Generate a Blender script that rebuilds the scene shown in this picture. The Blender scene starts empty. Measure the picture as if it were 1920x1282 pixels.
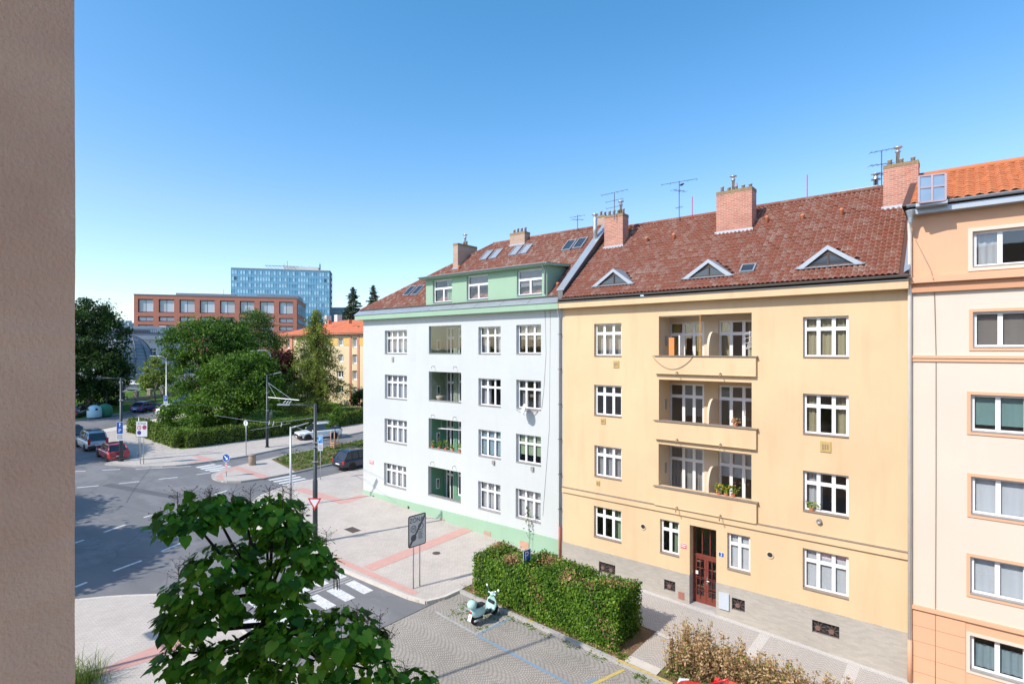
import bpy, math, random
import numpy as np
from mathutils import Matrix, Vector
random.seed(7); rng = np.random.default_rng(7)
SC = bpy.context.scene; COL = SC.collection
R = math.radians

# ---------------------------------------------------------------- camera, sky, sun, exposure
H, FPX, HOR = 12.361, 1037.0, 655.0          # eye height (m), focal length and horizon row (pixels of the 1920 px photo)
SA, CA = 0.77215, 0.63544                    # the street runs along x, its facades stand at y = 25
cam = bpy.data.cameras.new('camera'); cam.sensor_width = 36; cam.lens = FPX/1920*36
cam.shift_y = (HOR-641)/1920; cam.clip_start = 0.05; cam.clip_end = 6000
cam_o = bpy.data.objects.new('camera', cam); COL.objects.link(cam_o)
cam_o.location = (0, 0, H); cam_o.rotation_euler = (R(90), 0, math.asin(CA)); SC.camera = cam_o

SUN_EL, SUN_AZ = R(43), R(196.3)
world = bpy.data.worlds.new('World'); SC.world = world; world.use_nodes = True
nt = world.node_tree; bg = nt.nodes['Background']
sky = nt.nodes.new('ShaderNodeTexSky'); sky.sky_type = 'NISHITA'; sky.sun_disc = False
sky.sun_elevation = SUN_EL; sky.sun_rotation = SUN_AZ
sky.air_density = 1.0; sky.dust_density = 0.9; sky.ozone_density = 2.0; sky.altitude = 300
hs = nt.nodes.new('ShaderNodeHueSaturation'); hs.inputs['Saturation'].default_value = 1.14
wb = nt.nodes.new('ShaderNodeMix'); wb.data_type = 'RGBA'; wb.blend_type = 'MULTIPLY'; wb.inputs[0].default_value = 1; wb.inputs[7].default_value = (1.03, 1.03, 1.07, 1)   # white balance
nt.links.new(sky.outputs[0], hs.inputs['Color']); nt.links.new(hs.outputs[0], wb.inputs[6]); sp = nt.nodes.new('ShaderNodeSeparateColor'); cbn = nt.nodes.new('ShaderNodeCombineColor'); pw = nt.nodes.new('ShaderNodeMath'); pw.operation = 'POWER'; pw.inputs[1].default_value = 1.6
ml = nt.nodes.new('ShaderNodeMath'); ml.operation = 'MULTIPLY'; ml.inputs[1].default_value = .74          # film-like red response of the clear sky
nt.links.new(wb.outputs[2], sp.inputs[0]); nt.links.new(sp.outputs[0], pw.inputs[0]); nt.links.new(pw.outputs[0], ml.inputs[0]); mn = nt.nodes.new('ShaderNodeMath'); mn.operation = 'MINIMUM'; nt.links.new(ml.outputs[0], mn.inputs[0]); nt.links.new(sp.outputs[0], mn.inputs[1]); nt.links.new(mn.outputs[0], cbn.inputs[0])
nt.links.new(sp.outputs[1], cbn.inputs[1]); nt.links.new(sp.outputs[2], cbn.inputs[2]); nt.links.new(cbn.outputs[0], bg.inputs['Color'])
bg.inputs['Strength'].default_value = 0.15
sl = bpy.data.lights.new('sun', 'SUN'); sl.energy = 3.05; sl.angle = R(0.55); sl.color = (1, 0.935, 0.85)
so = bpy.data.objects.new('sun', sl); COL.objects.link(so)
SUNV = Vector((math.sin(SUN_AZ)*math.cos(SUN_EL), math.cos(SUN_AZ)*math.cos(SUN_EL), math.sin(SUN_EL)))
so.rotation_euler = SUNV.to_track_quat('Z', 'Y').to_euler(); so.location = SUNV*60
vs = SC.view_settings; vs.view_transform = 'Standard'; vs.look = 'None'; vs.gamma = 1; vs.exposure = 0.68
vs.use_curve_mapping = False
SC.cycles.max_bounces = 7; SC.cycles.transparent_max_bounces = 12; SC.cycles.sample_clamp_indirect = 6
SC.cycles.use_denoising = True

# ---------------------------------------------------------------- pixel -> direction, ground, facade
def ray(u, v):
    a = (u-960)/FPX
    return (SA*a-CA, CA*a+SA, (HOR-v)/FPX)
SLOPE = 0.042
def gz(x, y=0): return -SLOPE*min(max(x, -260), 60)
def G(u, v, h=0):
    x, y, z = ray(u, v); t = (h-H)/(z+SLOPE*x)
    return (x*t, y*t)
def G3(u, v, h=0):
    p = G(u, v, h); return Vector((p[0], p[1], gz(p[0])+h))
def W(u, v, y0):
    x, y, z = ray(u, v); t = y0/y
    return (x*t, H+z*t)
def AT(u, v, t):
    x, y, z = ray(u, v); return Vector((x*t, y*t, H+z*t))

# ---------------------------------------------------------------- objects
WM = {}
def link(o, parent=None, m=None):
    COL.objects.link(o)
    m = m if m is not None else Matrix.Identity(4)
    o.matrix_basis = m
    if parent is not None:
        o.parent = parent; o.matrix_parent_inverse = WM[parent.name].inverted()
    WM[o.name] = m
    return o
def tag(o, label=None, cat=None, group=None, kind=None):
    if label: o['label'] = label
    if cat: o['category'] = cat
    if group: o['group'] = group
    if kind: o['kind'] = kind
    return o
def thing(name, loc, label, cat, group=None):
    o = bpy.data.objects.new(name, None); o.empty_display_size = 0.3
    link(o, None, Matrix.Translation(Vector(loc)))
    return tag(o, label, cat, group)

class MB:
    def __init__(s): s.v = []; s.f = []; s.mi = []; s.cur = 0
    def add(s, vs, fs):
        b = len(s.v); s.v += [tuple(p) for p in vs]
        s.f += [tuple(i+b for i in f) for f in fs]; s.mi += [s.cur]*len(fs); return s
    def quad(s, a, b, c, d): return s.add((a, b, c, d), ((0, 1, 2, 3),))
    def box(s, x0, x1, y0, y1, z0, z1):
        return s.add([(x0,y0,z0),(x1,y0,z0),(x1,y1,z0),(x0,y1,z0),(x0,y0,z1),(x1,y0,z1),(x1,y1,z1),(x0,y1,z1)],
                     [(0,3,2,1),(4,5,6,7),(0,1,5,4),(1,2,6,5),(2,3,7,6),(3,0,4,7)])
    def obox(s, c, ax, ay, az):
        c, ax, ay, az = map(Vector, (c, ax, ay, az)); vs = []
        for k in (-1, 1):
            for i, j in ((-1,-1),(1,-1),(1,1),(-1,1)): vs.append(c+i*ax+j*ay+k*az)
        return s.add(vs, [(0,3,2,1),(4,5,6,7),(0,1,5,4),(1,2,6,5),(2,3,7,6),(3,0,4,7)])
    def tube(s, pts, r, n=8, cap=True):
        pts = [Vector(p) for p in pts]; rs = r if isinstance(r, (list, tuple)) else [r]*len(pts)
        b = len(s.v); up = None
        for i, p in enumerate(pts):
            d = (pts[min(i+1, len(pts)-1)]-pts[max(i-1, 0)]).normalized()
            if up is None: up = Vector((0,0,1)) if abs(d.z) < .9 else Vector((1,0,0))
            a = d.cross(up); a = a.normalized() if a.length > 1e-6 else Vector((1,0,0)); c = a.cross(d).normalized(); up = c
            for k in range(n):
                t = 2*math.pi*k/n; s.v.append(tuple(p+rs[i]*(math.cos(t)*a+math.sin(t)*c)))
        m0 = len(s.f)
        for i in range(len(pts)-1):
            for k in range(n):
                k2 = (k+1) % n; s.f.append((b+i*n+k, b+i*n+k2, b+(i+1)*n+k2, b+(i+1)*n+k))
        if cap:
            s.f.append(tuple(b+k for k in range(n-1, -1, -1))); s.f.append(tuple(b+(len(pts)-1)*n+k for k in range(n)))
        s.mi += [s.cur]*(len(s.f)-m0); return s
    def lathe(s, c, prof, n=16, axis=(0,0,1)):
        c = Vector(c); az = Vector(axis).normalized()
        ax = az.orthogonal().normalized(); ay = az.cross(ax); b = len(s.v); m0 = len(s.f)
        for r, h in prof:
            for k in range(n):
                t = 2*math.pi*k/n; s.v.append(tuple(c+az*h+r*(math.cos(t)*ax+math.sin(t)*ay)))
        for i in range(len(prof)-1):
            for k in range(n):
                k2 = (k+1) % n; s.f.append((b+i*n+k, b+i*n+k2, b+(i+1)*n+k2, b+(i+1)*n+k))
        s.f.append(tuple(b+k for k in range(n-1, -1, -1))); s.f.append(tuple(b+(len(prof)-1)*n+k for k in range(n)))
        s.mi += [s.cur]*(len(s.f)-m0); return s
    def prism(s, poly, d):
        n = len(poly); d = Vector(d); a = [Vector(p) for p in poly]
        return s.add(a+[p+d for p in a], [tuple(range(n-1, -1, -1)), tuple(range(n, 2*n))]+[(i, (i+1) % n, n+(i+1) % n, n+i) for i in range(n)])
    def loft(s, rings, cap=True):
        n = len(rings[0]); b = len(s.v); m0 = len(s.f)
        for r_ in rings: s.v += [tuple(p) for p in r_]
        for i in range(len(rings)-1):
            for k in range(n):
                k2 = (k+1) % n; s.f.append((b+i*n+k, b+i*n+k2, b+(i+1)*n+k2, b+(i+1)*n+k))
        if cap:
            s.f.append(tuple(b+k for k in range(n-1, -1, -1))); s.f.append(tuple(b+(len(rings)-1)*n+k for k in range(n)))
        s.mi += [s.cur]*(len(s.f)-m0); return s
    def mesh(s, name, mats, smooth=False):
        me = bpy.data.meshes.new(name); me.from_pydata(s.v, [], s.f); me.update()
        for m in (mats if isinstance(mats, (list, tuple)) else [mats]): me.materials.append(m)
        if any(s.mi): me.polygons.foreach_set('material_index', s.mi)
        if smooth: me.polygons.foreach_set('use_smooth', [True]*len(s.f))
        return me
    def build(s, name, mats, parent=None, smooth=False, m=None):
        return link(bpy.data.objects.new(name, s.mesh(name, mats, smooth)), parent, m)
def inst(name, me, parent, m): return link(bpy.data.objects.new(name, me), parent, m)
UNIT = {}
def unit_box(mat):
    if mat.name not in UNIT:
        UNIT[mat.name] = MB().box(-.5,.5,-.5,.5,-.5,.5).mesh('block', mat)
    return UNIT[mat.name]
def piece(name, mat, parent, x0, x1, y0, y1, z0, z1):
    """one box-shaped piece, mesh data shared by all boxes of that material"""
    m = Matrix.Translation(((x0+x1)/2, (y0+y1)/2, (z0+z1)/2)) @ Matrix.Diagonal((x1-x0, y1-y0, z1-z0, 1))
    return inst(name, unit_box(mat), parent, m)
def fast_mesh(name, verts, nper, mats, attr=None, mi=None):
    """numpy: many equal polygons of nper corners, own vertices"""
    verts = np.asarray(verts, dtype=np.float32).reshape(-1, 3); nv = len(verts); nf = nv//nper
    me = bpy.data.meshes.new(name); me.vertices.add(nv); me.vertices.foreach_set('co', verts.ravel())
    me.loops.add(nv); me.loops.foreach_set('vertex_index', np.arange(nv, dtype=np.int32))
    me.polygons.add(nf); me.polygons.foreach_set('loop_start', np.arange(0, nv, nper, dtype=np.int32))
    if attr is not None:
        a = me.attributes.new('rnd', 'FLOAT', 'FACE'); a.data.foreach_set('value', np.asarray(attr, dtype=np.float32))
    for m in (mats if isinstance(mats, (list, tuple)) else [mats]): me.materials.append(m)
    if mi is not None: me.polygons.foreach_set('material_index', np.asarray(mi, dtype=np.int32))
    me.update(calc_edges=True); return me

# ---------------------------------------------------------------- materials
MATS = {}
def newmat(name):
    m = bpy.data.materials.new(name); m.use_nodes = True; MATS[name] = m
    n = m.node_tree.nodes; return m, m.node_tree, n['Principled BSDF']
def nd(nt, typ, **kw):
    n = nt.nodes.new(typ)
    for k, v in kw.items():
        if k.startswith('i_'):
            key = k[2:]; n.inputs[int(key) if key.isdigit() else key].default_value = v
        else: setattr(n, k, v)
    return n
def pos(nt, coord):
    if coord == 'pos': return nd(nt, 'ShaderNodeNewGeometry').outputs['Position']
    return nd(nt, 'ShaderNodeTexCoord').outputs['Object']
def mixc(nt, fac, a, b, blend='MIX'):
    n = nd(nt, 'ShaderNodeMix', data_type='RGBA', blend_type=blend)
    for sock, val in ((n.inputs[0], fac), (n.inputs[6], a), (n.inputs[7], b)):
        if hasattr(val, 'is_linked') or hasattr(val, 'links'): nt.links.new(val, sock)
        else: sock.default_value = val if not isinstance(val, tuple) else (*val[:3], 1)
    return n.outputs[2]
def mth(nt, op, a, b=None, c=None):
    n = nd(nt, 'ShaderNodeMath', operation=op)
    for i, val in enumerate((a, b, c)):
        if val is None: continue
        if hasattr(val, 'links'): nt.links.new(val, n.inputs[i])
        else: n.inputs[i].default_value = val
    return n.outputs[0]
def noise(nt, vec, scale, detail=4, rough=.55, stretch=None):
    if stretch:
        mp = nd(nt, 'ShaderNodeMapping'); mp.inputs['Scale'].default_value = stretch; nt.links.new(vec, mp.inputs[0]); vec = mp.outputs[0]
    n = nd(nt, 'ShaderNodeTexNoise', i_Scale=scale, i_Detail=detail, i_Roughness=rough); nt.links.new(vec, n.inputs['Vector'])
    return n.outputs['Fac']
def ramp(nt, fac, stops):
    n = nd(nt, 'ShaderNodeValToRGB'); cr = n.color_ramp
    while len(cr.elements) < len(stops): cr.elements.new(.5)
    for e, (p, c) in zip(cr.elements, stops):
        e.position = p; e.color = (c, c, c, 1) if not isinstance(c, tuple) else (*c[:3], 1)
    nt.links.new(fac, n.inputs[0]); return n.outputs[0]
def sc(c, k): return tuple(min(x*k, 1) for x in c)
def bump(nt, bs, h, strength, dist=.01):
    b = nd(nt, 'ShaderNodeBump', i_Strength=strength, i_Distance=dist); nt.links.new(h, b.inputs['Height']); nt.links.new(b.outputs[0], bs.inputs['Normal'])
def plain(name, col, rough=.6, var=.12, scale=4., metal=0., spec=.4, bmp=0., coord='obj', coat=0.):
    m, t, b = newmat(name)
    b.inputs['Roughness'].default_value = rough; b.inputs['Metallic'].default_value = metal
    b.inputs['Specular IOR Level'].default_value = spec; b.inputs['Coat Weight'].default_value = coat
    p = pos(t, coord); f = noise(t, p, scale)
    t.links.new(mixc(t, f, sc(col, 1-var), sc(col, 1+var)), b.inputs['Base Color'])
    if bmp: bump(t, b, noise(t, p, scale*8), bmp)
    return m
def plaster(name, col, var=.07, dirt=.1, coord='pos', fine=60., bmp=.25, streak=True, big=.35):
    m, t, b = newmat(name); b.inputs['Roughness'].default_value = .9; b.inputs['Specular IOR Level'].default_value = .2
    p = pos(t, coord)
    c = mixc(t, ramp(t, noise(t, p, big, 6), [(.32, 0), (.68, 1)]), sc(col, 1-var), sc(col, 1+var*.6))
    if streak:
        st = ramp(t, noise(t, p, 1.6, 5, .6, (1, 1, .13)), [(.5, 0), (.8, 1)])
        c = mixc(t, mth(t, 'MULTIPLY', st, dirt*2.2), c, sc((col[0], col[1]*.95, col[2]*.85), .72))
    c = mixc(t, mth(t, 'MULTIPLY', noise(t, p, fine, 3), .12), c, sc(col, .6))
    t.links.new(c, b.inputs['Base Color']); bump(t, b, noise(t, p, fine, 4), bmp, .006)
    return m
def leafmat(name, cols, trans=.35, coord='obj'):
    """cols: dark..light greens picked per leaf by the 'rnd' attribute"""
    m, t, b = newmat(name)
    a = nd(t, 'ShaderNodeAttribute', attribute_name='rnd')
    c = ramp(t, a.outputs['Fac'], [(i/(len(cols)-1), k) for i, k in enumerate(cols)])
    t.links.new(c, b.inputs['Base Color']); b.inputs['Roughness'].default_value = .55; b.inputs['Specular IOR Level'].default_value = .3
    tr = nd(t, 'ShaderNodeBsdfTranslucent'); t.links.new(mixc(t, 1., c, (.9, 1, .35), 'MULTIPLY'), tr.inputs['Color'])
    mx = nd(t, 'ShaderNodeMixShader', i_0=trans); t.links.new(b.outputs[0], mx.inputs[1]); t.links.new(tr.outputs[0], mx.inputs[2])
    t.links.new(mx.outputs[0], t.nodes['Material Output'].inputs['Surface'])
    return m
def glassmat(name, tint=(.94, .96, .97), refl=1.0):
    m, t, b = newmat(name); t.nodes.remove(b)
    tr = nd(t, 'ShaderNodeBsdfTransparent'); tr.inputs[0].default_value = (*tint, 1)
    gl = nd(t, 'ShaderNodeBsdfGlossy', i_Roughness=.02)
    lw = nd(t, 'ShaderNodeLayerWeight', i_Blend=.5)
    f = mth(t, 'ADD', mth(t, 'MULTIPLY', mth(t, 'POWER', lw.outputs['Facing'], 4.), .8), .05*refl)
    p = pos(t, 'pos'); bm = nd(t, 'ShaderNodeBump', i_Strength=.05, i_Distance=.02)
    t.links.new(noise(t, p, 1.3, 2), bm.inputs['Height']); t.links.new(bm.outputs[0], gl.inputs['Normal'])
    mx = nd(t, 'ShaderNodeMixShader'); t.links.new(f, mx.inputs[0]); t.links.new(tr.outputs[0], mx.inputs[1]); t.links.new(gl.outputs[0], mx.inputs[2])
    t.links.new(mx.outputs[0], t.nodes['Material Output'].inputs['Surface'])
    return m
def bricks(name, c1, c2, mortar, w, h, msize=.012, axes='xz', rough=.85, var=.5, dirt=0., coord='pos', fan=0., offset=.5, bmp=.5):
    """brick/paver pattern on world axes; fan > 0 bends the courses into segmental arcs of that width (m)"""
    m, t, b = newmat(name); b.inputs['Roughness'].default_value = rough; b.inputs['Specular IOR Level'].default_value = .25
    p = pos(t, coord); s = nd(t, 'ShaderNodeSeparateXYZ'); t.links.new(p, s.inputs[0])
    o = {'x': s.outputs[0], 'y': s.outputs[1], 'z': s.outputs[2]}
    a, c = o[axes[0] if axes[0] != 's' else 'x'], o[axes[1]]
    if axes == 'sz': a = mth(t, 'ADD', s.outputs[0], s.outputs[1])
    if fan:
        xx = mth(t, 'SUBTRACT', mth(t, 'FRACT', mth(t, 'DIVIDE', a, fan)), .5)
        c = mth(t, 'ADD', c, mth(t, 'MULTIPLY', mth(t, 'MULTIPLY', xx, xx), fan*1.5))
        wob = mth(t, 'MULTIPLY', mth(t, 'SUBTRACT', noise(t, p, 5, 2), .5), .05); c = mth(t, 'ADD', c, wob)
    cb = nd(t, 'ShaderNodeCombineXYZ'); t.links.new(a, cb.inputs[0]); t.links.new(c, cb.inputs[1])
    br = nd(t, 'ShaderNodeTexBrick', offset=offset, i_Scale=1.0); br.inputs['Mortar Size'].default_value = msize
    br.inputs['Brick Width'].default_value = w; br.inputs['Row Height'].default_value = h; br.inputs['Mortar Smooth'].default_value = .3
    br.inputs['Color1'].default_value = (*c1, 1); br.inputs['Color2'].default_value = (*c2, 1); br.inputs['Mortar'].default_value = (*mortar, 1)
    t.links.new(cb.outputs[0], br.inputs['Vector'])
    k = mixc(t, noise(t, p, .5, 5), (1-var*.35,)*3, (1+var*.25,)*3)
    col = mixc(t, 1., br.outputs['Color'], k, 'MULTIPLY')
    if dirt:
        d = ramp(t, noise(t, p, .8, 6, .65), [(.5, 0), (.72, 1)]); col = mixc(t, mth(t, 'MULTIPLY', d, dirt), col, sc(c1, .5))
    t.links.new(col, b.inputs['Base Color'])
    bump(t, b, mth(t, 'SUBTRACT', mth(t, 'MULTIPLY', noise(t, p, 25), .5), br.outputs['Fac']), bmp, .012)
    return m
# ---------------------------------------------------------------- palette
def asphalt_mat():
    m, t, b = newmat('asphalt'); b.inputs['Roughness'].default_value = .8; b.inputs['Specular IOR Level'].default_value = .35
    p = pos(t, 'pos')
    c = mixc(t, noise(t, p, .22, 6), (.168, .165, .168), (.235, .228, .226))
    c = mixc(t, mth(t, 'MULTIPLY', noise(t, p, 90, 2), .35), c, (.1, .1, .105))
    tr = ramp(t, noise(t, p, .9, 3, .5, (.12, 1.2, 1)), [(.45, 0), (.75, 1)]); c = mixc(t, mth(t, 'MULTIPLY', tr, .5), c, (.125, .125, .13))
    wr_ = ramp(t, noise(t, p, .35, 7, .7), [(.52, 0), (.6, 1)]); c = mixc(t, mth(t, 'MULTIPLY', wr_, .28), c, (.30, .29, .285))
    ck = nd(t, 'ShaderNodeTexVoronoi', feature='DISTANCE_TO_EDGE', i_Scale=.13); t.links.new(p, ck.inputs['Vector'])
    c = mixc(t, ramp(t, ck.outputs['Distance'], [(0, .7), (.004, 0)]), c, (.09, .09, .095))
    t.links.new(c, b.inputs['Base Color']); bump(t, b, noise(t, p, 120, 3), .3, .004); return m
M = {}
M['asphalt'] = asphalt_mat()
M['paver'] = bricks('grey_pavers', (.575, .515, .45), (.515, .46, .405), (.37, .33, .29), .21, .105, .007, 'yx', var=.5, dirt=.22)
M['paver_red'] = bricks('red_pavers', (.62, .355, .30), (.57, .325, .275), (.50, .34, .29), .21, .105, .007, 'yx', var=.3)
M['cobble'] = bricks('cobble_arcs', (.43, .39, .335), (.375, .34, .295), (.25, .222, .185), .115, .105, .011, 'yx', var=.7, fan=1.5, dirt=.3, bmp=.9)
M['cobble_small'] = bricks('mosaic_arcs', (.60, .555, .50), (.52, .48, .435), (.34, .31, .275), .085, .085, .014, 'xy', var=.4, fan=.85, dirt=.12)
M['cobble_light'] = bricks('pale_sett_row', (.66, .62, .57), (.58, .55, .51), (.40, .37, .34), .09, .09, .008, 'xy', var=.3)
M['kerb'] = plain('granite_kerb', (.40, .385, .36), .85, .2, 3, bmp=.3, coord='pos', spec=.2)
M['kerb_pale'] = plain('concrete_kerb', (.60, .55, .48), .85, .15, 3, bmp=.2, coord='pos', spec=.2)
def paint_mat(name, col, wear):
    m, t, b = newmat(name); p = pos(t, 'pos'); b.inputs['Roughness'].default_value = .7
    f = ramp(t, noise(t, p, 9, 6, .75), [(.5-wear*.3, 0), (.62, 1)])
    t.links.new(mixc(t, mth(t, 'MULTIPLY', f, wear), col, (.24, .23, .22)), b.inputs['Base Color']); return m
M['paint'] = paint_mat('road_paint_white', (.76, .755, .73), .5)
M['paint_worn'] = paint_mat('road_paint_worn_white', (.68, .66, .62), .95)
M['paint_blue'] = paint_mat('road_paint_blue', (.16, .36, .55), .8)
M['paint_yellow'] = paint_mat('road_paint_yellow', (.80, .56, .05), .7)
def soil_mat(name, soil, grass, amt):
    m, t, b = newmat(name); p = pos(t, 'pos'); b.inputs['Roughness'].default_value = .95; b.inputs['Specular IOR Level'].default_value = .1
    c1 = mixc(t, noise(t, p, 14, 5), sc(soil, .6), sc(soil, 1.3)); c2 = mixc(t, noise(t, p, 22, 4), sc(grass, .55), sc(grass, 1.4))
    f = ramp(t, noise(t, p, .55, 7, .68), [(amt-.07, 1), (amt+.07, 0)])
    t.links.new(mixc(t, f, c1, c2), b.inputs['Base Color']); bump(t, b, noise(t, p, 30, 5), .9, .05); return m
M['lawn'] = soil_mat('lawn', (.17, .15, .06), (.10, .19, .03), .75)
M['bed'] = soil_mat('planting_bed_soil', (.19, .135, .085), (.10, .16, .035), .47)
M['hedge_soil'] = soil_mat('hedge_soil', (.23, .15, .09), (.12, .17, .04), .36)
M['terrain'] = soil_mat('terrain', (.22, .2, .13), (.10, .16, .05), .6)
M['iron'] = plain('cast_iron', (.12, .09, .075), .6, .3, 6, metal=.4, coord='pos')

# ---------------------------------------------------------------- ground, roads, pavements
def sheet(name, pts, lift, mat, kind=None, parent=None, skirt=0.):
    b = MB(); P = [(x, y, gz(x)+lift) for x, y in pts]
    if sum(P[i-1][0]*P[i][1]-P[i][0]*P[i-1][1] for i in range(len(P))) < 0: P = P[::-1]
    n = len(P); vs = P[:]; fs = [tuple(range(n))]
    if skirt:
        vs += [(x, y, z-skirt) for x, y, z in P]; fs += [(i, n+i, n+(i+1) % n, (i+1) % n) for i in range(n)]
    b.add(vs, fs); o = b.build(name, mat, parent)
    if kind: o['kind'] = kind
    return o
def rect(x0, x1, y0, y1): return [(x0, y0), (x1, y0), (x1, y1), (x0, y1)]
b = MB(); xs = [-3500, -260, 60, 3500]; ys = [-3500, -200, 300, 3500]
for i in range(3):
    for j in range(3):
        q = [(xs[i], ys[j]), (xs[i+1], ys[j]), (xs[i+1], ys[j+1]), (xs[i], ys[j+1])]; b.quad(*[(x, y, gz(x)-.02) for x, y in q])
tag(b.build('ground', M['terrain']), kind='structure')
road = sheet('road', [(-18.8, -90), (-18.8, 19), (-30, 40), (-30, 130), (-170, 130), (-170, -90)], .0, M['asphalt'], 'structure')
cobs = sheet('cobbled_street', rect(-18.75, 45, 10.2, 18.75), .006, M['cobble'], 'structure')
PAV_H = .125
pav_a = sheet('pavement', [(-18.7, 25.6), (-18.7, 18.6), (-18.75, 17.5), (-18.95, 17.0), (-19.4, 16.75), (-20.2, 16.68), (-25.7, 16.25), (-31, 15.95),
    (-34.5, 16.3), (-37.6, 17.5), (-39.6, 19.4), (-40.7, 22), (-41, 25), (-41.4, 30), (-42.5, 48), (-43, 70), (-33, 70), (-33, 25.6)], PAV_H, M['paver'], 'structure', skirt=.2)
pav_c = sheet('pavement', [(-19, 10.25), (-25.2, 10.3), (-27, 9.9), (-28.3, 9.05), (-29.4, 7.8), (-30.3, 6.4), (-31.2, 4), (-31.6, 0), (-31.6, -60), (-24, -60), (-17.5, -2.0), (45, -2.0), (45, 10.25)], PAV_H, M['paver'], 'structure', skirt=.2)
pav_y = sheet('pavement', rect(-18.7, 45, 21.75, 25.3), PAV_H, M['cobble_small'], 'structure', skirt=.2)
bed_y = sheet('planting_bed', rect(-18.65, 45, 18.9, 21.7), .1, M['hedge_soil'], 'structure', skirt=.15)
path_y = sheet('path', rect(-10.05, -8.75, 18.92, 21.74), .128, M['cobble_small'], 'structure', skirt=.12)
# far corner: pavement, hedged park, street running away to the left, verge
B_PTS = [(-57.4, 14.5), (-56.2, 15.3), (-54.6, 16.3), (-53.4, 17.5), (-52.75, 19), (-52.5, 21.4), (-52.6, 24), (-53.6, 28.5), (-56.3, 40.3), (-60, 56), (-65, 80), (-70, 80), (-61.2, 43),
         (-59.6, 30), (-59.3, 21.2), (-76.6, 20.9), (-74.7, 17.6), (-58.3, 16.9), (-58.0, 15.2)]
pav_b = sheet('pavement', B_PTS, PAV_H, M['paver'], 'structure', skirt=.2)
lawn = sheet('lawn', [(-59.35, 21.25), (-76.7, 20.95), (-80.6, 27), (-102, 60), (-121, 90), (-70, 90), (-61.3, 43), (-59.7, 30)], .14, M['lawn'], 'structure', skirt=.2)
path_b = sheet('path', [(-75.0, 17.7), (-73.0, 18.2), (-79, 28), (-98, 57), (-101, 57), (-81.8, 27.5)], .146, M['kerb_pale'], 'structure')
verge_b = sheet('verge', [(-75.5, 18.0), (-74.8, 17.7), (-81.2, 27.3), (-101, 57.6), (-102, 57.2)], .150, M['bed'], 'structure')
verge_l = sheet('verge', [(-84.0, 17.0), (-88.2, 24.6), (-105, 50.2), (-125, 50), (-104, 12), (-92, -6)], .12, M['lawn'], 'structure', skirt=.2)
isl = sheet('traffic_island', [(-47.3, 19.2), (-46.4, 18.95), (-45.2, 19.15), (-44.3, 20), (-44.0, 22), (-44.0, 24.3), (-44.6, 28.6), (-45.4, 33), (-46.6, 50), (-56.5, 50), (-52.3, 37.2), (-50.5, 26.7),
     (-49.9, 24.1), (-49.4, 22.3), (-48.7, 20.5), (-48, 19.5)], PAV_H, M['paver'], 'structure', skirt=.2)
bed_i = sheet('planting_bed', [(-49.6, 25.3), (-44.2, 24.6), (-44.75, 28.7), (-45.6, 33), (-46.8, 50), (-56.3, 50), (-52.1, 37.2), (-50.3, 26.9)], PAV_H+.03, M['bed'], 'structure')

def resample(pts, step):
    out = []; acc = 0
    P = [Vector((p[0], p[1], 0)) for p in pts]
    L = [(P[i+1]-P[i]).length for i in range(len(P)-1)]; tot = sum(L); n = max(1, round(tot/step))
    for k in range(n+1):
        d = tot*k/n; i = 0
        while i < len(L)-1 and d > L[i]: d -= L[i]; i += 1
        out.append(P[i]+(P[i+1]-P[i])*min(1, d/L[i] if L[i] else 0))
    return out
def kerb(name, pts, mat, step=1.0, w=.16, top=.135, h=.3):
    root = tag(bpy.data.objects.new(name, None), kind='structure'); p0 = pts[0]
    link(root, None, Matrix.Translation((p0[0], p0[1], gz(p0[0]))))
    Q = resample(pts, step); me = unit_box(mat)
    for a, c in zip(Q[:-1], Q[1:]):
        a3 = Vector((a.x, a.y, gz(a.x))); c3 = Vector((c.x, c.y, gz(c.x))); d = c3-a3; L = d.length-.012
        ex = d.normalized(); ey = Vector((-ex.y, ex.x, 0)).normalized(); ez = ex.cross(ey)
        o = (a3+c3)/2+Vector((0, 0, top-h/2+random.uniform(-.006, .006)))
        m = Matrix((ex*L, ey*w, ez*h)).transposed().to_4x4(); m.translation = o; inst('kerb_stone', me, root, m)
    return root
kerb('kerb', [(-18.72, 18.85), (-18.75, 17.5), (-18.95, 17.0), (-19.4, 16.75), (-20.2, 16.68), (-25.7, 16.25), (-31, 15.95), (-34.5, 16.3), (-37.6, 17.5), (-39.6, 19.4), (-40.7, 22), (-41, 25), (-41.4, 30), (-42.5, 48)], M['kerb_pale'])
kerb('kerb', [(-18.7, 18.8), (-8, 18.82), (14, 18.84)], M['kerb'], .95)
kerb('kerb', [(-10, 10.28), (-19, 10.25), (-25.2, 10.3), (-27, 9.9), (-28.3, 9.05), (-29.4, 7.8), (-30.3, 6.4), (-31.2, 4), (-31.6, 0)], M['kerb_pale'])
kerb('kerb', [(-74.7, 17.6), (-58.3, 16.9), (-58.0, 15.2), (-57.4, 14.5), (-56.2, 15.3), (-54.6, 16.3), (-53.4, 17.5), (-52.75, 19), (-52.5, 21.4), (-52.6, 24), (-53.6, 28.5), (-56.3, 40.3)], M['kerb'])
kerb('kerb', [(-56.3, 50), (-52.3, 37.2), (-50.5, 26.7), (-49.9, 24.1), (-49.4, 22.3), (-48.7, 20.5), (-48, 19.5), (-47.3, 19.2), (-46.4, 18.95), (-45.2, 19.15), (-44.3, 20), (-44.0, 22), (-44.0, 24.3), (-44.6, 28.6), (-45.4, 33), (-46.6, 50)], M['kerb'])
kerb('kerb', [(-84.0, 17.0), (-88.2, 24.6), (-105, 50.2)], M['kerb'])

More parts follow.
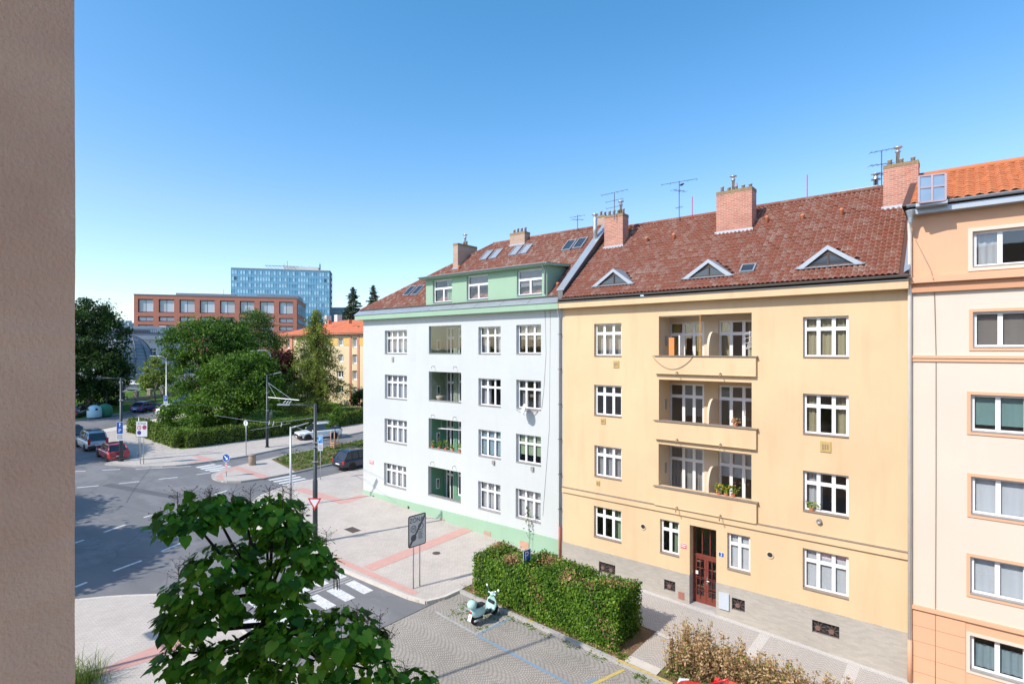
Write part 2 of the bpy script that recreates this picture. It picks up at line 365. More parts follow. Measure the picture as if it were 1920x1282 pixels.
# painted marks and paving bands (thin sheets on what they lie on)
def strip(name, p, q, w, lift, mat, parent):
    a, c = Vector(p), Vector(q); d = (c-a).normalized(); n = Vector((-d.y, d.x))*w/2
    return sheet(name, [a+n, a-n, c-n, c+n], lift, mat, None, parent)
def pstrip(name, u0, v0, u1, v1, w, lift, mat, parent, h=0): return strip(name, G(u0, v0, h), G(u1, v1, h), w, lift, mat, parent)
def cr(x, y, k=.1716, ox=130, oy=860): return (ox+x*k, oy+y*k)
for a in ((80,315,320,292), (540,270,770,247), (975,222,1185,200), (1390,172,1545,150), (1585,390,1725,345), (815,640,1010,580), (380,800,610,720), (60,918,160,885), (1005,1010,1240,910), (480,1225,790,1110)):
    pstrip('lane_dash', *cr(a[0], a[1]), *cr(a[2], a[3]), .17, .006, M['paint'], road)
for a in ((60,1185,175,1183), (360,1172,555,1163)): pstrip('lane_dash', *cr(a[0], a[1], .1716, 130, 680), *cr(a[2], a[3], .1716, 130, 680), .16, .006, M['paint'], road)
pstrip('edge_line', *cr(725, 1162, .1716, 130, 680), *cr(1330, 1128, .1716, 130, 680), .14, .006, M['paint'], road)
pstrip('lane_dash', 141, 1100, 163, 1091, .17, .006, M['paint'], road)
for y in (15.85, 14.85, 13.85, 12.85, 11.85, 10.95):
    sheet('crossing_stripe', rect(-23.36, -21.8, y-.27, y+.27), .006, M['paint'], None, road)
    sheet('crossing_stripe', rect(-25.6, -23.94, y-.27, y+.27), .006, M['paint'], None, road)
for x in (-23.78, -23.52): sheet('guide_line', rect(x-.05, x+.05, 10.5, 16.1), .010, M['paint_worn'], None, road)
for a in ((1390,95,1590,60), (1435,110,1670,70), (1485,125,1760,80), (1540,138,1865,85)): pstrip('crossing_stripe', *cr(a[0], a[1]), *cr(a[2], a[3]), .5, .006, M['paint'], road)
for k in range(4): strip('crossing_stripe', (-43.5+.75*k, 22.0), (-43.5+.75*k, 24.3), .4, .006, M['paint'], road)
# red bands for the blind
def pp(pts, h=PAV_H): return [G(u, v, h) for u, v in pts]
sheet('red_band', [(-26.3, 16.55), (-26.2, 17.0), (-19.9, 17.3), (-19.9, 16.9)][::1], PAV_H+.005, M['paver_red'], None, pav_a)
strip('red_band', (-23.75, 17.2), (-24.1, 24.95), .8, PAV_H+.009, M['paver_red'], pav_a)
strip('red_band', G(646, 941, PAV_H), G(683, 928, PAV_H), .75, PAV_H+.005, M['paver_red'], pav_a)
strip('red_band', G(648, 942, PAV_H), G(560, 916, PAV_H), .8, PAV_H+.009, M['paver_red'], pav_a)
sheet('red_band', pp([(178, 1258), (236, 1233), (300, 1206), (360, 1185), (390, 1188), (296, 1233), (184, 1268)]), PAV_H+.005, M['paver_red'], None, pav_c)
sheet('red_band', pp([(430, 876), (446, 874), (508, 893), (492, 897)]), PAV_H+.005, M['paver_red'], None, isl)
sheet('red_band', pp([(404, 893), (413, 900), (420, 899), (416, 888), (440, 880), (432, 877)]), PAV_H+.005, M['paver_red'], None, isl)
sheet('red_band', pp([(350, 868), (362, 867), (404, 861), (392, 858), (370, 853), (360, 855), (378, 860)]), PAV_H+.005, M['paver_red'], None, pav_b)
# parking bays on the cobbles
strip('bay_line', (-18.2, 16.75), (-15.55, 16.62), .12, .011, M['paint_worn'], cobs)
strip('bay_line', (-15.5, 16.6), (-10.6, 16.5), .13, .011, M['paint_blue'], cobs)
strip('bay_line', (-15.62, 16.7), (-15.5, 18.55), .1, .012, M['paint_worn'], cobs)
strip('bay_line', (-15.5, 16.7), (-15.38, 18.55), .1, .012, M['paint_blue'], cobs)
strip('bay_line', (-10.62, 16.5), (-10.4, 17.4), .12, .012, M['paint_blue'], cobs)
strip('bay_line', (-10.45, 16.4), (-9.9, 18.6), .14, .013, M['paint_yellow'], cobs)
strip('bay_line', (-10.4, 16.9), (-8.9, 18.25), .14, .014, M['paint_yellow'], cobs)
strip('bay_line', (-8.9, 18.3), (-8.6, 16.4), .14, .015, M['paint_yellow'], cobs)
for x, y in ((-17.6, 17.6), (-17.2, 17.9)): strip('bay_mark', (x-.3, y), (x+.5, y), .1, .012, M['paint_worn'], cobs)
strip('kerb_line', (-10.3, 18.8), (-7.6, 18.82), .13, .1385+.004, M['paint_yellow'], cobs)
strip('kerb_line', (-14.55, 18.8), (-14.3, 18.8), .13, .1385+.004, M['paint_yellow'], cobs)
# pale sett rows of the mosaic pavement
sheet('sett_row', rect(-18.6, 40, 24.68, 24.98), PAV_H+.006, M['cobble_light'], None, pav_y)
for x in (-6.55, -3.35, -.1): sheet('sett_row', rect(x-.2, x+.2, 21.8, 24.66), PAV_H+.005, M['cobble_light'], None, pav_y)
sheet('sett_row', rect(-10.05, -8.75, 21.5, 21.76), .142, M['cobble_light'], None, path_y)
sheet('sett_row', rect(-10.05, -8.75, 18.92, 19.4), .136, M['kerb_pale'], None, path_y)
# covers in the paving
def cover(u, v, r, parent, label):
    p = G(u, v, PAV_H); o = MB().lathe((p[0], p[1], gz(p[0])+PAV_H+.004), [(r*.9, 0), (r, .004), (r, .012), (0.02, .014)], 20).build('manhole_cover', M['iron'])
    tag(o, label, 'manhole cover')
p = G(818, 1036.5, PAV_H); cover(818, 1036.5, .22, None, 'small round iron cover in the grey pavers right of the sign posts')
p = G(661, 993, PAV_H); q = MB(); q.obox((p[0], p[1], gz(p[0])+PAV_H), (.45, 0, -.0189), (0, .3, 0), (0, 0, .012)); tag(q.build('drain_cover', M['iron']), 'square rusty cover in the pavers beside the dark lamp post', 'drain cover')
# repaired trench and manholes in the carriageway
M['patch'] = plain('fresh_asphalt_patch', (.125, .125, .13), .85, .2, 3, coord='pos', bmp=.3, spec=.3)
sheet('asphalt_patch', [(-33.0, 14.2), (-30.2, 14.3), (-30.0, 12.6), (-32.8, 12.4)], .003, M['patch'], None, road)
sheet('asphalt_patch', [(-50.6, 13.2), (-43.5, 15.6), (-43.2, 15.0), (-50.3, 12.5)], .003, M['patch'], None, road)
for i_, (x, y) in enumerate(((-40.5, 15.2), (-30.5, 13.2))):
    tag(MB().lathe((x, y, gz(x)+.004), [(.3, 0), (.31, .006), (.27, .008), (.02, .009)], 20).build('manhole_cover', M['iron']), ['round iron manhole cover in the junction asphalt left of the tree top', 'round iron manhole cover in the asphalt behind the foreground tree'][i_], 'manhole cover')
# ---------------------------------------------------------------- building kit
YF = 25.0
M['white_wall'] = plaster('white_plaster', (.545, .572, .557), .035, .08)
M['green_wall'] = plaster('green_plaster', (.32, .47, .335), .05, .07)
M['green_dark'] = plaster('loggia_green_plaster', (.16, .33, .23), .05, .05)
M['green_olive'] = plaster('loggia_olive_plaster', (.30, .36, .25), .05, .05)
M['yellow_wall'] = plaster('yellow_plaster', (.70, .51, .305), .07, .19)
M['cream_wall'] = plaster('cream_plaster', (.68, .595, .49), .04, .04)
M['orange_wall'] = plaster('orange_plaster', (.72, .42, .26), .04, .05)
M['loggia_wall'] = plaster('balcony_cream_plaster', (.68, .55, .40), .04, .06)
M['own_wall'] = plaster('beige_roughcast', (.98, .60, .43), .18, .12, fine=130., bmp=.9, big=2.6)
M['plinth_brick'] = bricks('grey_clinker_cladding', (.46, .42, .36), (.39, .355, .305), (.40, .37, .32), .25, .065, .006, 'xz', var=.5, dirt=.15, bmp=.3)
M['red_brick'] = bricks('chimney_red_brick', (.62, .24, .165), (.44, .16, .11), (.52, .37, .29), .26, .085, .018, 'sz', var=1.1, dirt=.4, bmp=.8)
M['tan_brick'] = bricks('chimney_tan_brick', (.52, .35, .26), (.44, .29, .21), (.46, .38, .30), .24, .075, .012, 'sz', var=.5, dirt=.2, bmp=.8)
M['wframe'] = plain('white_window_frame', (.80, .80, .79), .45, .04, 5, coord='pos')
M['wframe_old'] = plain('old_white_frame', (.74, .73, .70), .6, .12, 9, coord='pos')
M['sill'] = plain('zinc_sill', (.36, .345, .33), .55, .2, 6, metal=.3, coord='pos')
M['zinc'] = plain('zinc_sheet', (.40, .44, .475), .45, .12, 1.5, metal=.55, coord='pos')
M['zinc_dark'] = plain('dark_zinc_gutter', (.17, .165, .155), .5, .25, 2, metal=.5, coord='pos')
M['cap_brown'] = plain('weathered_coping', (.27, .215, .17), .7, .25, 4, coord='pos')
M['dormer_frame'] = plain('dark_brown_frame', (.075, .05, .04), .6, .2, 6, coord='pos')
M['rust'] = plain('red_oxide_pipe', (.42, .10, .065), .55, .2, 5, coord='pos')
M['pipe_cream'] = plain('cream_pipe', (.85, .79, .70), .5, .1, 3, coord='pos')
M['pipe_orange'] = plain('terracotta_pipe', (.66, .36, .22), .5, .1, 3, coord='pos')
M['door_wood'] = plain('red_brown_door_paint', (.20, .05, .035), .4, .25, 6, coord='pos')
M['crown'] = plain('mossy_crown', (.27, .19, .11), .95, .5, 14, bmp=.5, coord='pos')
M['dark'] = plain('dark_interior', (.03, .03, .03), .9, .2, 2, coord='pos')
M['room'] = plain('room_wall', (.30, .27, .23), .9, .1, .7, coord='pos')
M['steel'] = plain('galvanised_steel', (.45, .47, .49), .4, .12, 8, metal=.7)
M['steel_pos'] = plain('flue_steel', (.62, .64, .66), .3, .1, 6, metal=.85, coord='pos')
M['darkmetal'] = plain('dark_green_post_paint', (.035, .05, .055), .4, .2, 6)
M['ant'] = plain('aerial_metal', (.16, .16, .17), .5, .2, 6, metal=.6)
M['clay'] = plain('clay_vent', (.55, .20, .10), .7, .15, 6, coord='pos')
M['pot_cement'] = plain('chimney_pot_cement', (.34, .32, .28), .9, .25, 8, coord='pos')
M['redpaint'] = plain('red_enamel', (.55, .035, .04), .4, .08, 6)
M['bluepaint'] = plain('blue_enamel', (.02, .10, .38), .35, .08, 6)
M['whitepaint'] = plain('white_enamel', (.80, .80, .79), .4, .04, 6)
M['glass'] = glassmat('window_glass', (.955, .965, .97), 1.2)
M['glass_dark'] = plain('dark_glazing', (.035, .045, .055), .08, .3, .6, spec=.9, coord='pos')
def cloth(name, col, tr=.35):
    m, t, b = newmat(name); p = pos(t, 'pos'); b.inputs['Roughness'].default_value = .95; b.inputs['Specular IOR Level'].default_value = .05
    c = mixc(t, noise(t, p, 7, 4, .5, (1, 1, .1)), sc(col, .8), sc(col, 1.1)); t.links.new(c, b.inputs['Base Color'])
    x = nd(t, 'ShaderNodeBsdfTranslucent'); t.links.new(c, x.inputs[0]); mx = nd(t, 'ShaderNodeMixShader', i_0=tr)
    t.links.new(b.outputs[0], mx.inputs[1]); t.links.new(x.outputs[0], mx.inputs[2]); t.links.new(mx.outputs[0], t.nodes['Material Output'].inputs['Surface']); return m
CL = {'white': cloth('white_net', (.74, .76, .78)), 'grey': cloth('grey_net', (.45, .45, .46)), 'yellow': cloth('yellow_curtain', (.68, .52, .15)),
      'ochre': cloth('ochre_curtain', (.60, .54, .34)), 'green': cloth('green_curtain', (.42, .56, .38)), 'blind': cloth('pale_blind', (.80, .84, .88)),
      'bluish': cloth('pale_blue_blind', (.42, .56, .62)), 'teal': cloth('teal_blind', (.28, .46, .44)), 'lime': cloth('lime_blind', (.46, .58, .38)), 'taupe': cloth('taupe_blind', (.34, .31, .28))}

def grid_wall(x0, x1, z0, z1, y, ops, depth, b=None, back=0):
    """wall in the plane y, with rectangular openings (x0,x1,z0,z1[,depth]) and their reveals"""
    b = b or MB(); X = sorted({x0, x1, *[o[0] for o in ops], *[o[1] for o in ops]}); Z = sorted({z0, z1, *[o[2] for o in ops], *[o[3] for o in ops]})
    X = [x for x in X if x0 <= x <= x1]; Z = [z for z in Z if z0 <= z <= z1]
    for i in range(len(X)-1):
        for j in range(len(Z)-1):
            cx, cz = (X[i]+X[i+1])/2, (Z[j]+Z[j+1])/2
            if any(o[0] < cx < o[1] and o[2] < cz < o[3] for o in ops): continue
            b.quad((X[i], y, Z[j]), (X[i+1], y, Z[j]), (X[i+1], y, Z[j+1]), (X[i], y, Z[j+1]))
    for o in ops:
        a, c, e, f = o[:4]; d = o[4] if len(o) > 4 else depth
        sd = o[5] if len(o) > 5 else 'lrtb'
        b.quad((a, y, e), (a, y, f), (a, y+d, f), (a, y+d, e)); b.quad((c, y, f), (c, y, e), (c, y+d, e), (c, y+d, f))
        if 't' in sd: b.quad((a, y, f), (c, y, f), (c, y+d, f), (a, y+d, f))
        if 'b' in sd: b.quad((c, y, e), (a, y, e), (a, y+d, e), (c, y+d, e))
    return b
def curtain(parent, x0, x1, z0, z1, y, mat, wave=.03, name='curtain'):
    n = max(8, int((x1-x0)*26)); b = MB(); ph = random.uniform(0, 6); vs = []
    for i in range(n+1):
        x = x0+(x1-x0)*i/n; d = wave*math.sin(i*1.35+ph)+wave*.6*math.sin(i*.63+ph*2)
        vs += [(x, y+d, z0), (x, y+d*.7, z1)]
    b.add(vs, [(2*i, 2*i+2, 2*i+3, 2*i+1) for i in range(n)]); return b.build(name, mat, parent, True)
def dress(w, kind, x0, x1, z0, z1, y):
    L = x1-x0; hgt = z1-z0
    if kind == 'dark': return
    if kind.startswith('blind'):
        _, c, fr = (kind.split(':')+['white', '1'])[:3]; fr = float(fr)
        piece('blind', CL[c], w, x0+.02, x1-.02, y, y+.006, z1-hgt*fr, z1-.01); return
    mode, c = kind.split(':')
    if mode == 'net': curtain(w, x0, x1, z0+.02, z1, y+.06, CL[c], .028)
    if mode == 'side': curtain(w, x0, x0+L*.3, z0, z1, y+.1, CL[c]); curtain(w, x1-L*.3, x1, z0, z1, y+.1, CL[c])
    if mode == 'right': curtain(w, x0+L*.55, x1, z0, z1, y+.1, CL[c])
    if mode == 'left': curtain(w, x0, x0+L*.4, z0, z1, y+.1, CL[c])
    if mode == 'half': curtain(w, x0, x1, z0+.02, z0+hgt*.72, y+.1, CL[c])
def window(parent, x0, x1, z0, z1, y, rev, cols, tr, inside='dark', frame=None, sill=None, bar=.075, split=None, name='window', glass=None, top1=False):
    frame = frame or M['wframe']; yy = y+rev; P = []
    ws = split or [1]*cols; tot = sum(ws); xs = [x0]
    for k in ws: xs.append(xs[-1]+(x1-x0)*k/tot)
    zr = [(z0, z1)] if not tr else [(z0, z1-(z1-z0)*tr), (z1-(z1-z0)*tr, z1)]
    for i in range(len(ws)):
        for (a, c) in zr:
            l = bar*1.25 if i == 0 else bar*.8; r = bar*1.25 if i == len(ws)-1 else bar*.8
            P.append((xs[i]+l, xs[i+1]-r, a+(bar*1.2 if a == z0 else bar*.85), c-(bar if c == z1 else bar*.85)))
    if top1 and tr:
        zz_ = z1-(z1-z0)*tr; P = [p for p in P if p[2] < zz_]+[(x0+bar*1.25, x1-bar*1.25, zz_+bar*.85, z1-bar)]
    w = grid_wall(x0, x1, z0, z1, yy, P, .05).build(name, frame, parent)
    for p in P: piece('pane', glass or M['glass'], w, p[0]-.006, p[1]+.006, yy+.028, yy+.034, p[2]-.006, p[3]+.006)
    if sill: piece('sill', sill, w, x0+.004, x1-.004, y-.05, yy-.002, z0+.002, z0+.04)
    dress(w, inside, x0+.03, x1-.03, z0+.05, z1-.03, yy+.12)
    return w
def pxwin(u0, u1, vt, vb, y=YF):
    a = W(u0, vt, y); c = W(u0, vb, y); e = W(u1, vt, y); return (a[0], e[0], c[1], a[1])
def roofpt(u, v, y0, z0, k):
    x, y, z = ray(u, v); t = (z0-H-k*y0)/(z-k*y); return (x*t, y*t, H+z*t)

def tile_prof(tw): return [(-.5*tw, -.012), (-.3*tw, .045), (-.05*tw, .062), (.18*tw, .03), (.5*tw, -.012)]
def tile_quads(tw, tl):
    """one clay tile: x across, s up the slope, h off the slope; lower end lifted and with a lip"""
    pr = tile_prof(tw); Q = []
    for (xa, ha), (xb, hb) in zip(pr[:-1], pr[1:]):
        Q.append([(xa, 0, ha+.034), (xb, 0, hb+.034), (xb, tl*1.12, hb+.004), (xa, tl*1.12, ha+.004)])
        Q.append([(xa, 0, ha+.012), (xb, 0, hb+.012), (xb, 0, hb+.034), (xa, 0, ha+.034)])
    return np.array(Q)
def roof_tiles(roof, x0, x1, ye, ze, yr, zr, tw, tl, mat, ok, singles=0, rank=None):
    L = math.hypot(yr-ye, zr-ze); ey = (yr-ye)/L; ez = (zr-ze)/L
    nr = int(L/tl); nc = int((x1-x0)/tw); Q = tile_quads(tw, tl); C = []
    for r in range(nr):
        for c in range(nc):
            x = x0+(c+.5)*tw; s = r*tl
            if ok(x, s/L): C.append((x, s))
    if singles: C.sort(key=lambda p: rank(p))
    one, rest = C[:singles], C[singles:]
    def T(p, q):  # local tile coords -> world
        return (p[0]+q[0], ye+(p[1]+q[1])*ey-q[2]*ez, ze+(p[1]+q[1])*ez+q[2]*ey)
    if rest:
        P = np.array(rest); q = Q.reshape(-1, 3); x = P[:, None, 0]+q[None, :, 0]
        jit = rng.normal(0, .004, (len(P), 1)); s = P[:, None, 1]+q[None, :, 1]+jit*2; h = q[None, :, 2]+jit
        V = np.stack([x, ye+s*ey-h*ez, ze+s*ez+h*ey], -1)
        o = link(bpy.data.objects.new('tile_field', fast_mesh('tile_field', V, 4, mat)), roof); o['kind'] = 'stuff'
    if one:
        me = fast_mesh('tile', Q.reshape(-1, 3), 4, mat); rm = Matrix(((1,0,0),(0,ey,-ez),(0,ez,ey))).to_4x4()
        for p in one:
            m = Matrix.Translation(T(p, (random.uniform(-.004, .004), random.uniform(-.008, .008), random.uniform(-.003, .004)))) @ rm; inst('tile', me, roof, m)
def tile_mat(name, c1, c2, lichen, tw, tl, lk=1.):
    m, t, b = newmat(name); b.inputs['Roughness'].default_value = .85; b.inputs['Specular IOR Level'].default_value = .2
    p = pos(t, 'pos'); s = nd(t, 'ShaderNodeSeparateXYZ'); t.links.new(p, s.inputs[0])
    cb = nd(t, 'ShaderNodeCombineXYZ'); t.links.new(mth(t, 'FLOOR', mth(t, 'DIVIDE', s.outputs[0], tw)), cb.inputs[0]); t.links.new(mth(t, 'FLOOR', mth(t, 'DIVIDE', s.outputs[2], tl*.66)), cb.inputs[1])
    wn = nd(t, 'ShaderNodeTexWhiteNoise', noise_dimensions='3D'); t.links.new(cb.outputs[0], wn.inputs['Vector'])
    c = mixc(t, wn.outputs['Value'], c1, c2); c = mixc(t, mth(t, 'MULTIPLY', noise(t, p, .7, 5), .7), c, sc(c1, .55))
    if lichen:
        big = mth(t, 'MULTIPLY', ramp(t, noise(t, p, .5, 4), [(.36, .45), (.66, 1)]), lichen)
        spots = ramp(t, mth(t, 'ADD', mth(t, 'MULTIPLY', noise(t, p, 24, 3, .7), .82), mth(t, 'MULTIPLY', wn.outputs['Value'], .18)), [(.53, 0), (.58, 1)])
        c = mixc(t, mth(t, 'MULTIPLY', spots, big), c, (.56*lk, .48*lk, .40*lk))
        moss = ramp(t, noise(t, p, 2.3, 5, .7), [(.58, 0), (.72, .35)]); c = mixc(t, moss, c, (.17, .10, .06))
    t.links.new(c, b.inputs['Base Color']); bump(t, b, noise(t, p, 40, 3), .4, .006); return m
M['tile_old'] = tile_mat('old_red_tiles', (.30, .11, .07), (.215, .078, .052), .42, .19, .27)
M['tile_white'] = tile_mat('lichen_red_tiles', (.285, .11, .072), (.205, .076, .053), .6, .19, .27)
M['tile_orange'] = tile_mat('new_orange_tiles', (.66, .235, .10), (.58, .195, .08), 0, .3, .36)
M['under'] = plain('roof_underlay', (.10, .05, .04), .9, .2, 3, coord='pos')

def chimney(parent, u0, u1, vb, vt, yz, mat, dep, pots, flue=None, crown=True):
    """front face placed on the roof slope (y0,z0,k) seen at (u0,vb); returns the part"""
    x, y, z = roofpt(u0, vb, *yz); zt = W(u0, vt, y)[1]; x1 = W(u1, vb, y)[0]
    c = MB().box(x, x1, y, y+dep, z-1.6, zt-.08).build('chimney', mat, parent)
    piece('crown', M['crown'], c, x-.012, x1+.012, y-.012, y+dep+.012, zt-.16, zt)
    piece('flashing', M['zinc'], c, x-.06, x1+.06, y-.06, y-.002, z-.12, z+.12)
    for k in range(pots):
        px = x+(x1-x)*(k+.5)/pots; hgt = random.uniform(.22, .34)
        MB().lathe((px, y+dep/2, zt), [(.09, 0), (.075, hgt*.8), (.095, hgt*.85), (.095, hgt), (.06, hgt)], 10).build('chimney_pot', M['pot_cement'], c, True)
    if flue is not None:
        px = x+(x1-x)*flue
        MB().lathe((px, y+dep/2, zt), [(.07, 0), (.07, .55), (.11, .56), (.11, .6), (.07, .62), (.07, .7), (.19, .74), (.17, .78), (.02, .82)], 12).build('flue', M['steel_pos'], c, True)
    return c
def vent(parent, u, v, yz):
    x, y, z = roofpt(u, v, *yz); return MB().lathe((x, y, z-.05), [(.085, 0), (.075, .28), (.10, .30), (.10, .36), (.05, .40)], 10).build('roof_vent', M['clay'], parent, True)
def skylight(parent, u, v, yz, w=.62, l=1.05, glass=None):
    x, y, z = roofpt(u, v, *yz); k = yz[2]; e = Vector((0, 1, k)).normalized(); n = Vector((0, -k, 1)).normalized(); ex = Vector((1, 0, 0)); c = Vector((x, y, z))
    b = MB(); fw = .06
    for sx in (-1, 1): b.obox(c+n*.07+ex*sx*(w/2-fw/2), ex*fw/2, e*l/2, n*.07)
    for sy in (-1, 1): b.obox(c+n*.07+e*sy*(l/2-fw/2), ex*(w/2-fw-.001), e*fw/2, n*.068)
    o = b.build('skylight', M['zinc'], parent)
    MB().obox(c+n*.09, ex*(w/2-fw), e*(l/2-fw), n*.006).build('pane', glass or M['glass_dark'], o)
    return o
def downpipe(parent, pts, r, mat, name='downpipe'): return MB().tube(pts, r, 10).build(name, mat, parent, True)
def gutter(parent, x0, x1, y, z, r, mat):
    n = 10; rings = []
    for x in (x0, x1): rings.append([(x, y+r*math.cos(math.pi+math.pi*k/n), z+r*math.sin(math.pi+math.pi*k/n)) for k in range(n+1)]+[(x, y+r*.85*math.cos(2*math.pi-math.pi*k/n), z+r*.85*math.sin(2*math.pi-math.pi*k/n)) for k in range(n+1)])
    return MB().loft(rings).build('gutter', mat, parent)

# ================================================================ white apartment building
GX = lambda x: gz(x)
XW0, XW1 = -35.05, -17.0
WB = thing('apartment_building', (-26, YF, GX(-26)), 'white corner apartment building with mint green plinth, cornice and roof dormer', 'building')
wspec = [ # u0,u1,vtop,vbottom,cols,inside
 (721.5,763,619.8,663,4,'net:white'), (721.5,763,702,746,4,'net:white'), (721,763,783.8,827.5,4,'net:white'), (720,761.5,866.6,908,4,'net:white'),
 (897,938.8,613,663.5,3,'side:white'), (897,938.8,708.8,759.5,3,'left:white'), (897,938.8,804.2,854,3,'blind:bluish:.95'), (896.5,938.3,901,952.5,3,'net:white'),
 (968,1014.4,609.4,663.5,3,'blind:taupe:.5'), (968,1014.4,711.5,765,3,'side:grey'), (967.5,1014.2,812.5,865.5,3,'blind:lime:.75'), (966.8,1013.8,914.7,969.3,3,'net:white')]
lspec = [(804,864.8,611.5,663,'green_olive',1), (804,864.8,696.2,750.4,'green_olive',1), (803.6,864.6,783.3,839.6,'green_dark',0), (802.8,864,873.2,927.4,'green_dark',0)]
ops = [pxwin(*s[:4]) for s in wspec]; lops = [pxwin(*s[:4]) for s in lspec]
ZT = H+2.55
wall = grid_wall(XW0, XW1, -2.5, ZT, YF, [(*o, .22) for o in ops]+[(*o, .28) for o in lops], .22)
wall.quad((XW0, YF, -2.5), (XW0, YF, ZT), (XW0, YF+10.6, ZT), (XW0, YF+10.6, -2.5)); wall.quad((XW1, YF+10.6, -2.5), (XW1, YF+10.6, ZT), (XW0, YF+10.6, ZT), (XW0, YF+10.6, -2.5))
wall.build('wall', M['white_wall'], WB)
MB().quad((XW0, YF+3.2, -2), (XW1, YF+3.2, -2), (XW1, YF+3.2, ZT), (XW0, YF+3.2, ZT)).build('inner_wall', M['room'], WB)
for k in range(4):
    z = ops[8+k][2]-.95; piece('floor_slab', M['room'], WB, XW0+.05, XW1-.05, YF+1.75, YF+3.2, z-.25, z)
for s, o in zip(wspec, ops): window(WB, *o, YF, .2, s[4], .32, s[5], sill=M['sill'])
def loggia(parent, o, y, dep, mat, drop, unit_specs, thick=.28, glazed=False):
    x0, x1, z0, z1 = o; ya, yb = y+thick, y+dep; a, c, zf, zc = x0-.02, x1+.02, z0-drop, z1+.12; b = MB()
    b.quad((a, ya, zf), (a, ya, zc), (a, yb, zc), (a, yb, zf)); b.quad((c, ya, zc), (c, ya, zf), (c, yb, zf), (c, yb, zc))
    b.quad((a, ya, zc), (c, ya, zc), (c, yb, zc), (a, yb, zc)); b.quad((a, ya, zf), (a, yb, zf), (c, yb, zf), (c, ya, zf))
    b.quad((a, ya+.001, zf), (c, ya+.001, zf), (c, ya+.001, z0), (a, ya+.001, z0))
    grid_wall(a, c, zf, zc, yb, [u[:4] for u in unit_specs], .1, b)
    lg = b.build('loggia', mat, parent)
    for u in unit_specs: window(lg, *u[:4], yb, .08, u[4], u[5], 'dark' if len(u) < 7 else u[6], bar=.09, name=u[7] if len(u) > 7 else 'window', split=u[8] if len(u) > 8 else None)
    if glazed: piece('pane', M['glass'], lg, x0+.005, x1-.005, y+.1, y+.106, z0+.03, z1-.005)
    return lg
for (u0, u1, vt, vb, m_, gl), o in zip(lspec, lops):
    x0, x1, z0, z1 = o; L = x1-x0; zf = z0-1.0
    us = [(x0+.06, x0+.86, zf+.05, z1-.05, 2, .26, 'dark', 'door'), (x0+1.2, x0+2.1, zf+.85, z1-.1, 2, .3, 'dark', 'window')]
    lw_ = loggia(WB, o, YF, 1.5, M[m_], 1.0, us, glazed=bool(gl)); piece('niche', M['wframe'], lw_, x0-.015, x0+.02, YF+.72, YF+1.02, zf+1.25, zf+1.95); piece('niche_door', M['glass_dark'], lw_, x0+.0, x0+.03, YF+.78, YF+.96, zf+1.32, zf+1.88); piece('coping', M['sill'], WB, x0+.004, x1-.004, YF-.04, YF+.27, z0+.002, z0+.04)
# plinth: proud of the wall, its top runs level while the street falls
ZP = H-8.65-.62
def plinth_top(x): return W(681, 918, YF)[1]+(x-XW0)/(XW1-XW0)*(W(1049.7, 1011.5, YF)[1]-W(681, 918, YF)[1])
MB().add([(XW0-.03, YF-.04, -1.5), (XW1, YF-.04, -1.5), (XW1, YF-.04, plinth_top(XW1)), (XW0-.03, YF-.04, plinth_top(XW0)), (XW1, YF-.002, plinth_top(XW1)+.02), (XW0-.03, YF-.002, plinth_top(XW0)+.02), (XW0-.03, YF+10, -1.5), (XW0-.03, YF+10, plinth_top(XW0))],
         [(0, 1, 2, 3), (3, 2, 4, 5), (0, 3, 7, 6)]).build('plinth', M['green_wall'], WB)
for u, v, w_, h_, m_ in ((914,1002,.55,.42,'tan_brick'), (983,1022,.62,.45,'clay'), (829,973,.5,.12,'tan_brick')):
    x, z = W(u, v, YF-.04); q = piece('basement_vent', M[m_] if m_ != 'clay' else plain('terracotta_panel', (.50, .29, .2), .8, .15, 4, coord='pos'), WB, x-w_/2, x+w_/2, YF-.06, YF-.03, z-h_/2, z+h_/2)
for u, v in ((700,931), (766,951)): x, z = W(u, v, YF-.04); piece('air_brick', M['dark'], WB, x-.09, x+.09, YF-.05, YF-.03, z-.09, z+.09)
# cornice, zinc skirt, gutter
CO = MB(); CO.box(XW0-.45, XW1, YF-.45, YF-.002, H+2.19, H+2.55); CO.box(XW0-.45, XW0-.002, YF-.002, YF+10.9, H+2.19, H+2.55); CO.build('cornice', M['green_wall'], WB)
ye, ze, yr, zr = YF-.05, H+2.93, 30.0, H+7.57; KW = (zr-ze)/(yr-ye); PW = (ye, ze, KW)
for i in range(9):
    a = XW0-.5+i*(XW1-XW0+.5)/9; c = XW0-.5+(i+1)*(XW1-XW0+.5)/9-.02
    MB().add([(a, YF-.5, H+2.56), (c, YF-.5, H+2.56), (c, YF-.02, H+2.9), (a, YF-.02, H+2.9), (a, YF-.5, H+2.53), (c, YF-.5, H+2.53)], [(0, 1, 2, 3), (4, 5, 1, 0)]).build('skirt_sheet', M['zinc'], WB)
gutter(WB, XW0-.3, XW1, YF-.06, H+2.96, .075, M['zinc_dark'])
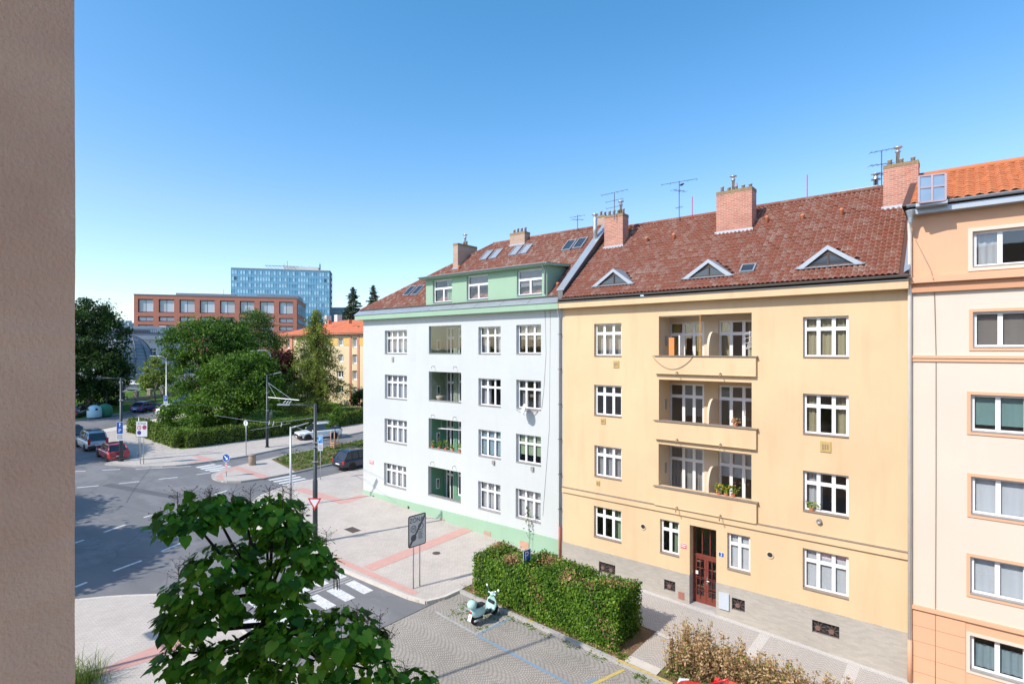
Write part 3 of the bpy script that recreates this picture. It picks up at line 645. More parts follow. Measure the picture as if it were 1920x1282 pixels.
# roof with a hip at the left
xr = -26.4
rb = MB(); E0, E1, R0, R1 = (XW0-.3, ye, ze-.03), (XW1, ye, ze-.03), (xr, yr, zr-.03), (XW1, yr, zr-.03); yb = 2*yr-ye
rb.quad(E0, E1, R1, R0); rb.add([E0, R0, (XW0-.3, yb, ze-.03)], [(0, 1, 2)]); rb.quad(R0, R1, (XW1, yb, ze-.03), (XW0-.3, yb, ze-.03))
WR = rb.build('roof', M['tile_white'], WB)
DX0, DX1, DZ0, DZ1 = W(798.7, 572, YF)[0], W(1025.7, 554, YF)[0], H+2.97, H+4.85
ZD = DZ1+.02; YD = ye+(ZD-ze)/KW                 # where the dormer roof meets the slope
roof_tiles(WR, XW0-.3, XW1-.1, ye, ze, yr, zr, .19, .27, M['tile_white'],
           lambda x, s: x > XW0-.3+(xr-XW0+.3)*s+.1 and not (DX0-.1 < x < DX1+.1 and ze+(zr-ze)*s < ZD))
MB().tube([(XW0-.3, ye, ze), (xr, yr, zr+.02)], .1, 8).build('hip_ridge', M['tile_white'], WR, True); MB().tube([(xr, yr, zr+.04), (XW1-.1, yr, zr+.04)], .12, 8).build('ridge', M['tile_white'], WR, True)
# long shed dormer
dsp = [(811.6,847.4,526,568,'right:green'), (875,915,518,563,'blind:taupe:.5'), (969,1016,507.5,555,'blind:taupe:.65')]
dops = [pxwin(*d[:4]) for d in dsp]; dops = [(a, c, max(e, DZ0+.05), min(f, DZ1-.2)) for a, c, e, f in dops]
db = grid_wall(DX0, DX1, DZ0, DZ1, YF, dops, .16)
for x, fl in ((DX0, 0), (DX1, 1)): db.add([(x, YF, DZ0-.1), (x, YF, DZ1), (x, YD+.05, DZ1+.02)], [(0, 2, 1) if fl else (0, 1, 2)])
DM = db.build('dormer', M['green_wall'], WB)
for d, o in zip(dsp, dops): window(DM, *o, YF, .14, 2, .38, d[4], sill=M['zinc'], top1=True)
MB().add([(DX0-.25, YF-.4, DZ1-.06), (DX1+.25, YF-.4, DZ1-.06), (DX1+.25, YD+.15, DZ1+.1), (DX0-.25, YD+.15, DZ1+.1), (DX0-.25, YF-.4, DZ1-.2), (DX1+.25, YF-.4, DZ1-.2), (DX1+.25, YD, DZ1-.04), (DX0-.25, YD, DZ1-.04)],
    [(0, 1, 2, 3), (4, 5, 1, 0), (5, 6, 2, 1), (0, 3, 7, 4), (4, 7, 6, 5)]).build('dormer_roof', [M['green_wall']], DM)
MB().quad((DX0-.26, YF-.41, DZ1-.052), (DX1+.26, YF-.41, DZ1-.052), (DX1+.26, YD+.2, DZ1+.112), (DX0-.26, YD+.2, DZ1+.112)).build('sheet_cover', M['zinc'], DM)
gutter(DM, DX0-.25, DX1+.25, YF-.47, DZ1-.06, .065, M['zinc'])
downpipe(DM, [(DX1-.1, YF-.4, DZ1-.12), (DX1-.1, YF-.2, DZ1-.35), (DX1-.1, YF-.08, DZ1-.5), (DX1-.1, YF-.08, DZ0+.1)], .04, M['zinc'])
for u, v in ((769.5,547), (784.7,546), (913,480.6), (931,478), (968,472), (987,469), (1068,462), (1089,458)):
    skylight(WR, u, v, PW, .66, 1.1, M['glass_dark'] if u < 800 or u > 1000 else M['zinc'])
for u, v in ((861,507), (1046,541)): vent(WR, u, v, PW)
chimney(WB, 849.5, 858.5, 506, 457, PW, M['tan_brick'], 2.0, 2, .5)
chimney(WB, 956, 983.6, 463, 438, PW, M['tan_brick'], .6, 4)
c_ = chimney(WB, 1119, 1134, 440, 405, (yr, zr, .01), M['tan_brick'], .6, 2)
x, y, z = roofpt(1116, 461, *PW)
MB().lathe((x, y, z-.2), [(.13, 0), (.13, 1.75), (.09, 1.85), (.09, 2.0), (.2, 2.02), (.2, 2.06), (.03, 2.12)], 14).build('steel_flue', M['steel_pos'], WB, True)
# fire wall between the two roofs
for x0, x1, dz, m_ in ((XW1-.12, XW1+.2, .42, 'zinc_dark'), (XW1-.2, XW1+.28, .50, 'zinc')):
    lo = dz-.5 if m_ == 'zinc_dark' else dz-.05
    MB().add([(x0, YF-.3, H+2.75+lo), (x1, YF-.3, H+2.75+lo), (x1, YF-.3, H+2.75+dz), (x0, YF-.3, H+2.75+dz), (x0, yr, zr+lo-.1), (x1, yr, zr+lo-.1), (x1, yr, zr+dz-.1), (x0, yr, zr+dz-.1)],
        [(0, 1, 2, 3), (3, 2, 6, 7), (1, 5, 6, 2), (0, 3, 7, 4), (0, 4, 5, 1), (4, 7, 6, 5)]).build('fire_wall' if m_ == 'zinc_dark' else 'fire_wall_capping', M[m_], WB)
xd = XW1-.12; downpipe(WB, [(xd+.1, YF-.35, H+2.5), (xd, YF-.3, H+2.1), (xd, YF-.11, H+1.7), (xd, YF-.11, H-9.6)], .055, M['zinc'])
downpipe(WB, [(xd, YF-.11, H-9.6), (xd, YF-.11, gz(xd)+.1)], .065, M['rust'])
for k in range(6): piece('pipe_bracket', M['zinc_dark'], WB, xd-.075, xd+.075, YF-.18, YF-.002, H+.8-k*1.9, H+.84-k*1.9)
# small fittings
for u, v in ((737,673.5),): x, z = W(u, v, YF); piece('vent_plate', M['sill'], WB, x-.1, x+.1, YF-.05, YF-.002, z-.17, z+.17)
for u, v in ((926,866), (999,878)): x, z = W(u, v, YF); piece('vent_hood', M['sill'], WB, x-.09, x+.09, YF-.1, YF-.002, z-.13, z+.1)
for u, v in ((813,686), (854,687), (812,777), (853,781), (811,865), (852,873)):
    x, z = W(u, v, YF-.1); MB().tube([(x, YF-.002, z-.05), (x, YF-.14, z), (x, YF-.26, z-.03), (x, YF-.28, z-.16)], .016, 6).build('drain_spout', M['zinc_dark'], WB, True)
downpipe(WB, [(W(1022, 560, YF)[0], YF-.02, H+2.2), (W(1024, 640, YF)[0], YF-.012, H-.2), (W(1020, 720, YF)[0], YF-.012, H-2.2), (W(1016, 766, YF)[0], YF-.012, H-3.3)], .009, M['sill'], 'cable')
downpipe(WB, [(W(1032, 585, YF)[0], YF-.012, H+2.1), (W(1030, 800, YF)[0], YF-.012, H-4.4), (W(1018, 960, YF)[0], YF-.012, H-9.3)], .008, M['sill'], 'cable')

# ================================================================ yellow apartment building
XY0, XY1 = XW1, -1.66
YB = thing('apartment_building', (-9.3, YF, GX(-9.3)), 'yellow apartment building with stacked balconies and old red tiled roof', 'building')
yspec = [(1114,1165.3,607.3,667.5,3,'half:grey',M['wframe_old']), (1114,1165.3,721,778,3,'dark',None), (1114.4,1165.3,834.2,892,3,'net:grey',None), (1113.5,1165,947.4,1005,3,'right:green',None),
 (1505.5,1591.3,594.3,670,3,'net:ochre',None), (1505.5,1591.3,737.5,813,3,'side:ochre',None), (1505.5,1591.3,881.5,957,3,'left:white',None), (1505,1591.3,1026.6,1102,3,'blind:blind:1',M['wframe_old']),
 (1237.4,1273.4,971.9,1035,2,'right:green',None), (1363.5,1406.8,997.6,1066,2,'blind:blind:1',M['wframe_old'])]
ops = [pxwin(*s[:4]) for s in yspec]
lg = [pxwin(1235.3,1409.4,593,666), pxwin(1235.3,1409.4,711,787), pxwin(1234.8,1409,831.6,909.3)]
door_o = pxwin(1293.2, 1343, 983.5, 1132)
bsp = [pxwin(1123.4,1154.2,1051,1070), pxwin(1245.6,1266.7,1084.6,1104), pxwin(1372.5,1397,1118.5,1141), pxwin(1523,1574,1160,1183.5)]
ZPL = H-10.43; ZTY = H+2.5
wall = grid_wall(XY0+.002, XY1, ZPL, ZTY, YF, [(*o, .2) for o in ops]+[(*o, .25) for o in lg]+[(door_o[0], door_o[1], ZPL, door_o[3], .45, 'lrt')], .2)
wall.quad((XY1, YF, -3), (XY1, YF+10.6, -3), (XY1, YF+10.6, ZTY), (XY1, YF, ZTY)); wall.quad((XY1, YF+10.6, -3), (XY0, YF+10.6, -3), (XY0, YF+10.6, ZTY), (XY1, YF+10.6, ZTY))
wall.build('wall', M['yellow_wall'], YB)
ph = grid_wall(XY0+.002, XY1, -3, ZPL, YF-.035, [(*o, .2) for o in bsp]+[(door_o[0], door_o[1], door_o[2], ZPL, .485, 'lrb')], .2)
ph.quad((XY0, YF-.035, ZPL), (door_o[0], YF-.035, ZPL), (door_o[0], YF-.001, ZPL), (XY0, YF-.001, ZPL)); ph.quad((door_o[1], YF-.035, ZPL), (XY1, YF-.035, ZPL), (XY1, YF-.001, ZPL), (door_o[1], YF-.001, ZPL))
ph.build('plinth', M['plinth_brick'], YB)
MB().quad((XY0, YF+3.2, -2), (XY1, YF+3.2, -2), (XY1, YF+3.2, ZTY), (XY0, YF+3.2, ZTY)).build('inner_wall', M['room'], YB)
for k in range(4):
    z = ops[k][2]-.9; piece('floor_slab', M['room'], YB, XY0+.05, XY1-.05, YF+1.7, YF+3.2, z-.25, z)
for s, o in zip(yspec, ops): window(YB, *o, YF, .16, s[4], .3, s[5], s[6], sill=M['cap_brown'], bar=.085)
for o in bsp:
    q = piece('basement_window', M['dark'], YB, o[0], o[1], YF+.1, YF+.13, o[2], o[3]); b = MB(); cx, cz = (o[0]+o[1])/2, (o[2]+o[3])/2; w_, h_ = (o[1]-o[0])/2, (o[3]-o[2])/2
    nsq = 2 if w_ > .45 else 1
    for k in range(nsq):
        ax = o[0]+(k+.5)*2*w_/nsq
        for a in range(4):
            an = math.pi*a/4+.2; dx = math.cos(an)*w_/nsq; dz = math.sin(an)*h_; b.tube([(ax-dx, YF+.03, cz-dz), (ax+dx, YF+.03, cz+dz)], .008, 5)
        b.lathe((ax-.05, YF+.045, cz-h_*.25), [(.1, 0), (.1, .01), (.0, .012)], 10, (0, -1, 0))
    for z in (o[2]+.03, o[3]-.03): b.tube([(o[0], YF+.03, z), (o[1], YF+.03, z)], .01, 5)
    b.build('grille', plain('rusty_grille', (.20, .12, .10), .7, .3, 9, coord='pos'), q)
# entrance
x0, x1, z0, z1 = door_o; yd = YF+.42; zl = z0+.02; zm = W(1293.2, 1074, YF)[1]+.1
zt = W(1300, 1040, YF+.42)[1]; st = piece('doorstep', M['kerb'], YB, x0+.003, x1-.003, YF-.05, YF+.5, z0-.2, zl)
fr = grid_wall(x0, x1, zl, z1-.002, yd, [(x0+.06, x1-.06, zl+.01, zt), (x0+.06, x0+.06+(x1-x0-.12)/3-.02, zt+.12, z1-.06), (x0+.06+(x1-x0-.12)/3+.02, x0+.06+(x1-x0-.12)*2/3-.02, zt+.12, z1-.06), (x0+.06+(x1-x0-.12)*2/3+.02, x1-.06, zt+.12, z1-.06)], .06)
DR = fr.build('entrance_door', M['door_wood'], YB)
for k in range(3): a = x0+.06+(x1-x0-.12)*k/3; piece('pane', M['glass'], DR, a+.01, a+(x1-x0-.12)/3-.01, yd+.03, yd+.036, zt+.11, z1-.05)
xm = (x0+x1)/2
for a, c in ((x0+.065, xm-.006), (xm+.006, x1-.065)):
    P = []; n = 4
    for i in range(n):
        for j in range(2):
            za = zl+.32+i*(zt-zl-.42)/n; P.append((a+.09+j*(c-a-.18)/2+.006, a+.09+(j+1)*(c-a-.18)/2-.006, za+.008, za+(zt-zl-.42)/n-.008))
    lf = grid_wall(a, c, zl+.012, zt-.004, yd+.015, P, .04).build('door_leaf', M['door_wood'], DR)
    piece('pane', M['glass'], DR, a+.1, c-.1, yd+.045, yd+.05, zl+.3, zt-.08)
    for k in range(3): MB().tube([(a+.05, yd-.02, zl+.62+k*.5), (c-.05, yd-.02, zl+.62+k*.5)], .011, 6).build('push_bar', M['door_wood'], DR, True)
    MB().tube([((a+c)/2, yd-.025, zl+.2), ((a+c)/2, yd-.025, zt-.1)], .009, 6).build('guard_rod', M['door_wood'], DR, True)
piece('handle_plate', M['steel'], DR, xm+.03, xm+.07, yd-.01, yd+.012, zl+.95, zl+1.25); MB().tube([(xm+.05, yd-.06, zl+1.1), (xm+.16, yd-.06, zl+1.1)], .012, 6).build('handle', M['steel'], DR)
piece('paper_notice', M['whitepaint'], DR, x0+.12, x0+.24, yd-.004, yd+.001, zl+1.3, zl+1.46) and None
piece('hall_wall', M['room'], YB, x0-.3, x1+.3, YF+2.4, YF+2.5, z0, z1+.2)
# balconies
pwin = [(1228,1417,666,700.6), (1227.5,1417.5,787,822.5), (1227,1418,909.5,915.5)]
for k, o in enumerate(lg):
    x0, x1, z0, z1 = o; L = x1-x0; zf = z0-.95; zc = z1-.12
    ins = [('side:yellow', 'side:ochre'), ('dark', 'dark'), ('net:grey', 'blind:blind:.45')][k]
    xa_, xb_, xc_ = [W(u_, 655, YF+1.4)[0] for u_ in (1255, 1321, 1347.6)]; us = [(xa_, xb_, zf+.02, zc-.12, 3, .24, ins[0], 'balcony_door', (1.25, .9, .9)), (xc_, x1-.1, zf+.02, zc-.12, 3, .24, ins[1], 'balcony_door', (.95, .95, 1.1))]
    lo = loggia(YB, o, YF, 1.35, M['yellow_wall'] if k == 1 else M['loggia_wall'], .95, us, .25)
    xm = x0+L*.545; n = 10; prof = [(YF+1.34, zf)]+[(YF+1.34, z0+1.0)]+[(YF+.72-.62*math.sin(a*math.pi/2/n), z0+.25+.85*math.cos(a*math.pi/2/n)) for a in range(n+1)]+[(YF+.1, zf)]
    MB().prism([(xm-.05, y, z) for y, z in prof], (.1, 0, 0)).build('divider', M['loggia_wall'], lo)
    px = pwin[k]; xa, xb = W(px[0], px[2], YF-.14)[0], W(px[1], px[2], YF-.14)[0]; zt_ = W(px[0], px[2], YF-.14)[1]; zb_ = W(px[0], px[3], YF-.14)[1] if k < 2 else H-7.45
    MB().box(xa, xb, YF-.14, YF-.001, zb_, zt_-.04).build('balcony_parapet', M['yellow_wall'], YB); piece('coping', M['cap_brown'], YB, xa-.06, xb+.06, YF-.2, YF+.246, zt_-.038, zt_)
    piece('moulding', M['yellow_wall'], YB, xa+.02, xb-.02, YF-.17, YF-.141, zb_+.01, zb_+.05)
    for f in (.235, .705):
        xx = x0+L*f; MB().tube([(xx, YF-.14, zb_+.03), (xx, YF-.2, zb_+.12), (xx, YF-.34, zb_+.11), (xx+.02, YF-.38, zb_-.1)], .022, 6).build('drain_spout', M['cap_brown'], YB, True)
    piece('meter_niche', M['sill'], lo, x0-.015, x0+.01, YF+.75, YF+.95, z0+.45, z0+.95)
CO = MB(); CO.box(XY0+.01, XY1+.02, YF-.42, YF-.002, H+2.21, H+2.5); CO.build('cornice', M['yellow_wall'], YB)
piece('cornice_sheet', M['zinc_dark'], YB, XY0+.01, XY1+.05, YF-.46, YF-.01, H+2.503, H+2.56)
SB = MB(); SB.box(XY0+.01, XY1, YF-.09, YF-.002, H-7.72, H-7.46); SB.build('string_course', M['yellow_wall'], YB); piece('string_capping', M['cap_brown'], YB, XY0+.01, XY1, YF-.12, YF-.002, H-7.457, H-7.43)
gutter(YB, XY0+.05, XY1+.1, YF-.5, H+2.7, .085, M['zinc_dark'])
for u, v in ((1206,987), (1444,1040)): x, z = W(u, v, YF); o = MB().lathe((x, YF+.002, z), [(.15, 0), (.15, .03), (.11, .03), (.11, .012), (.0, .01)], 18, (0, -1, 0)).build('round_vent', [M['loggia_wall']], YB, True); MB().lathe((x, YF-.012, z+.01), [(.1, 0), (.1, .006), (0, .006)], 16, (0, -1, 0)).build('hole', M['dark'], o)
for u, v, s in ((1155.5,682.5,.16), (1131,789,.13), (1121.5,905,.1), (1548,837,.19)):
    x, z = W(u, v, YF); o = piece('relief_plate', plain('ochre_cast_vent', (.52, .36, .13), .7, .25, 20, coord='pos'), YB, x-s, x+s, YF-.04, YF-.002, z-s*1.1, z+s*1.1)
    for k in range(3): piece('slot', M['cap_brown'], o, x-s*.6+k*s*.45, x-s*.6+k*s*.45+s*.25, YF-.05, YF-.038, z-s*.7+.1*s*k, z+s*.5)
x, z = W(1536, 976, YF); MB().lathe((x, YF, z), [(.1, 0), (.1, .12), (.07, .13), (.06, .1)], 14, (0, -1, 0)).build('vent_pipe', M['sill'], YB, True)
x, z = W(1358, 1126, YF-.035); piece('meter_box', plain('pale_meter_box', (.50, .55, .60), .5, .08, 3, coord='pos'), YB, x-.22, x+.22, YF-.11, YF-.036, z-.36, z+.36)
x, z = W(1277.5, 1116, YF-.035); piece('plaque', plain('red_granite', (.36, .15, .12), .4, .3, 30, coord='pos'), YB, x-.14, x+.14, YF-.06, YF-.036, z-.16, z+.16)
ye, ze, yr, zr = YF-.45, H+2.74, 30.0, H+7.27; KY = (zr-ze)/(yr-ye); PY = (ye, ze, KY)
rb = MB(); rb.quad((XY0+.2, ye, ze-.03), (XY1, ye, ze-.03), (XY1, yr, zr-.03), (XY0+.2, yr, zr-.03)); rb.quad((XY0+.2, yr, zr-.03), (XY1, yr, zr-.03), (XY1, 2*yr-ye, ze-.03), (XY0+.2, 2*yr-ye, ze-.03))
YR = rb.build('roof', M['under'], YB)
dorm = []
for ul, vl, ur, vr, ua, va in ((1112.5,536.6,1190,532,1152.3,506), (1281,523.7,1375.8,515.5,1330,488.6), (1494,504,1620,494.5,1553,463)):
    ub, vb = ua, vl+(vr-vl)*(ua-ul)/(ur-ul); x, y, z = roofpt(ub, vb, *PY); dorm.append((W(ul, vl, y)[0], W(ur, vr, y)[0], x, y, z, W(ua, va, y)[1]))
def indorm(x, s):
    z = ze+(zr-ze)*s
    for a, c, xa, y, zb, zt in dorm:
        f = 1-abs(x-xa)/((xa-a) if x < xa else (c-xa))
        if f > .08 and zb-.05 < z < zb+(zt-zb)*f-.03: return True
    return False
roof_tiles(YR, XY0+.25, XY1-.12, ye, ze, yr, zr, .19, .27, M['tile_old'], lambda x, s: not indorm(x, s), 300, lambda p: math.hypot(p[0], 25+p[1]*.7))
MB().tube([(XY0+.25, yr, zr+.05), (XY1-.1, yr, zr+.05)], .12, 8).build('ridge', M['tile_old'], YR, True)
MB().add([(XY1-.12, ye, ze+.06), (XY1+.05, ye, ze+.16), (XY1+.05, yr, zr+.16), (XY1-.12, yr, zr+.06)], [(0, 1, 2, 3)]).build('edge_flashing', M['zinc'], YR)
for a, c, xa, y, zb, zt in dorm:
    yp = y+(zt-zb)/KY; y0 = y-.06
    b = MB(); b.add([(a, y0, zb), (xa, y0-.08, zt+.05), (xa, yp+.1, zt+.08)], [(0, 1, 2)]); b.add([(c, y0, zb), (xa, y0-.08, zt+.05), (xa, yp+.1, zt+.08)], [(0, 2, 1)])
    t_ = .13
    b.add([(a, y0-.1, zb), (xa, y0-.1, zt+.05), (c, y0-.1, zb), (c-.3, y0-.1, zb), (xa, y0-.1, zt-.12), (a+.3, y0-.1, zb)], [(0, 5, 4, 1), (1, 4, 3, 2)])
    b.add([(a, y0-.1, zb), (xa, y0-.1, zt+.05), (xa, y0, zt+.05), (a, y0, zb)], [(0, 1, 2, 3)]); b.add([(c, y0-.1, zb), (xa, y0-.1, zt+.05), (xa, y0, zt+.05), (c, y0, zb)], [(3, 2, 1, 0)])
    b.add([(a-.05, y0-.16, zb-.04), (c+.05, y0-.16, zb-.04), (c+.05, y0+.02, zb+.05), (a-.05, y0+.02, zb+.05)], [(0, 1, 2, 3)])
    dm = b.build('roof_dormer', M['zinc'], YB)
    k = .24; wl, wr = a+(xa-a)*k, c-(c-xa)*k; hh = (zt-zb)*(1-k)-.05
    f = MB(); f.add([(a+.28, y0-.02, zb+.03), (c-.28, y0-.02, zb+.03), (xa, y0-.02, zt-.1), (wl+.05, y0-.02, zb+.09), (wr-.05, y0-.02, zb+.09), (xa, y0-.02, zb+hh-.05)], [(0, 1, 4, 3), (1, 2, 5, 4), (2, 0, 3, 5)])
    f.box(xa-.035, xa+.035, y0-.03, y0, zb+.05, zb+hh); f.build('frame', M['dormer_frame'], dm)
    for s_ in (0, 1):
        P = [(wl+.06, y0+.01, zb+.09), (xa-.02, y0+.01, zb+.09), (xa-.02, y0+.01, zb+hh-.06)] if s_ == 0 else [(xa+.02, y0+.01, zb+.09), (wr-.06, y0+.01, zb+.09), (xa+.02, y0+.01, zb+hh-.06)]
        MB().prism(P, (0, .01, 0)).build('pane', M['glass_dark'], dm)
skylight(YR, 1403, 506, PY, .62, .62, M['glass_dark'])
for u, v in ((1182,432), (1212.5,456), (1263.5,450), (1438,418), (1505,415), (1578,405)): vent(YR, u, v, PY)
chimney(YB, 1343, 1409.7, 440, 361, PY, M['red_brick'], .75, 5, .42); chimney(YB, 1133, 1167.5, 467, 405, PY, M['red_brick'], .7, 4, .75); chimney(YB, 1656, 1722, 393.6, 311, PY, M['red_brick'], .7, 3, .4)
for u, v, w_, h_ in ((1235,414,1.6,.25), (1615,354,2.2,.3)):
    x, y, z = roofpt(u, v, yr, zr, .001); piece('rooflight_box', M['zinc'], YB, x-w_/2, x+w_/2, yr+.4, yr+1.6, zr-.4, zr+h_)
x, y, z = roofpt(1636, 350, yr, zr, .001); MB().lathe((x, yr+.5, zr+.2), [(.1, 0), (.1, .35), (.2, .37), (.2, .42), (.1, .44), (.1, .6), (.22, .64), (.03, .7)], 12).build('flue', M['steel_pos'], YB, True)
# ================================================================ orange apartment building
XO0, XO1 = -1.64, 9.0
OB = thing('apartment_building', (3.5, YF, GX(3.5)), 'cream and orange apartment building with framed windows at the right edge', 'building')
osp = [(1823.5,434.7,502,'side:white','cream_wall',.12), (1824,585,652,'blind:taupe:.99','orange_wall',.1), (1820,739,808.5,'blind:teal:.85','orange_wall',.1), (1820.5,892,963,'blind:blind:1','orange_wall',.1), (1819,1042,1112,'blind:blind:1','orange_wall',.1), (1818.7,1189,1254.6,'half:bluish','cream_wall',.1)]
ops = []
for u, a, c, *_ in osp:
    x, zt = W(u, a, YF); zb = W(u, c, YF)[1]; ops.append((x, x+2.15, zb, zt)); 
ops2 = ops+[(a+4.3, c+4.3, e, f) for a, c, e, f in ops]
ZB1 = W(1712, 1131, YF)[1]; ZB2 = W(1712, 530, YF)[1]; ZTO = H+5.05
for nm, za, zb, m_ in (('wall', -4, ZB1, 'orange_wall'), ('wall', ZB1, ZB2, 'cream_wall'), ('wall', ZB2, ZTO, 'orange_wall')):
    w_ = grid_wall(XO0, XO1, za, zb, YF-.02, [(*o, .2) for o in ops2 if za <= o[2] and o[3] <= zb], .2)
    if zb == ZTO: w_.quad((XO0, YF-.02, za), (XO0, YF-.02, zb), (XO0, YF+10, zb), (XO0, YF+10, za))
    w_.build(nm, M[m_], OB)
MB().quad((XO0, YF+2.6, -2), (XO1, YF+2.6, -2), (XO1, YF+2.6, ZTO), (XO0, YF+2.6, ZTO)).build('inner_wall', M['room'], OB)
for i, o in enumerate(ops2):
    k = i % 6; window(OB, *o, YF-.02, .14, 3, 0, osp[k][3], sill=M['sill'], bar=.085); a, c, e, f = o; t_ = osp[k][5]; y0, y1 = YF-.055, YF-.021
    for nm, bx in (('surround', (a-t_, c+t_, f, f+t_)), ('surround', (a-t_, c+t_, e-t_, e)), ('surround', (a-t_, a, e, f)), ('surround', (c, c+t_, e, f))): piece(nm, M[osp[k][4]], OB, bx[0], bx[1], y0, y1, bx[2], bx[3])
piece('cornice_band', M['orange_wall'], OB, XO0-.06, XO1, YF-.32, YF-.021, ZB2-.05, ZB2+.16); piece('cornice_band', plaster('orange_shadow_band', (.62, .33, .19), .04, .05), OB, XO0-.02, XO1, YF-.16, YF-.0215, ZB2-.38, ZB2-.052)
zz = W(1717, 666, YF)[1]; piece('string_course', M['orange_wall'], OB, XO0, XO1, YF-.1, YF-.021, zz-.1, zz); piece('string_course', M['orange_wall'], OB, XO0, XO1, YF-.07, YF-.0212, zz-.22, zz-.13)
piece('base_moulding', M['orange_wall'], OB, XO0, XO1, YF-.12, YF-.021, ZB1-.14, ZB1-.002)
for i in range(9):
    zt = ZB1-.2-i*.56; zb = zt-.545
    for xa, xb in ((XO0+.01, ops[5][0]-.12), (ops[5][1]+.12, ops[5][1]+1.9)):
        if zb > -1.2: piece('rustication_panel', M['orange_wall'], OB, xa, xb, YF-.045, YF-.021, zb, zt)
    if zt < ops[5][2]-.12 and zb > -1.2: piece('rustication_panel', M['orange_wall'], OB, ops[5][0]-.115, ops[5][1]+.115, YF-.0445, YF-.021, zb, zt)
downpipe(OB, [(XO0-.02+.1, YF-.5, H+4.95), (XO0+.02, YF-.3, H+4.5), (XO0+.02, YF-.12, H+4.2), (XO0+.02, YF-.12, H-10.6)], .065, M['pipe_cream']); downpipe(OB, [(XO0+.02, YF-.12, H-10.6), (XO0+.02, YF-.12, gz(XO0)+.05)], .075, M['pipe_orange'])
MB().lathe((XO0+.06, YF-.5, H+4.55), [(.06, 0), (.08, .2), (.14, .42), (.14, .45)], 10).build('pipe_hopper', M['zinc'], OB)
CO = MB(); CO.box(XO0, XO1, YF-.45, YF-.02, H+4.86, H+5.05); CO.build('eaves_board', M['zinc'], OB); gutter(OB, XO0-.05, XO1, YF-.52, H+5.2, .09, M['zinc'])
uc = 1752; pts = [(W(1717, 450, YF)[0], YF-.03, W(1717, 450, YF)[1]), (W(1745, 505, YF)[0], YF-.03, W(1745, 505, YF)[1])]+[(W(u, v, YF)[0], YF-(.36 if v == 525 else .045), W(u, v, YF)[1]) for u, v in ((1751, 525), (1752, 540), (1755, 660), (1755, 900), (1754, 1130), (1754, 1200), (1754, 1281))]
downpipe(OB, pts, .012, M['cap_brown'], 'cable')
ye, ze, yr, zr = YF-.45, H+5.22, 29.2, H+7.3; KO = (zr-ze)/(yr-ye)
rb = MB(); rb.quad((XO0-.2, ye, ze-.03), (XO1, ye, ze-.03), (XO1, yr, zr-.03), (XO0-.2, yr, zr-.03)); rb.quad((XO0-.2, yr, zr-.03), (XO1, yr, zr-.03), (XO1, yr+5, ze), (XO0-.2, yr+5, ze)); rb.add([(XO0-.2, ye, ze-.03), (XO0-.2, yr, zr-.03), (XO0-.2, yr+5, ze)], [(0, 1, 2)])
OR = rb.build('roof', M['under'], OB)
roof_tiles(OR, -1.6, 5.0, ye, ze, yr, zr, .3, .38, M['tile_orange'], lambda x, s: True, 250, lambda p: abs(p[0]-.4))
MB().tube([(XO0-.2, yr, zr+.06), (XO1, yr, zr+.06)], .13, 8).build('ridge', M['tile_orange'], OR, True)
for u, v in ((1787,348), (1846,340), (1903,330)): x, y, z = roofpt(u, v, ye, ze, KO); MB().add([(x-.14, y, z+.03), (x+.14, y, z+.03), (x, y-.02, z+.2), (x, y+.4, z+.22)], [(0, 1, 2), (0, 2, 3), (1, 3, 2)]).build('ridge_vent', M['tile_orange'], OR)
# glazed roof exit between chimney and orange roof
ys_ = roofpt(1748, 384, ye, ze, KO)[1]-.1; x, z = W(1723, 380, ys_); x2, z2 = W(1773, 372, ys_); zt = W(1748, 327, ys_)[1]
RG = MB(); ex = Vector((x2-x, .15, 0)); 
for f in (0, .5, 1): RG.obox((x+(x2-x)*f, ys_+.15*f, (z+zt)/2), (.03, 0, 0), (0, .03, 0), (0, 0, (zt-z)/2))
for zz in (z, (z*.45+zt*.55), zt): RG.obox(((x+x2)/2, ys_+.075, zz), (abs(x2-x)/2, .075, 0), (0, .025, 0), (0, 0, .03))
rg = RG.build('roof_screen', plain('pink_grey_steel', (.42, .33, .36), .5, .1, 6, coord='pos'), OB)
for f in (0, .5): MB().quad((x+(x2-x)*f+.03, ys_+.15*f, z+.03), (x+(x2-x)*(f+.5)-.03, ys_+.15*(f+.5), z+.03), (x+(x2-x)*(f+.5)-.03, ys_+.15*(f+.5), zt-.03), (x+(x2-x)*f+.03, ys_+.15*f, zt-.03)).build('pane', plain('blue_screen_glass', (.24, .34, .46), .1, .3, 1.2, spec=.8, coord='pos') if f == 0 else MATS['blue_screen_glass'], rg)
MB().box(x-.1, x2+.05, ys_+.15, ys_+1.3, z-.1, z+.02).build('roof_exit', M['zinc'], OB)

# ================================================================ the building the camera looks out of
NB = thing('corner_building', (-3, -3, 0), 'beige roughcast wall in shade filling the left edge', 'building')
NE = -17.0
w_ = MB(); w_.box(NE, 16, -12.4, -.45, -2, 14.9); w_.build('wall', M['own_wall'], NB)
cx, cy = ray(140.5, 641)[0]*1.25, ray(140.5, 641)[1]*1.25
bay = MB(); n = 420; jit_ = [random.gauss(0, .0013) for _ in range(n+1)]
for i in range(n):
    za, zb = 2+i*(15.6-2)/n, 2+(i+1)*(15.6-2)/n
    f = lambda z: cx-.004*(z-H)*1.25+.0035*math.sin(z*3.1)+.002*math.sin(z*11)+jit_[round((z-2)/13.6*n)]
    bay.quad((f(za), -.45, za), (f(za), cy, za), (f(zb), cy, zb), (f(zb), -.45, zb)); bay.quad((f(za), cy, za), (cx-4.5, cy, za), (cx-4.5, cy, zb), (f(zb), cy, zb)); bay.quad((cx-4.5, cy, za), (cx-4.5, -.45, za), (cx-4.5, -.45, zb), (cx-4.5, cy, zb))
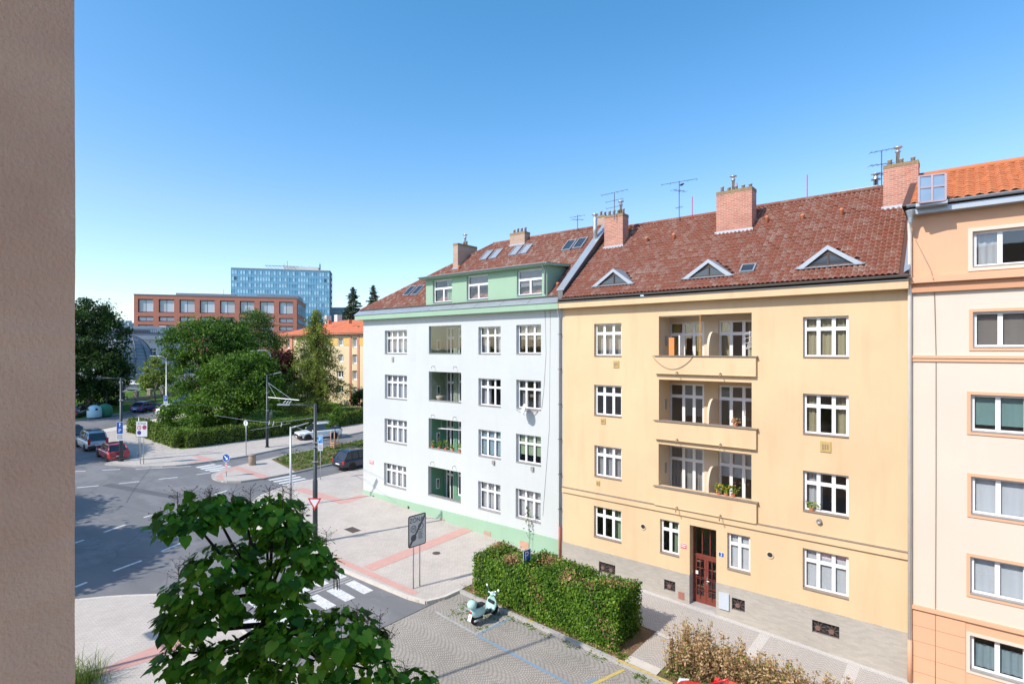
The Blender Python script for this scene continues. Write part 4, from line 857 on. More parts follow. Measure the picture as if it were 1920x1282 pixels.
bay.quad((cx, -.45, 15.6), (cx, cy, 15.6), (cx-4.5, cy, 15.6), (cx-4.5, -.45, 15.6)); bay.quad((cx, -.45, 2), (cx-4.5, -.45, 2), (cx-4.5, cy, 2), (cx, cy, 2)); bay.build('bay', M['own_wall'], NB)
rf = MB(); rf.prism([(NE-.3, -.1, 14.95), (NE-.3, -6.4, 20.4), (NE-.3, -12.8, 14.95)], (33.5, 0, 0)); rf.build('roof', M['tile_old'], NB)
MB().box(-13.4, -12.5, -4.6, -3.8, 17, 20.8).build('chimney', M['red_brick'], NB)
# ---------------------------------------------------------------- far buildings
M['far_brick'] = plaster('far_red_brick', (.52, .20, .145), .08, .05, streak=False)
M['far_frame'] = plain('far_dark_frame', (.05, .06, .085), .5, .1, 1, coord='pos')
M['far_blind'] = plain('silver_blinds', (.50, .52, .55), .5, .12, .08, coord='pos', spec=.5)
M['far_blind2'] = plain('pale_blinds', (.58, .62, .68), .5, .1, .08, coord='pos', spec=.5)
M['far_grey'] = plaster('grey_stone', (.56, .535, .52), .06, .08)
M['far_roof_grey'] = plain('grey_sheet_roof', (.22, .23, .26), .6, .15, .5, coord='pos')
M['far_light'] = plaster('pale_stone', (.60, .58, .55), .05, .05)
M['tile_far'] = bricks('far_orange_roof', (.66, .20, .09), (.58, .165, .07), (.36, .10, .05), .32, .34, .03, 'xz', var=.25)
M['far_yellow'] = plaster('pale_yellow_plaster', (.72, .60, .38), .04, .05)
M['far_ochre'] = plaster('ochre_panel', (.72, .47, .16), .04, .05)
M['far_pink'] = plaster('salmon_plaster', (.62, .30, .21), .05, .05)
M['glass_lite'] = plain('sky_glass', (.22, .38, .50), .1, .15, .3, spec=.8, coord='pos')

class Fr:
    """a facade frame: origin, unit vector along it, outward normal"""
    def __init__(s, a, c): s.o = Vector((a.x, a.y, 0)); d = Vector((c.x-a.x, c.y-a.y, 0)); s.L = d.length; s.d = d.normalized(); s.n = Vector((s.d.y, -s.d.x, 0))
    def p(s, l, out, z): return s.o+s.d*l+s.n*out+Vector((0, 0, z))
    def box(s, b, l0, l1, o0, o1, z0, z1): b.obox(s.p((l0+l1)/2, (o0+o1)/2, (z0+z1)/2), s.d*(l1-l0)/2, s.n*(o1-o0)/2, Vector((0, 0, (z1-z0)/2))); return b
    def wall(s, b, l0, l1, z0, z1, ops, dep):
        g = grid_wall(l0, l1, z0, z1, 0, ops, dep); b.add([s.p(x, -y, z) for x, y, z in g.v], g.f); return b
def zat(v, t): return H+(HOR-v)/FPX*t
# red brick office block
t1, t2 = 225., 241.; A = AT(251, 655, t1); C = AT(556.5, 655, t2); zt = zat(552.4, t1); F1 = Fr(A, C); k = F1.L/(556.5-251)
BO = thing('office_block', (A+C)/2-Vector((0, 0, 9)), 'red brick office block with rows of large square windows', 'building')
ops = []; wins = []
ulist = [(258.5,287.5), (297.5,326.5), (336.5,365), (374.5,402.5), (412.5,440), (449.5,477), (487,514), (523.5,549.5)]
def lu(u): # along-facade metres of a pixel column
    r = Vector(ray(u, 655)); r.z = 0; den = r.x*F1.n.x+r.y*F1.n.y; t = (F1.o.dot(F1.n))/den; return (r*t-F1.o).dot(F1.d)
rows = [(560, 585), (592.5, 602), (608.5, 617.8), (624.5, 634), (640.5, 650)]
for a, c in ulist:
    for r_, (va, vb) in enumerate(rows): o = (lu(a), lu(c), zat(vb, t1), zat(va, t1)); ops.append(o); wins.append((o, r_))
b = MB(); F1.wall(b, 0, F1.L, 0, zt, ops, 1.0); D1 = -F1.n*38
b.quad(F1.p(F1.L, 0, 0), F1.p(F1.L, -38, 0), F1.p(F1.L, -38, zt), F1.p(F1.L, 0, zt)); b.quad(F1.p(0, 0, zt), F1.p(F1.L, 0, zt), F1.p(F1.L, -38, zt), F1.p(0, -38, zt)); b.quad(F1.p(0, 0, 0), F1.p(0, 0, zt), F1.p(0, -38, zt), F1.p(0, -38, 0))
b.build('wall', M['far_brick'], BO)
for o, r_ in wins:
    b = MB(); F1.box(b, o[0], o[1], -1.0, -.7, o[2], o[3]); w_ = b.build('window', M['far_frame'], BO); m_ = (o[0]+o[1])/2; e = .35
    for l0, l1 in ((o[0]+e, m_-.1), (m_+.1, o[1]-e*.4)):
        b = MB(); F1.box(b, l0, l1, -.69, -.62, o[2]+.3, o[3]-e); b.build('pane', random.choice([M['far_blind'], M['far_blind'], M['far_blind2']]) if r_ == 0 else M['far_blind2'], w_)
FS = Fr(F1.p(F1.L, .02, 0), F1.p(F1.L, -38, 0))
for i in range(8):
    for r_, (va, vb) in enumerate(rows[:4]):
        b = MB(); FS.box(b, 3+i*4.3, 5.6+i*4.3, .02, .12, zat(vb, t1), zat(va, t1)); w_ = b.build('window', M['far_frame'], BO); b = MB(); FS.box(b, 3.3+i*4.3, 5.3+i*4.3, .125, .16, zat(vb, t1)+.3, zat(va, t1)-.3); b.build('pane', M['glass_lite'], w_)
b = MB(); F1.box(b, -.1, F1.L+.1, -38, .15, zt, zt+.35); b.build('parapet_capping', M['far_roof_grey'], BO)
for l0, l1, h_ in ((13, 36, 1.5), (33, 60, .9), (45, 62, 1.6)): b = MB(); F1.box(b, l0, l1, -24-h_, -6-h_, zt+.36, zt+h_+.3); b.build('roof_plant', M['far_roof_grey'], BO)
MB().tube([F1.p(31, -10, zt), F1.p(31, -10, zt+4)], .08, 5).build('mast', M['far_frame'], BO)
# blue glass tower
t1, t2 = 290., 301.4; A = AT(433, 655, t1); C = AT(617.5, 655, t2); zt = zat(502.5, t1); F2 = Fr(A, C)
BT = thing('glass_tower', (A+C)/2-Vector((0, 0, 9)), 'blue glass slab tower with aerials rising behind the brick block', 'building')
b = MB(); F2.box(b, 0, F2.L, -14, -.5, 0, zt); b.build('core', M['far_frame'], BT)
blues = [plain('blue_glass_%s' % n_, c, .12, .12, .2, spec=.8, coord='pos') for n_, c in (('pale', (.40, .66, .80)), ('mid', (.15, .40, .58)), ('deep', (.10, .31, .48)), ('dark', (.03, .06, .09)))]
NC = 36; fh = 11.9/FPX*t1; cw = F2.L/NC; b = MB()
for r_ in range(14):
    z1_ = zt-.9-r_*fh; z0_ = z1_-fh*.62
    for c in range(NC):
        q = random.random(); deep = c in (7, 23) or q > .93
        b.cur = 2 if deep else (1 if q > .6 else 0)
        if r_ in (1, 2, 5) and q < .045: b.cur = 3
        F2.box(b, c*cw+.12, (c+1)*cw-.12, -.5, -.25, z0_, z1_)
o = b.build('window_field', blues, BT); o['kind'] = 'stuff'
for r_ in range(15): b = MB(); zz = zt-.9-r_*fh+fh*.38 if r_ else zt; F2.box(b, 0, F2.L, -.5, -.2, zt-.9-r_*fh+.06, zz-.06 if r_ else zt); b.build('spandrel_band', blues[1], BT)
b = MB()
for c in range(NC+1): F2.box(b, max(c*cw-.05, -.05), c*cw+.05, -.5, -.1, 2, zt-.02)
for r_ in range(14):
    for e in (0, fh*.62): F2.box(b, 0, F2.L, -.5, -.14, zt-.9-r_*fh-e-.07, zt-.9-r_*fh-e+.07)
o = b.build('mullion_grid', plain('pale_blue_mullions', (.34, .55, .68), .4, .05, 1, coord='pos'), BT); o['kind'] = 'stuff'
b = MB(); FS2 = Fr(F2.p(F2.L, 0, 0), F2.p(F2.L, -14, 0)); FS2.box(b, .0, 14, .02, .4, 0, zt+.3); b.build('end_wall', plaster('tower_end_wall', (.13, .17, .23), .05, .05), BT)
for i in range(13): b = MB(); FS2.box(b, 6, 8.4, .41, .5, zt-3-i*fh, zt-1.2-i*fh); b.build('window', blues[1], BT)
b = MB(); F2.box(b, -.05, F2.L+.05, -14, .1, zt+.02, zt+.35); b.build('roof_edge', M['far_light'], BT)
b = MB(); F2.box(b, 25, 43, -11, -5, zt+.36, zt+2.6); b.build('plant_room', M['far_light'], BT)
b = MB()
for i in range(9): b.tube([F2.p(16+i*1.7, -5, zt+2.6), F2.p(18.5+i*1.7, -2, zt+.4)], .1, 4)
b.tube([F2.p(15.5, -5.1, zt+2.65), F2.p(33, -5.1, zt+2.65)], .12, 4); b.build('roof_lattice', M['far_frame'], BT)
for l, h_ in ((26.5, 5.8), (24.8, 4.2), (43.5, 5.5), (34, 3.6), (38, 3.4)):
    b = MB(); b.tube([F2.p(l, -8, zt+.3), F2.p(l, -8, zt+h_)], .1, 5)
    if l > 43:
        for k in range(5): b.box(*[v for v in (F2.p(l, -8, 0).x-.4, F2.p(l, -8, 0).x+.4, F2.p(l, -8, 0).y-.3, F2.p(l, -8, 0).y+.3, zt+1.2+k*.7, zt+1.6+k*.7)])
    b.build('aerial', M['far_frame'], BT)
# pale house with orange roof behind the larch
yh = 52.; x0 = W(526, 655, yh)[0]; x1 = -58.; zg = W(600, 628, yh)[1]
FH = thing('apartment_house', (-80, yh, gz(-80)), 'pale yellow house with bright orange hipped roof beyond the park', 'building')
wsp = [(537.5,544.5,636,653,0), (607,616,634.5,649.5,1), (634.5,643.5,634.5,648.5,1), (660.5,670,633.5,651.5,0), (607,616,665,679,1), (634.5,643.5,664.5,678.5,1), (660.5,670,664.5,682,0), (607,616,694.5,707,1), (631.5,643.5,694.5,708,1), (660.5,670,694.5,712,0), (607,616,722,735,1), (631.5,643.5,722,736,1), (660.5,670,725,741.5,0), (537.5,544.5,666,682,0), (537.5,544.5,696,712,0), (575,584,634.5,649,1), (575,584,665,679,1), (575,584,694,708,1)]
ops = [pxwin(a, c, d, e, yh) for a, c, d, e, _ in wsp]
grid_wall(x0, x1, -1, zg, yh, ops, .3).quad((x0, yh, -1), (x0, yh, zg), (x0, yh+12, zg), (x0, yh+12, -1)).build('wall', M['far_yellow'], FH)
for s, o in zip(wsp, ops): window(FH, *o, yh, .25, 2, 0, 'left:white' if s[4] else 'dark', bar=.14, sill=M['wframe'], glass=M['glass_dark'])
a = W(549, 655, yh)[0]; cb_ = grid_wall(x0-.02, a, -1, zg-.35, yh-.15, [o for o, s in zip(ops, wsp) if s[0] < 545], .15).build('corner_bay', M['far_pink'], FH)
for u in (657.5, 672.5): x = W(u, 655, yh)[0]; piece('pilaster', M['far_pink'], FH, x-.22, x+.22, yh-.14, yh-.001, -1, zg-.3)
for ua, ub in ((585, 606), (617, 633.5), (645, 656), (674, 690)):
    piece('ochre_panel', M['far_ochre'], FH, W(ua, 655, yh)[0], W(ub, 655, yh)[0], yh-.05, yh-.001, W(600, 648, yh)[1], W(600, 634.5, yh)[1])
piece('eaves', M['far_pink'], FH, x0-.5, x1, yh-.7, yh+.3, zg, zg+.25)
zr = W(640, 601, yh+6.5)[1]; r_ = MB(); E0 = (x0-.6, yh-.8, zg+.2); r_.quad(E0, (x1, yh-.8, zg+.2), (x1, yh+6.5, zr), (x0+9, yh+6.5, zr)); r_.add([E0, (x0+9, yh+6.5, zr), (x0-.6, yh+13.5, zg+.2)], [(0, 1, 2)]); r_.quad((x0+9, yh+6.5, zr), (x1, yh+6.5, zr), (x1, yh+13.5, zg+.2), (x0-.6, yh+13.5, zg+.2)); RH = r_.build('roof', M['tile_far'], FH)
for u, v in ((640, 621), (622, 602), (660, 601), (676, 613)): x, z = W(u, v, yh+2.5); piece('roof_vent', M['clay'], RH, x-.15, x+.15, yh+1.8, yh+2.4, z-.5, z+.15)
for u in (614, 634): x, z = W(u, 600, yh+6.5); piece('chimney', M['far_light'], FH, x-.5, x+.5, yh+6, yh+7, zr-.5, zr+1.1)
MB().tube([(a+.3, yh-.2, zg), (a+.3, yh-.2, 4)], .09, 6).build('downpipe', M['rust'], FH)
# grey stone villa, glass shell and pavilions at the far left
tv = 135.; C0 = AT(296, 655, tv); FV = Fr(AT(196, 655, 128.), C0); FW = Fr(C0, AT(352, 655, 150.)); zt = zat(629.5, tv); zg0 = 3.
GV = thing('stone_villa', (C0.x, C0.y, gz(C0.x)), 'grey stone villa with flat stepped roof behind the glass shell', 'building')
for f, L in ((FV, FV.L), (FW, FW.L)):
    n = 5 if f is FV else 4; ops = []
    for i in range(n):
        for r_ in range(3): l = L*(i+.55)/n; z = zt-3.3-r_*3.7; ops.append((l-.75, l+.75, z-1.9, z+.3))
    b = MB(); f.wall(b, 0, L, 0, zt, ops, .35); b.build('wall', M['far_grey'], GV)
    for o in ops:
        g = grid_wall(o[0], o[1], o[2], o[3], 0, [(o[0]+.12+i_*.66, o[0]+.12+i_*.66+.58, z0, z1) for i_ in (0, 1) for z0, z1 in ((o[2]+.1, o[2]+1.4), (o[2]+1.52, o[3]-.1))], .05)
        w_ = MB().add([f.p(x, -.3-y, z) for x, y, z in g.v], g.f).build('window', M['wframe'], GV); b = MB(); f.box(b, o[0], o[1], -.42, -.36, o[2], o[3]); b.build('pane', M['glass_dark'], w_)
        b = MB(); f.box(b, o[0]-.15, o[1]+.15, 0.001, .2, o[2]-.3, o[2]); b.build('sill', M['far_light'], w_)
    b = MB(); f.box(b, -.4, L+.4, .001, .6, zt-.9, zt); b.build('cornice', M['far_light'], GV)
zr = zat(611, tv)
b = MB(); P = [FV.p(0, .2, zt), FV.p(FV.L, .2, zt), FW.p(FW.L, .2, zt), FV.p(0, -16, zt)]; b.prism(P, (0, 0, .5)); b.build('roof', M['far_roof_grey'], GV)
b = MB(); FV.box(b, 1, FV.L-1.5, -9, -1.2, zt+.5, zr-1.0); b.build('roof_storey', plain('brown_mansard', (.16, .135, .15), .7, .1, 1, coord='pos'), GV); b = MB(); FV.box(b, 2, FV.L+2.5, -12, -4, zr-1.6, zr); b.build('penthouse', M['far_light'], GV)
b = MB(); FW.box(b, 4.5, 9, -2, -.4, zt+.4, zt+2.6); b.build('roof_lantern', M['far_light'], GV)
for i in range(24): b = MB(); l = 1+i*FV.L/25; FV.box(b, l, l+.08, -.4, -.3, zt+.5, zt+1.5); b.build('baluster', M['far_roof_grey'], GV)
b = MB(); FV.box(b, .8, FV.L-.2, -.42, -.28, zt+1.5, zt+1.62); b.build('balustrade_rail', M['far_roof_grey'], GV)
# glass shell
c0 = AT(236, 655, 112.); gzc = gz(c0.x); zt = zat(630, 112.); GS = thing('glass_shell', (c0.x, c0.y, gzc), 'dark rounded glass shell with horizontal slats beside the stone villa', 'building')
rx, hh = 43*112/FPX, zt-gzc
def shell(th, ph, k=1.): return Vector((c0.x+k*rx*math.cos(th)*math.cos(ph)**.8, c0.y+k*rx*1.2*math.sin(th)*math.cos(ph)**.8, gzc+k*hh*math.sin(ph)))
b = MB(); nT, nP = 28, 10
rings = [[shell(2*math.pi*i/nT, math.pi/2*.97*j/nP, .97) for i in range(nT)] for j in range(nP+1)]; b.loft(rings); b.build('glazing', plain('shell_glass', (.05, .08, .12), .08, .4, .25, spec=.9, coord='pos'), GS, True)
for j in range(2, 34):
    ph = math.asin(min(.985, j/34)); b = MB(); ring = [shell(2*math.pi*i/nT, ph, 1.0) for i in range(nT+1)]; b.tube(ring, .1, 4, False); b.build('slat', plain('pale_slat', (.42, .47, .52), .4, .1, 1, metal=.3, coord='pos') if j == 2 else MATS['pale_slat'], GS)
for i in range(14): b = MB(); th = 2*math.pi*i/14; b.tube([shell(th+.25*q/8, math.pi/2*.95*q/8, 1.02) for q in range(9)], .09, 4); b.build('rib', M['far_frame'], GS)
for u0, u1, v0, v1, t_ in ((206, 236, 715, 741, 102.), (237, 266, 716, 740, 100.)):
    P = AT((u0+u1)/2, v1, t_); w_ = (u1-u0)*t_/FPX/2; g_ = gz(P.x); top = zat(v0+4, t_); PV = thing('slatted_pavilion', (P.x, P.y, g_), 'low dark slatted pavilion behind the stone fence, %s of the two' % ('left' if u0 < 220 else 'right'), 'pavilion')
    e1 = Vector((SA, CA, 0)); e2 = Vector((-CA, SA, 0)); b = MB(); b.obox(P+Vector((0, 0, (top+g_)/2-P.z))+e2*2.5, e1*w_*.96, e2*2.4, Vector((0, 0, (top-g_)/2))); b.build('body', M['far_frame'], PV)
    for k in range(9): z = g_+.4+(top-g_-.6)*k/8; b = MB(); b.obox(Vector((P.x, P.y, z)), e1*w_, e2*.06, Vector((0, 0, .09))); b.build('slat', MATS['pale_slat'], PV)
    b = MB(); c_ = Vector((P.x, P.y, top))+e2*2.4; Q = [c_-e1*w_*1.1-e2*2.8, c_+e1*w_*1.1-e2*2.8, c_+e1*w_*1.1+e2*2.8, c_-e1*w_*1.1+e2*2.8]; ap = c_+Vector((0, 0, .7)); b.add(Q+[ap], [(0, 1, 4), (1, 2, 4), (2, 3, 4), (3, 0, 4)]); b.build('roof', M['far_light'], PV)
# slab block and hills on the horizon
P = AT(641, 655, 330.); HB = thing('distant_block', (P.x, P.y, gz(P.x)), 'small distant grey office block between glass tower and spruce', 'building'); e1 = Vector((SA, CA, 0)); e2 = Vector((-CA, SA, 0))
b = MB(); b.obox(Vector((P.x, P.y, zat(600, 330))), e1*7, e2*8, Vector((0, 0, zat(578, 330)-zat(600, 330)))); b.build('wall', M['far_grey'], HB)
for r_ in range(6): b = MB(); b.obox(Vector((P.x, P.y, zat(582+r_*7, 330)))-e2*8.1, e1*6.6, e2*.1, Vector((0, 0, .7))); b.build('window_band', M['glass_lite'], HB)
b = MB(); n = 30; vs = []
for i in range(n+1):
    u = 100+i*12; P = AT(u, 655, 1500.); z = zat(606+4*math.sin(i*.5)+(i*.9), 1500.); vs += [(P.x, P.y, -5), (P.x, P.y, z), (P.x-180, P.y+220, z+4)]
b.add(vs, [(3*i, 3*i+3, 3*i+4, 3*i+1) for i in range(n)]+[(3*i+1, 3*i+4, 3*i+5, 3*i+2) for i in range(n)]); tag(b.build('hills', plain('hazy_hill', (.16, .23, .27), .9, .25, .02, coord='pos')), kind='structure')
for u, v, w_, h_, q in ((224, 604, 9, 14, 'leftmost'), (233, 606, 14, 8, 'second from left'), (240, 604, 7, 13, 'third from left'), (247, 607, 10, 7, 'rightmost')):
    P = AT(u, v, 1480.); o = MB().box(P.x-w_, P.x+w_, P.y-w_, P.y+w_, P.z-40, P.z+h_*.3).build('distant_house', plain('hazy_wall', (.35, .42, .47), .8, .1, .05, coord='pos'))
    tag(o, 'tiny hazy block on the skyline left of the brick offices, %s of four' % q, 'building', 'hazy blocks on the skyline')
# ---------------------------------------------------------------- vegetation
def rnd_unit(n):
    v = rng.normal(size=(n, 3)); return v/np.linalg.norm(v, axis=1, keepdims=True)
def leaf_quads(P, size, N=None, flat=.0, fold=True):
    """folded leaf quads at P (n,3); N: preferred normals; flat 0..1 how strongly they are followed"""
    n = len(P); nn = rnd_unit(n)
    if N is not None: nn = nn*(1-flat)+N*flat; nn /= np.linalg.norm(nn, axis=1, keepdims=True)+1e-9
    a = np.cross(nn, rnd_unit(n)); a /= np.linalg.norm(a, axis=1, keepdims=True)+1e-9; c = np.cross(nn, a)
    s = (size*rng.uniform(.6, 1.3, n))[:, None]; w = s*.55
    V = np.stack([P-a*s, P-c*w+nn*s*.18, P+a*s, P+c*w+nn*s*.18], 1)
    return V.reshape(-1, 3)
def clumps(lobes, nc, per, spread, hollow=.55):
    """leaf points: lobes (x,y,z,rx,ry,rz) -> clumps near the lobe surface -> leaves; returns points, outward normals, per-leaf tone"""
    L = np.array(lobes, float); area = (L[:, 3]*L[:, 4]+L[:, 3]*L[:, 5]+L[:, 4]*L[:, 5]); pick = rng.choice(len(L), nc, p=area/area.sum())
    d = rnd_unit(nc); d[:, 2] = np.where(d[:, 2] < -.45, -d[:, 2]*.6, d[:, 2]); d /= np.linalg.norm(d, axis=1, keepdims=True)
    r = rng.uniform(hollow, 1.06, nc)[:, None]**.6
    C = L[pick, :3]+d*r*L[pick, 3:6]; s = spread*rng.uniform(.55, 1.35, nc)
    P = np.repeat(C, per, 0)+rng.normal(size=(nc*per, 3))*np.repeat(s, per)[:, None]*np.array([1, 1, .62])
    N = np.repeat(d*.7+np.array([0, 0, .6]), per, 0)
    tone = np.clip(np.repeat(rng.uniform(.15, .75, nc), per)+rng.normal(0, .16, nc*per), 0, 1)
    return P, N, tone
def foliage(parent, P, N, tone, size, mat, flat=.35, name='crown'):
    V = leaf_quads(P, size, N, flat); o = link(bpy.data.objects.new(name, fast_mesh(name, V, 4, mat, tone)), parent); return o
GRN = leafmat('maple_leaves', [(.03, .075, .009), (.072, .155, .017), (.145, .26, .028), (.27, .38, .06)])
GR2 = leafmat('deep_maple_leaves', [(.024, .064, .008), (.055, .125, .015), (.11, .215, .025), (.22, .34, .05)])
DRK = leafmat('dark_leaves', [(.012, .03, .008), (.024, .058, .014), (.045, .10, .02), (.085, .16, .03)])
LIT = leafmat('light_leaves', [(.09, .13, .02), (.18, .25, .05), (.28, .36, .09), (.38, .44, .13)])
BLU = leafmat('acacia_leaves', [(.035, .075, .02), (.08, .15, .035), (.14, .23, .06), (.21, .30, .09)])
PUR = leafmat('purple_leaves', [(.02, .008, .011), (.045, .015, .018), (.09, .024, .028), (.15, .05, .045)])
LAR = leafmat('larch_needles', [(.085, .11, .016), (.16, .21, .034), (.26, .32, .06), (.37, .41, .10)], .25)
SPR = leafmat('spruce_needles', [(.02, .035, .02), (.04, .065, .036), (.08, .11, .06), (.13, .16, .095)], .1)
HDG = leafmat('hedge_leaves', [(.03, .075, .006), (.07, .165, .012), (.15, .28, .02), (.30, .40, .05)], .3)
HDF = leafmat('far_hedge_leaves', [(.035, .075, .01), (.09, .16, .018), (.18, .26, .03), (.30, .35, .07)], .3)
DRY = leafmat('dry_leaves', [(.20, .11, .05), (.42, .26, .125), (.60, .42, .23), (.70, .56, .34)], .3)
CAT = leafmat('catalpa_leaves', [(.028, .10, .004), (.065, .21, .008), (.125, .34, .016), (.26, .46, .04)], .4)
GRS = leafmat('grass_blades', [(.05, .09, .015), (.10, .17, .03), (.17, .24, .05), (.30, .30, .11)], .3)
M['bark'] = plain('bark', (.09, .07, .05), .9, .35, 5, bmp=.5); M['bark_dark'] = plain('dark_bark', (.035, .028, .024), .9, .3, 6, bmp=.5)
def trunk(parent, pts, radii, mat=None, name='trunk'): return MB().tube(pts, radii, 8).build(name, mat or M['bark'], parent, True)
def tree(name, base, label, lobes, nc, per, spread, size, mat, r0=.2, limbs=6, bark=None, hollow=.55, cat='tree', group=None):
    T = thing(name, base, label, cat, group); b = Vector(base); L = np.array(lobes); c = Vector(L[:, :3].mean(0)); top = Vector((b.x*.4+c.x*.6, b.y*.4+c.y*.6, c.z))
    m1 = b.lerp(top, .5)+Vector((random.uniform(-.2, .2), random.uniform(-.2, .2), 0)); t = MB(); t.tube([b-Vector((0, 0, .2)), m1, top], [r0, r0*.75, r0*.35], 8)
    for k in range(limbs):
        l = lobes[k % len(lobes)]; e = Vector(l[:3])+Vector((random.uniform(-.5, .5)*l[3], random.uniform(-.5, .5)*l[4], random.uniform(-.2, .4)*l[5])); st = b.lerp(top, random.uniform(.45, .85)); md = st.lerp(e, .5)+Vector((0, 0, -.1*l[5]))
        t.tube([st, md, e], [r0*.4, r0*.25, r0*.08], 6)
    t.build('trunk', bark or M['bark'], T, True); P, N, tn = clumps(lobes, nc, per, spread, hollow); foliage(T, P, N, tn, size, mat); return T
def lob(u, v, t, ru, rv, rd=None):
    p = AT(u, v, t); k = t/FPX; return (p.x, p.y, p.z, ru*k, (rd or ru)*k, rv*k)
# park maples
tm = 70.
tree('maple_tree', G3(383, 800), 'large round green maple left of centre behind the hedge corner', [lob(385,650,74,72,52), lob(362,700,72,32,46), lob(415,640,75,52,45), lob(382,745,70,50,44), lob(440,665,74,40,45), lob(350,778,68,42,24), lob(395,792,66,34,14)], 640, 60, .42, .155, GR2, .32, 8)
tree('maple_tree', G3(447, 797), 'broad lower maple in front, beside the black wire pole', [lob(440,715,66,58,50), lob(475,700,68,38,42), lob(410,765,64,55,32), lob(470,755,65,50,36), lob(500,735,68,32,40)], 600, 60, .40, .15, GRN, .3, 8)
tree('acacia_tree', G3(486, 775), 'airy bluish green tree behind the maples in front of the brick block', [lob(480,620,92,30,38), lob(500,660,92,38,45), lob(465,650,93,26,40), lob(505,700,90,36,40), lob(487,598,93,16,18)], 380, 50, .5, .15, BLU, .25, 8, hollow=.3)
tree('purple_plum_tree', G3(527, 770), 'dark purple leaved tree between maples and larch', [lob(527,690,84,26,32), lob(540,730,83,30,35), lob(512,725,84,24,35)], 220, 44, .42, .19, PUR, .2, 5)
tree('park_tree', (AT(165, 655, 79).x, AT(165, 655, 79).y, gz(AT(165, 655, 79).x)), 'dark dense tree at the left edge behind the parked cars', [lob(165,610,78,48,48), lob(190,640,78,46,52), lob(130,640,79,55,60), lob(185,700,76,52,48), lob(150,690,77,55,52), lob(206,690,78,24,34), lob(150,745,76,60,40), lob(190,738,78,34,30)], 700, 56, .45, .17, DRK, .35, 8)
tree('young_tree', G3(292, 757), 'small pale green tree in front of the stone villa', [lob(292,705,94,22,34), lob(283,725,93,20,24), lob(306,720,94,20,26)], 150, 40, .38, .17, LIT, .12, 4)
tree('young_tree', G3(198, 777), 'slender young tree on the verge beside the bottle bank', [lob(198,735,76,9,16), lob(203,725,76,7,12)], 40, 26, .25, .13, DRK, .06, 3)
tree('evergreen_shrub', G3(677, 775), 'dark rounded evergreen shrub at the white building edge', [lob(680,752,84,18,20)], 90, 44, .35, .14, DRK, .1, 3, cat='shrub')
tree('street_tree', (-48.5, -1.5, gz(-48.5)), 'tall street tree standing off to the left whose shadow falls on the road', [(-48.5, -1.5, 9.5, 3.6, 3.6, 3.0), (-50, 0, 8, 3, 3, 2.4), (-46.8, -2.5, 8, 3, 3, 2.4)], 480, 40, .5, .2, GRN, .22, 8)
tree('street_tree', (-38.8, -.9, gz(-38.8)), 'nearer street tree off to the left that shades the lane dashes', [(-38.8, -.9, 9.2, 3.9, 3.6, 3.0), (-40.5, -.2, 7.8, 3.4, 3.2, 2.5), (-36.8, -1, 8.0, 3.4, 3.0, 2.4)], 640, 40, .5, .22, GRN, .22, 8)
tree('street_tree', (-92.5, 11.5, gz(-92.5)), 'big street tree off to the left that shades the verge and bottle banks', [(-92.5, 11.5, 13.5, 4.6, 4.4, 3.6), (-90, 13, 12, 3.6, 3.6, 3), (-95.5, 13.5, 12.5, 4, 4, 3.2)], 320, 36, .55, .24, GRN, .3, 8)
tree('street_tree', (-66.5, 6.5, gz(-66.5)), 'street tree off to the left that shades the parked van', [(-66.5, 6.5, 10.5, 3.8, 3.6, 3.0), (-64, 7.5, 9.5, 3, 3, 2.6)], 260, 36, .5, .2, GRN, .22, 8)
# larch with drooping branches
def conifer(name, base, label, topz, rad, mat, nlev, droop, size, per, r0, bare=.1, hang=.0):
    T = thing(name, base, label, 'tree'); b = Vector(base); hgt = topz-b.z; t = MB(); t.tube([b-Vector((0, 0, .2)), b+Vector((.1, 0, hgt*.5)), b+Vector((0, 0, hgt))], [r0, r0*.6, r0*.08], 8); PP = []; TT = []
    for i in range(nlev):
        f = bare+(1-bare)*i/nlev; nb = random.randint(4, 6); a0 = random.uniform(0, 6.3)
        for k in range(nb):
            a = a0+6.283*k/nb+random.uniform(-.35, .35); L = rad(f)*random.uniform(.55, 1.12); d = Vector((math.cos(a), math.sin(a), 0)); o = b+Vector((0, 0, hgt*f)); e = o+d*L+Vector((0, 0, -droop*L+random.uniform(-.1, .25)*L)); m = o.lerp(e, .5)+Vector((0, 0, .1*L))
            t.tube([o, m, e], [r0*.16, r0*.1, r0*.03], 5, False); n = int(per*L); q = rng.uniform(.12, 1.03, n)[:, None]
            p = np.array(o)*(1-q)**2+2*np.array(m)*q*(1-q)+np.array(e)*q*q; p = p+rng.normal(size=(n, 3))*np.array([.16, .16, .09])*(.5+q*.9); p[:, 2] -= rng.exponential(hang, n) if hang else 0
            PP.append(p); TT.append(np.clip(rng.normal(.5, .2)+rng.normal(0, .15, n), 0, 1))
    t.build('trunk', M['bark'], T, True); P = np.concatenate(PP); foliage(T, P, np.tile([0, 0, 1.], (len(P), 1)), np.concatenate(TT), size, mat, .2); return T
bl = G3(593, 775); conifer('larch_tree', bl, 'tall drooping larch in front of the pale yellow house', zat(573, (bl.x*-CA+bl.y*SA)), lambda f: 6.6*(1-f)**.75+.3 if f > .3 else 5.0, LAR, 17, .42, .12, 120, .3, .2, .55)
for u, vt, t_, r_, lb in ((662, 536, 135., 2.9, 'taller bluish spruce left of the white building roof'), (700.5, 533, 140., 2.5, 'spruce top peeping over the white building hip')):
    p = AT(u, 655, t_); conifer('spruce_tree', (p.x, p.y, gz(p.x)), lb, zat(vt, t_), lambda f, r_=r_: r_*3.0*(1-f)+.15, SPR, 34, .16, .2, 70, .3, .25)
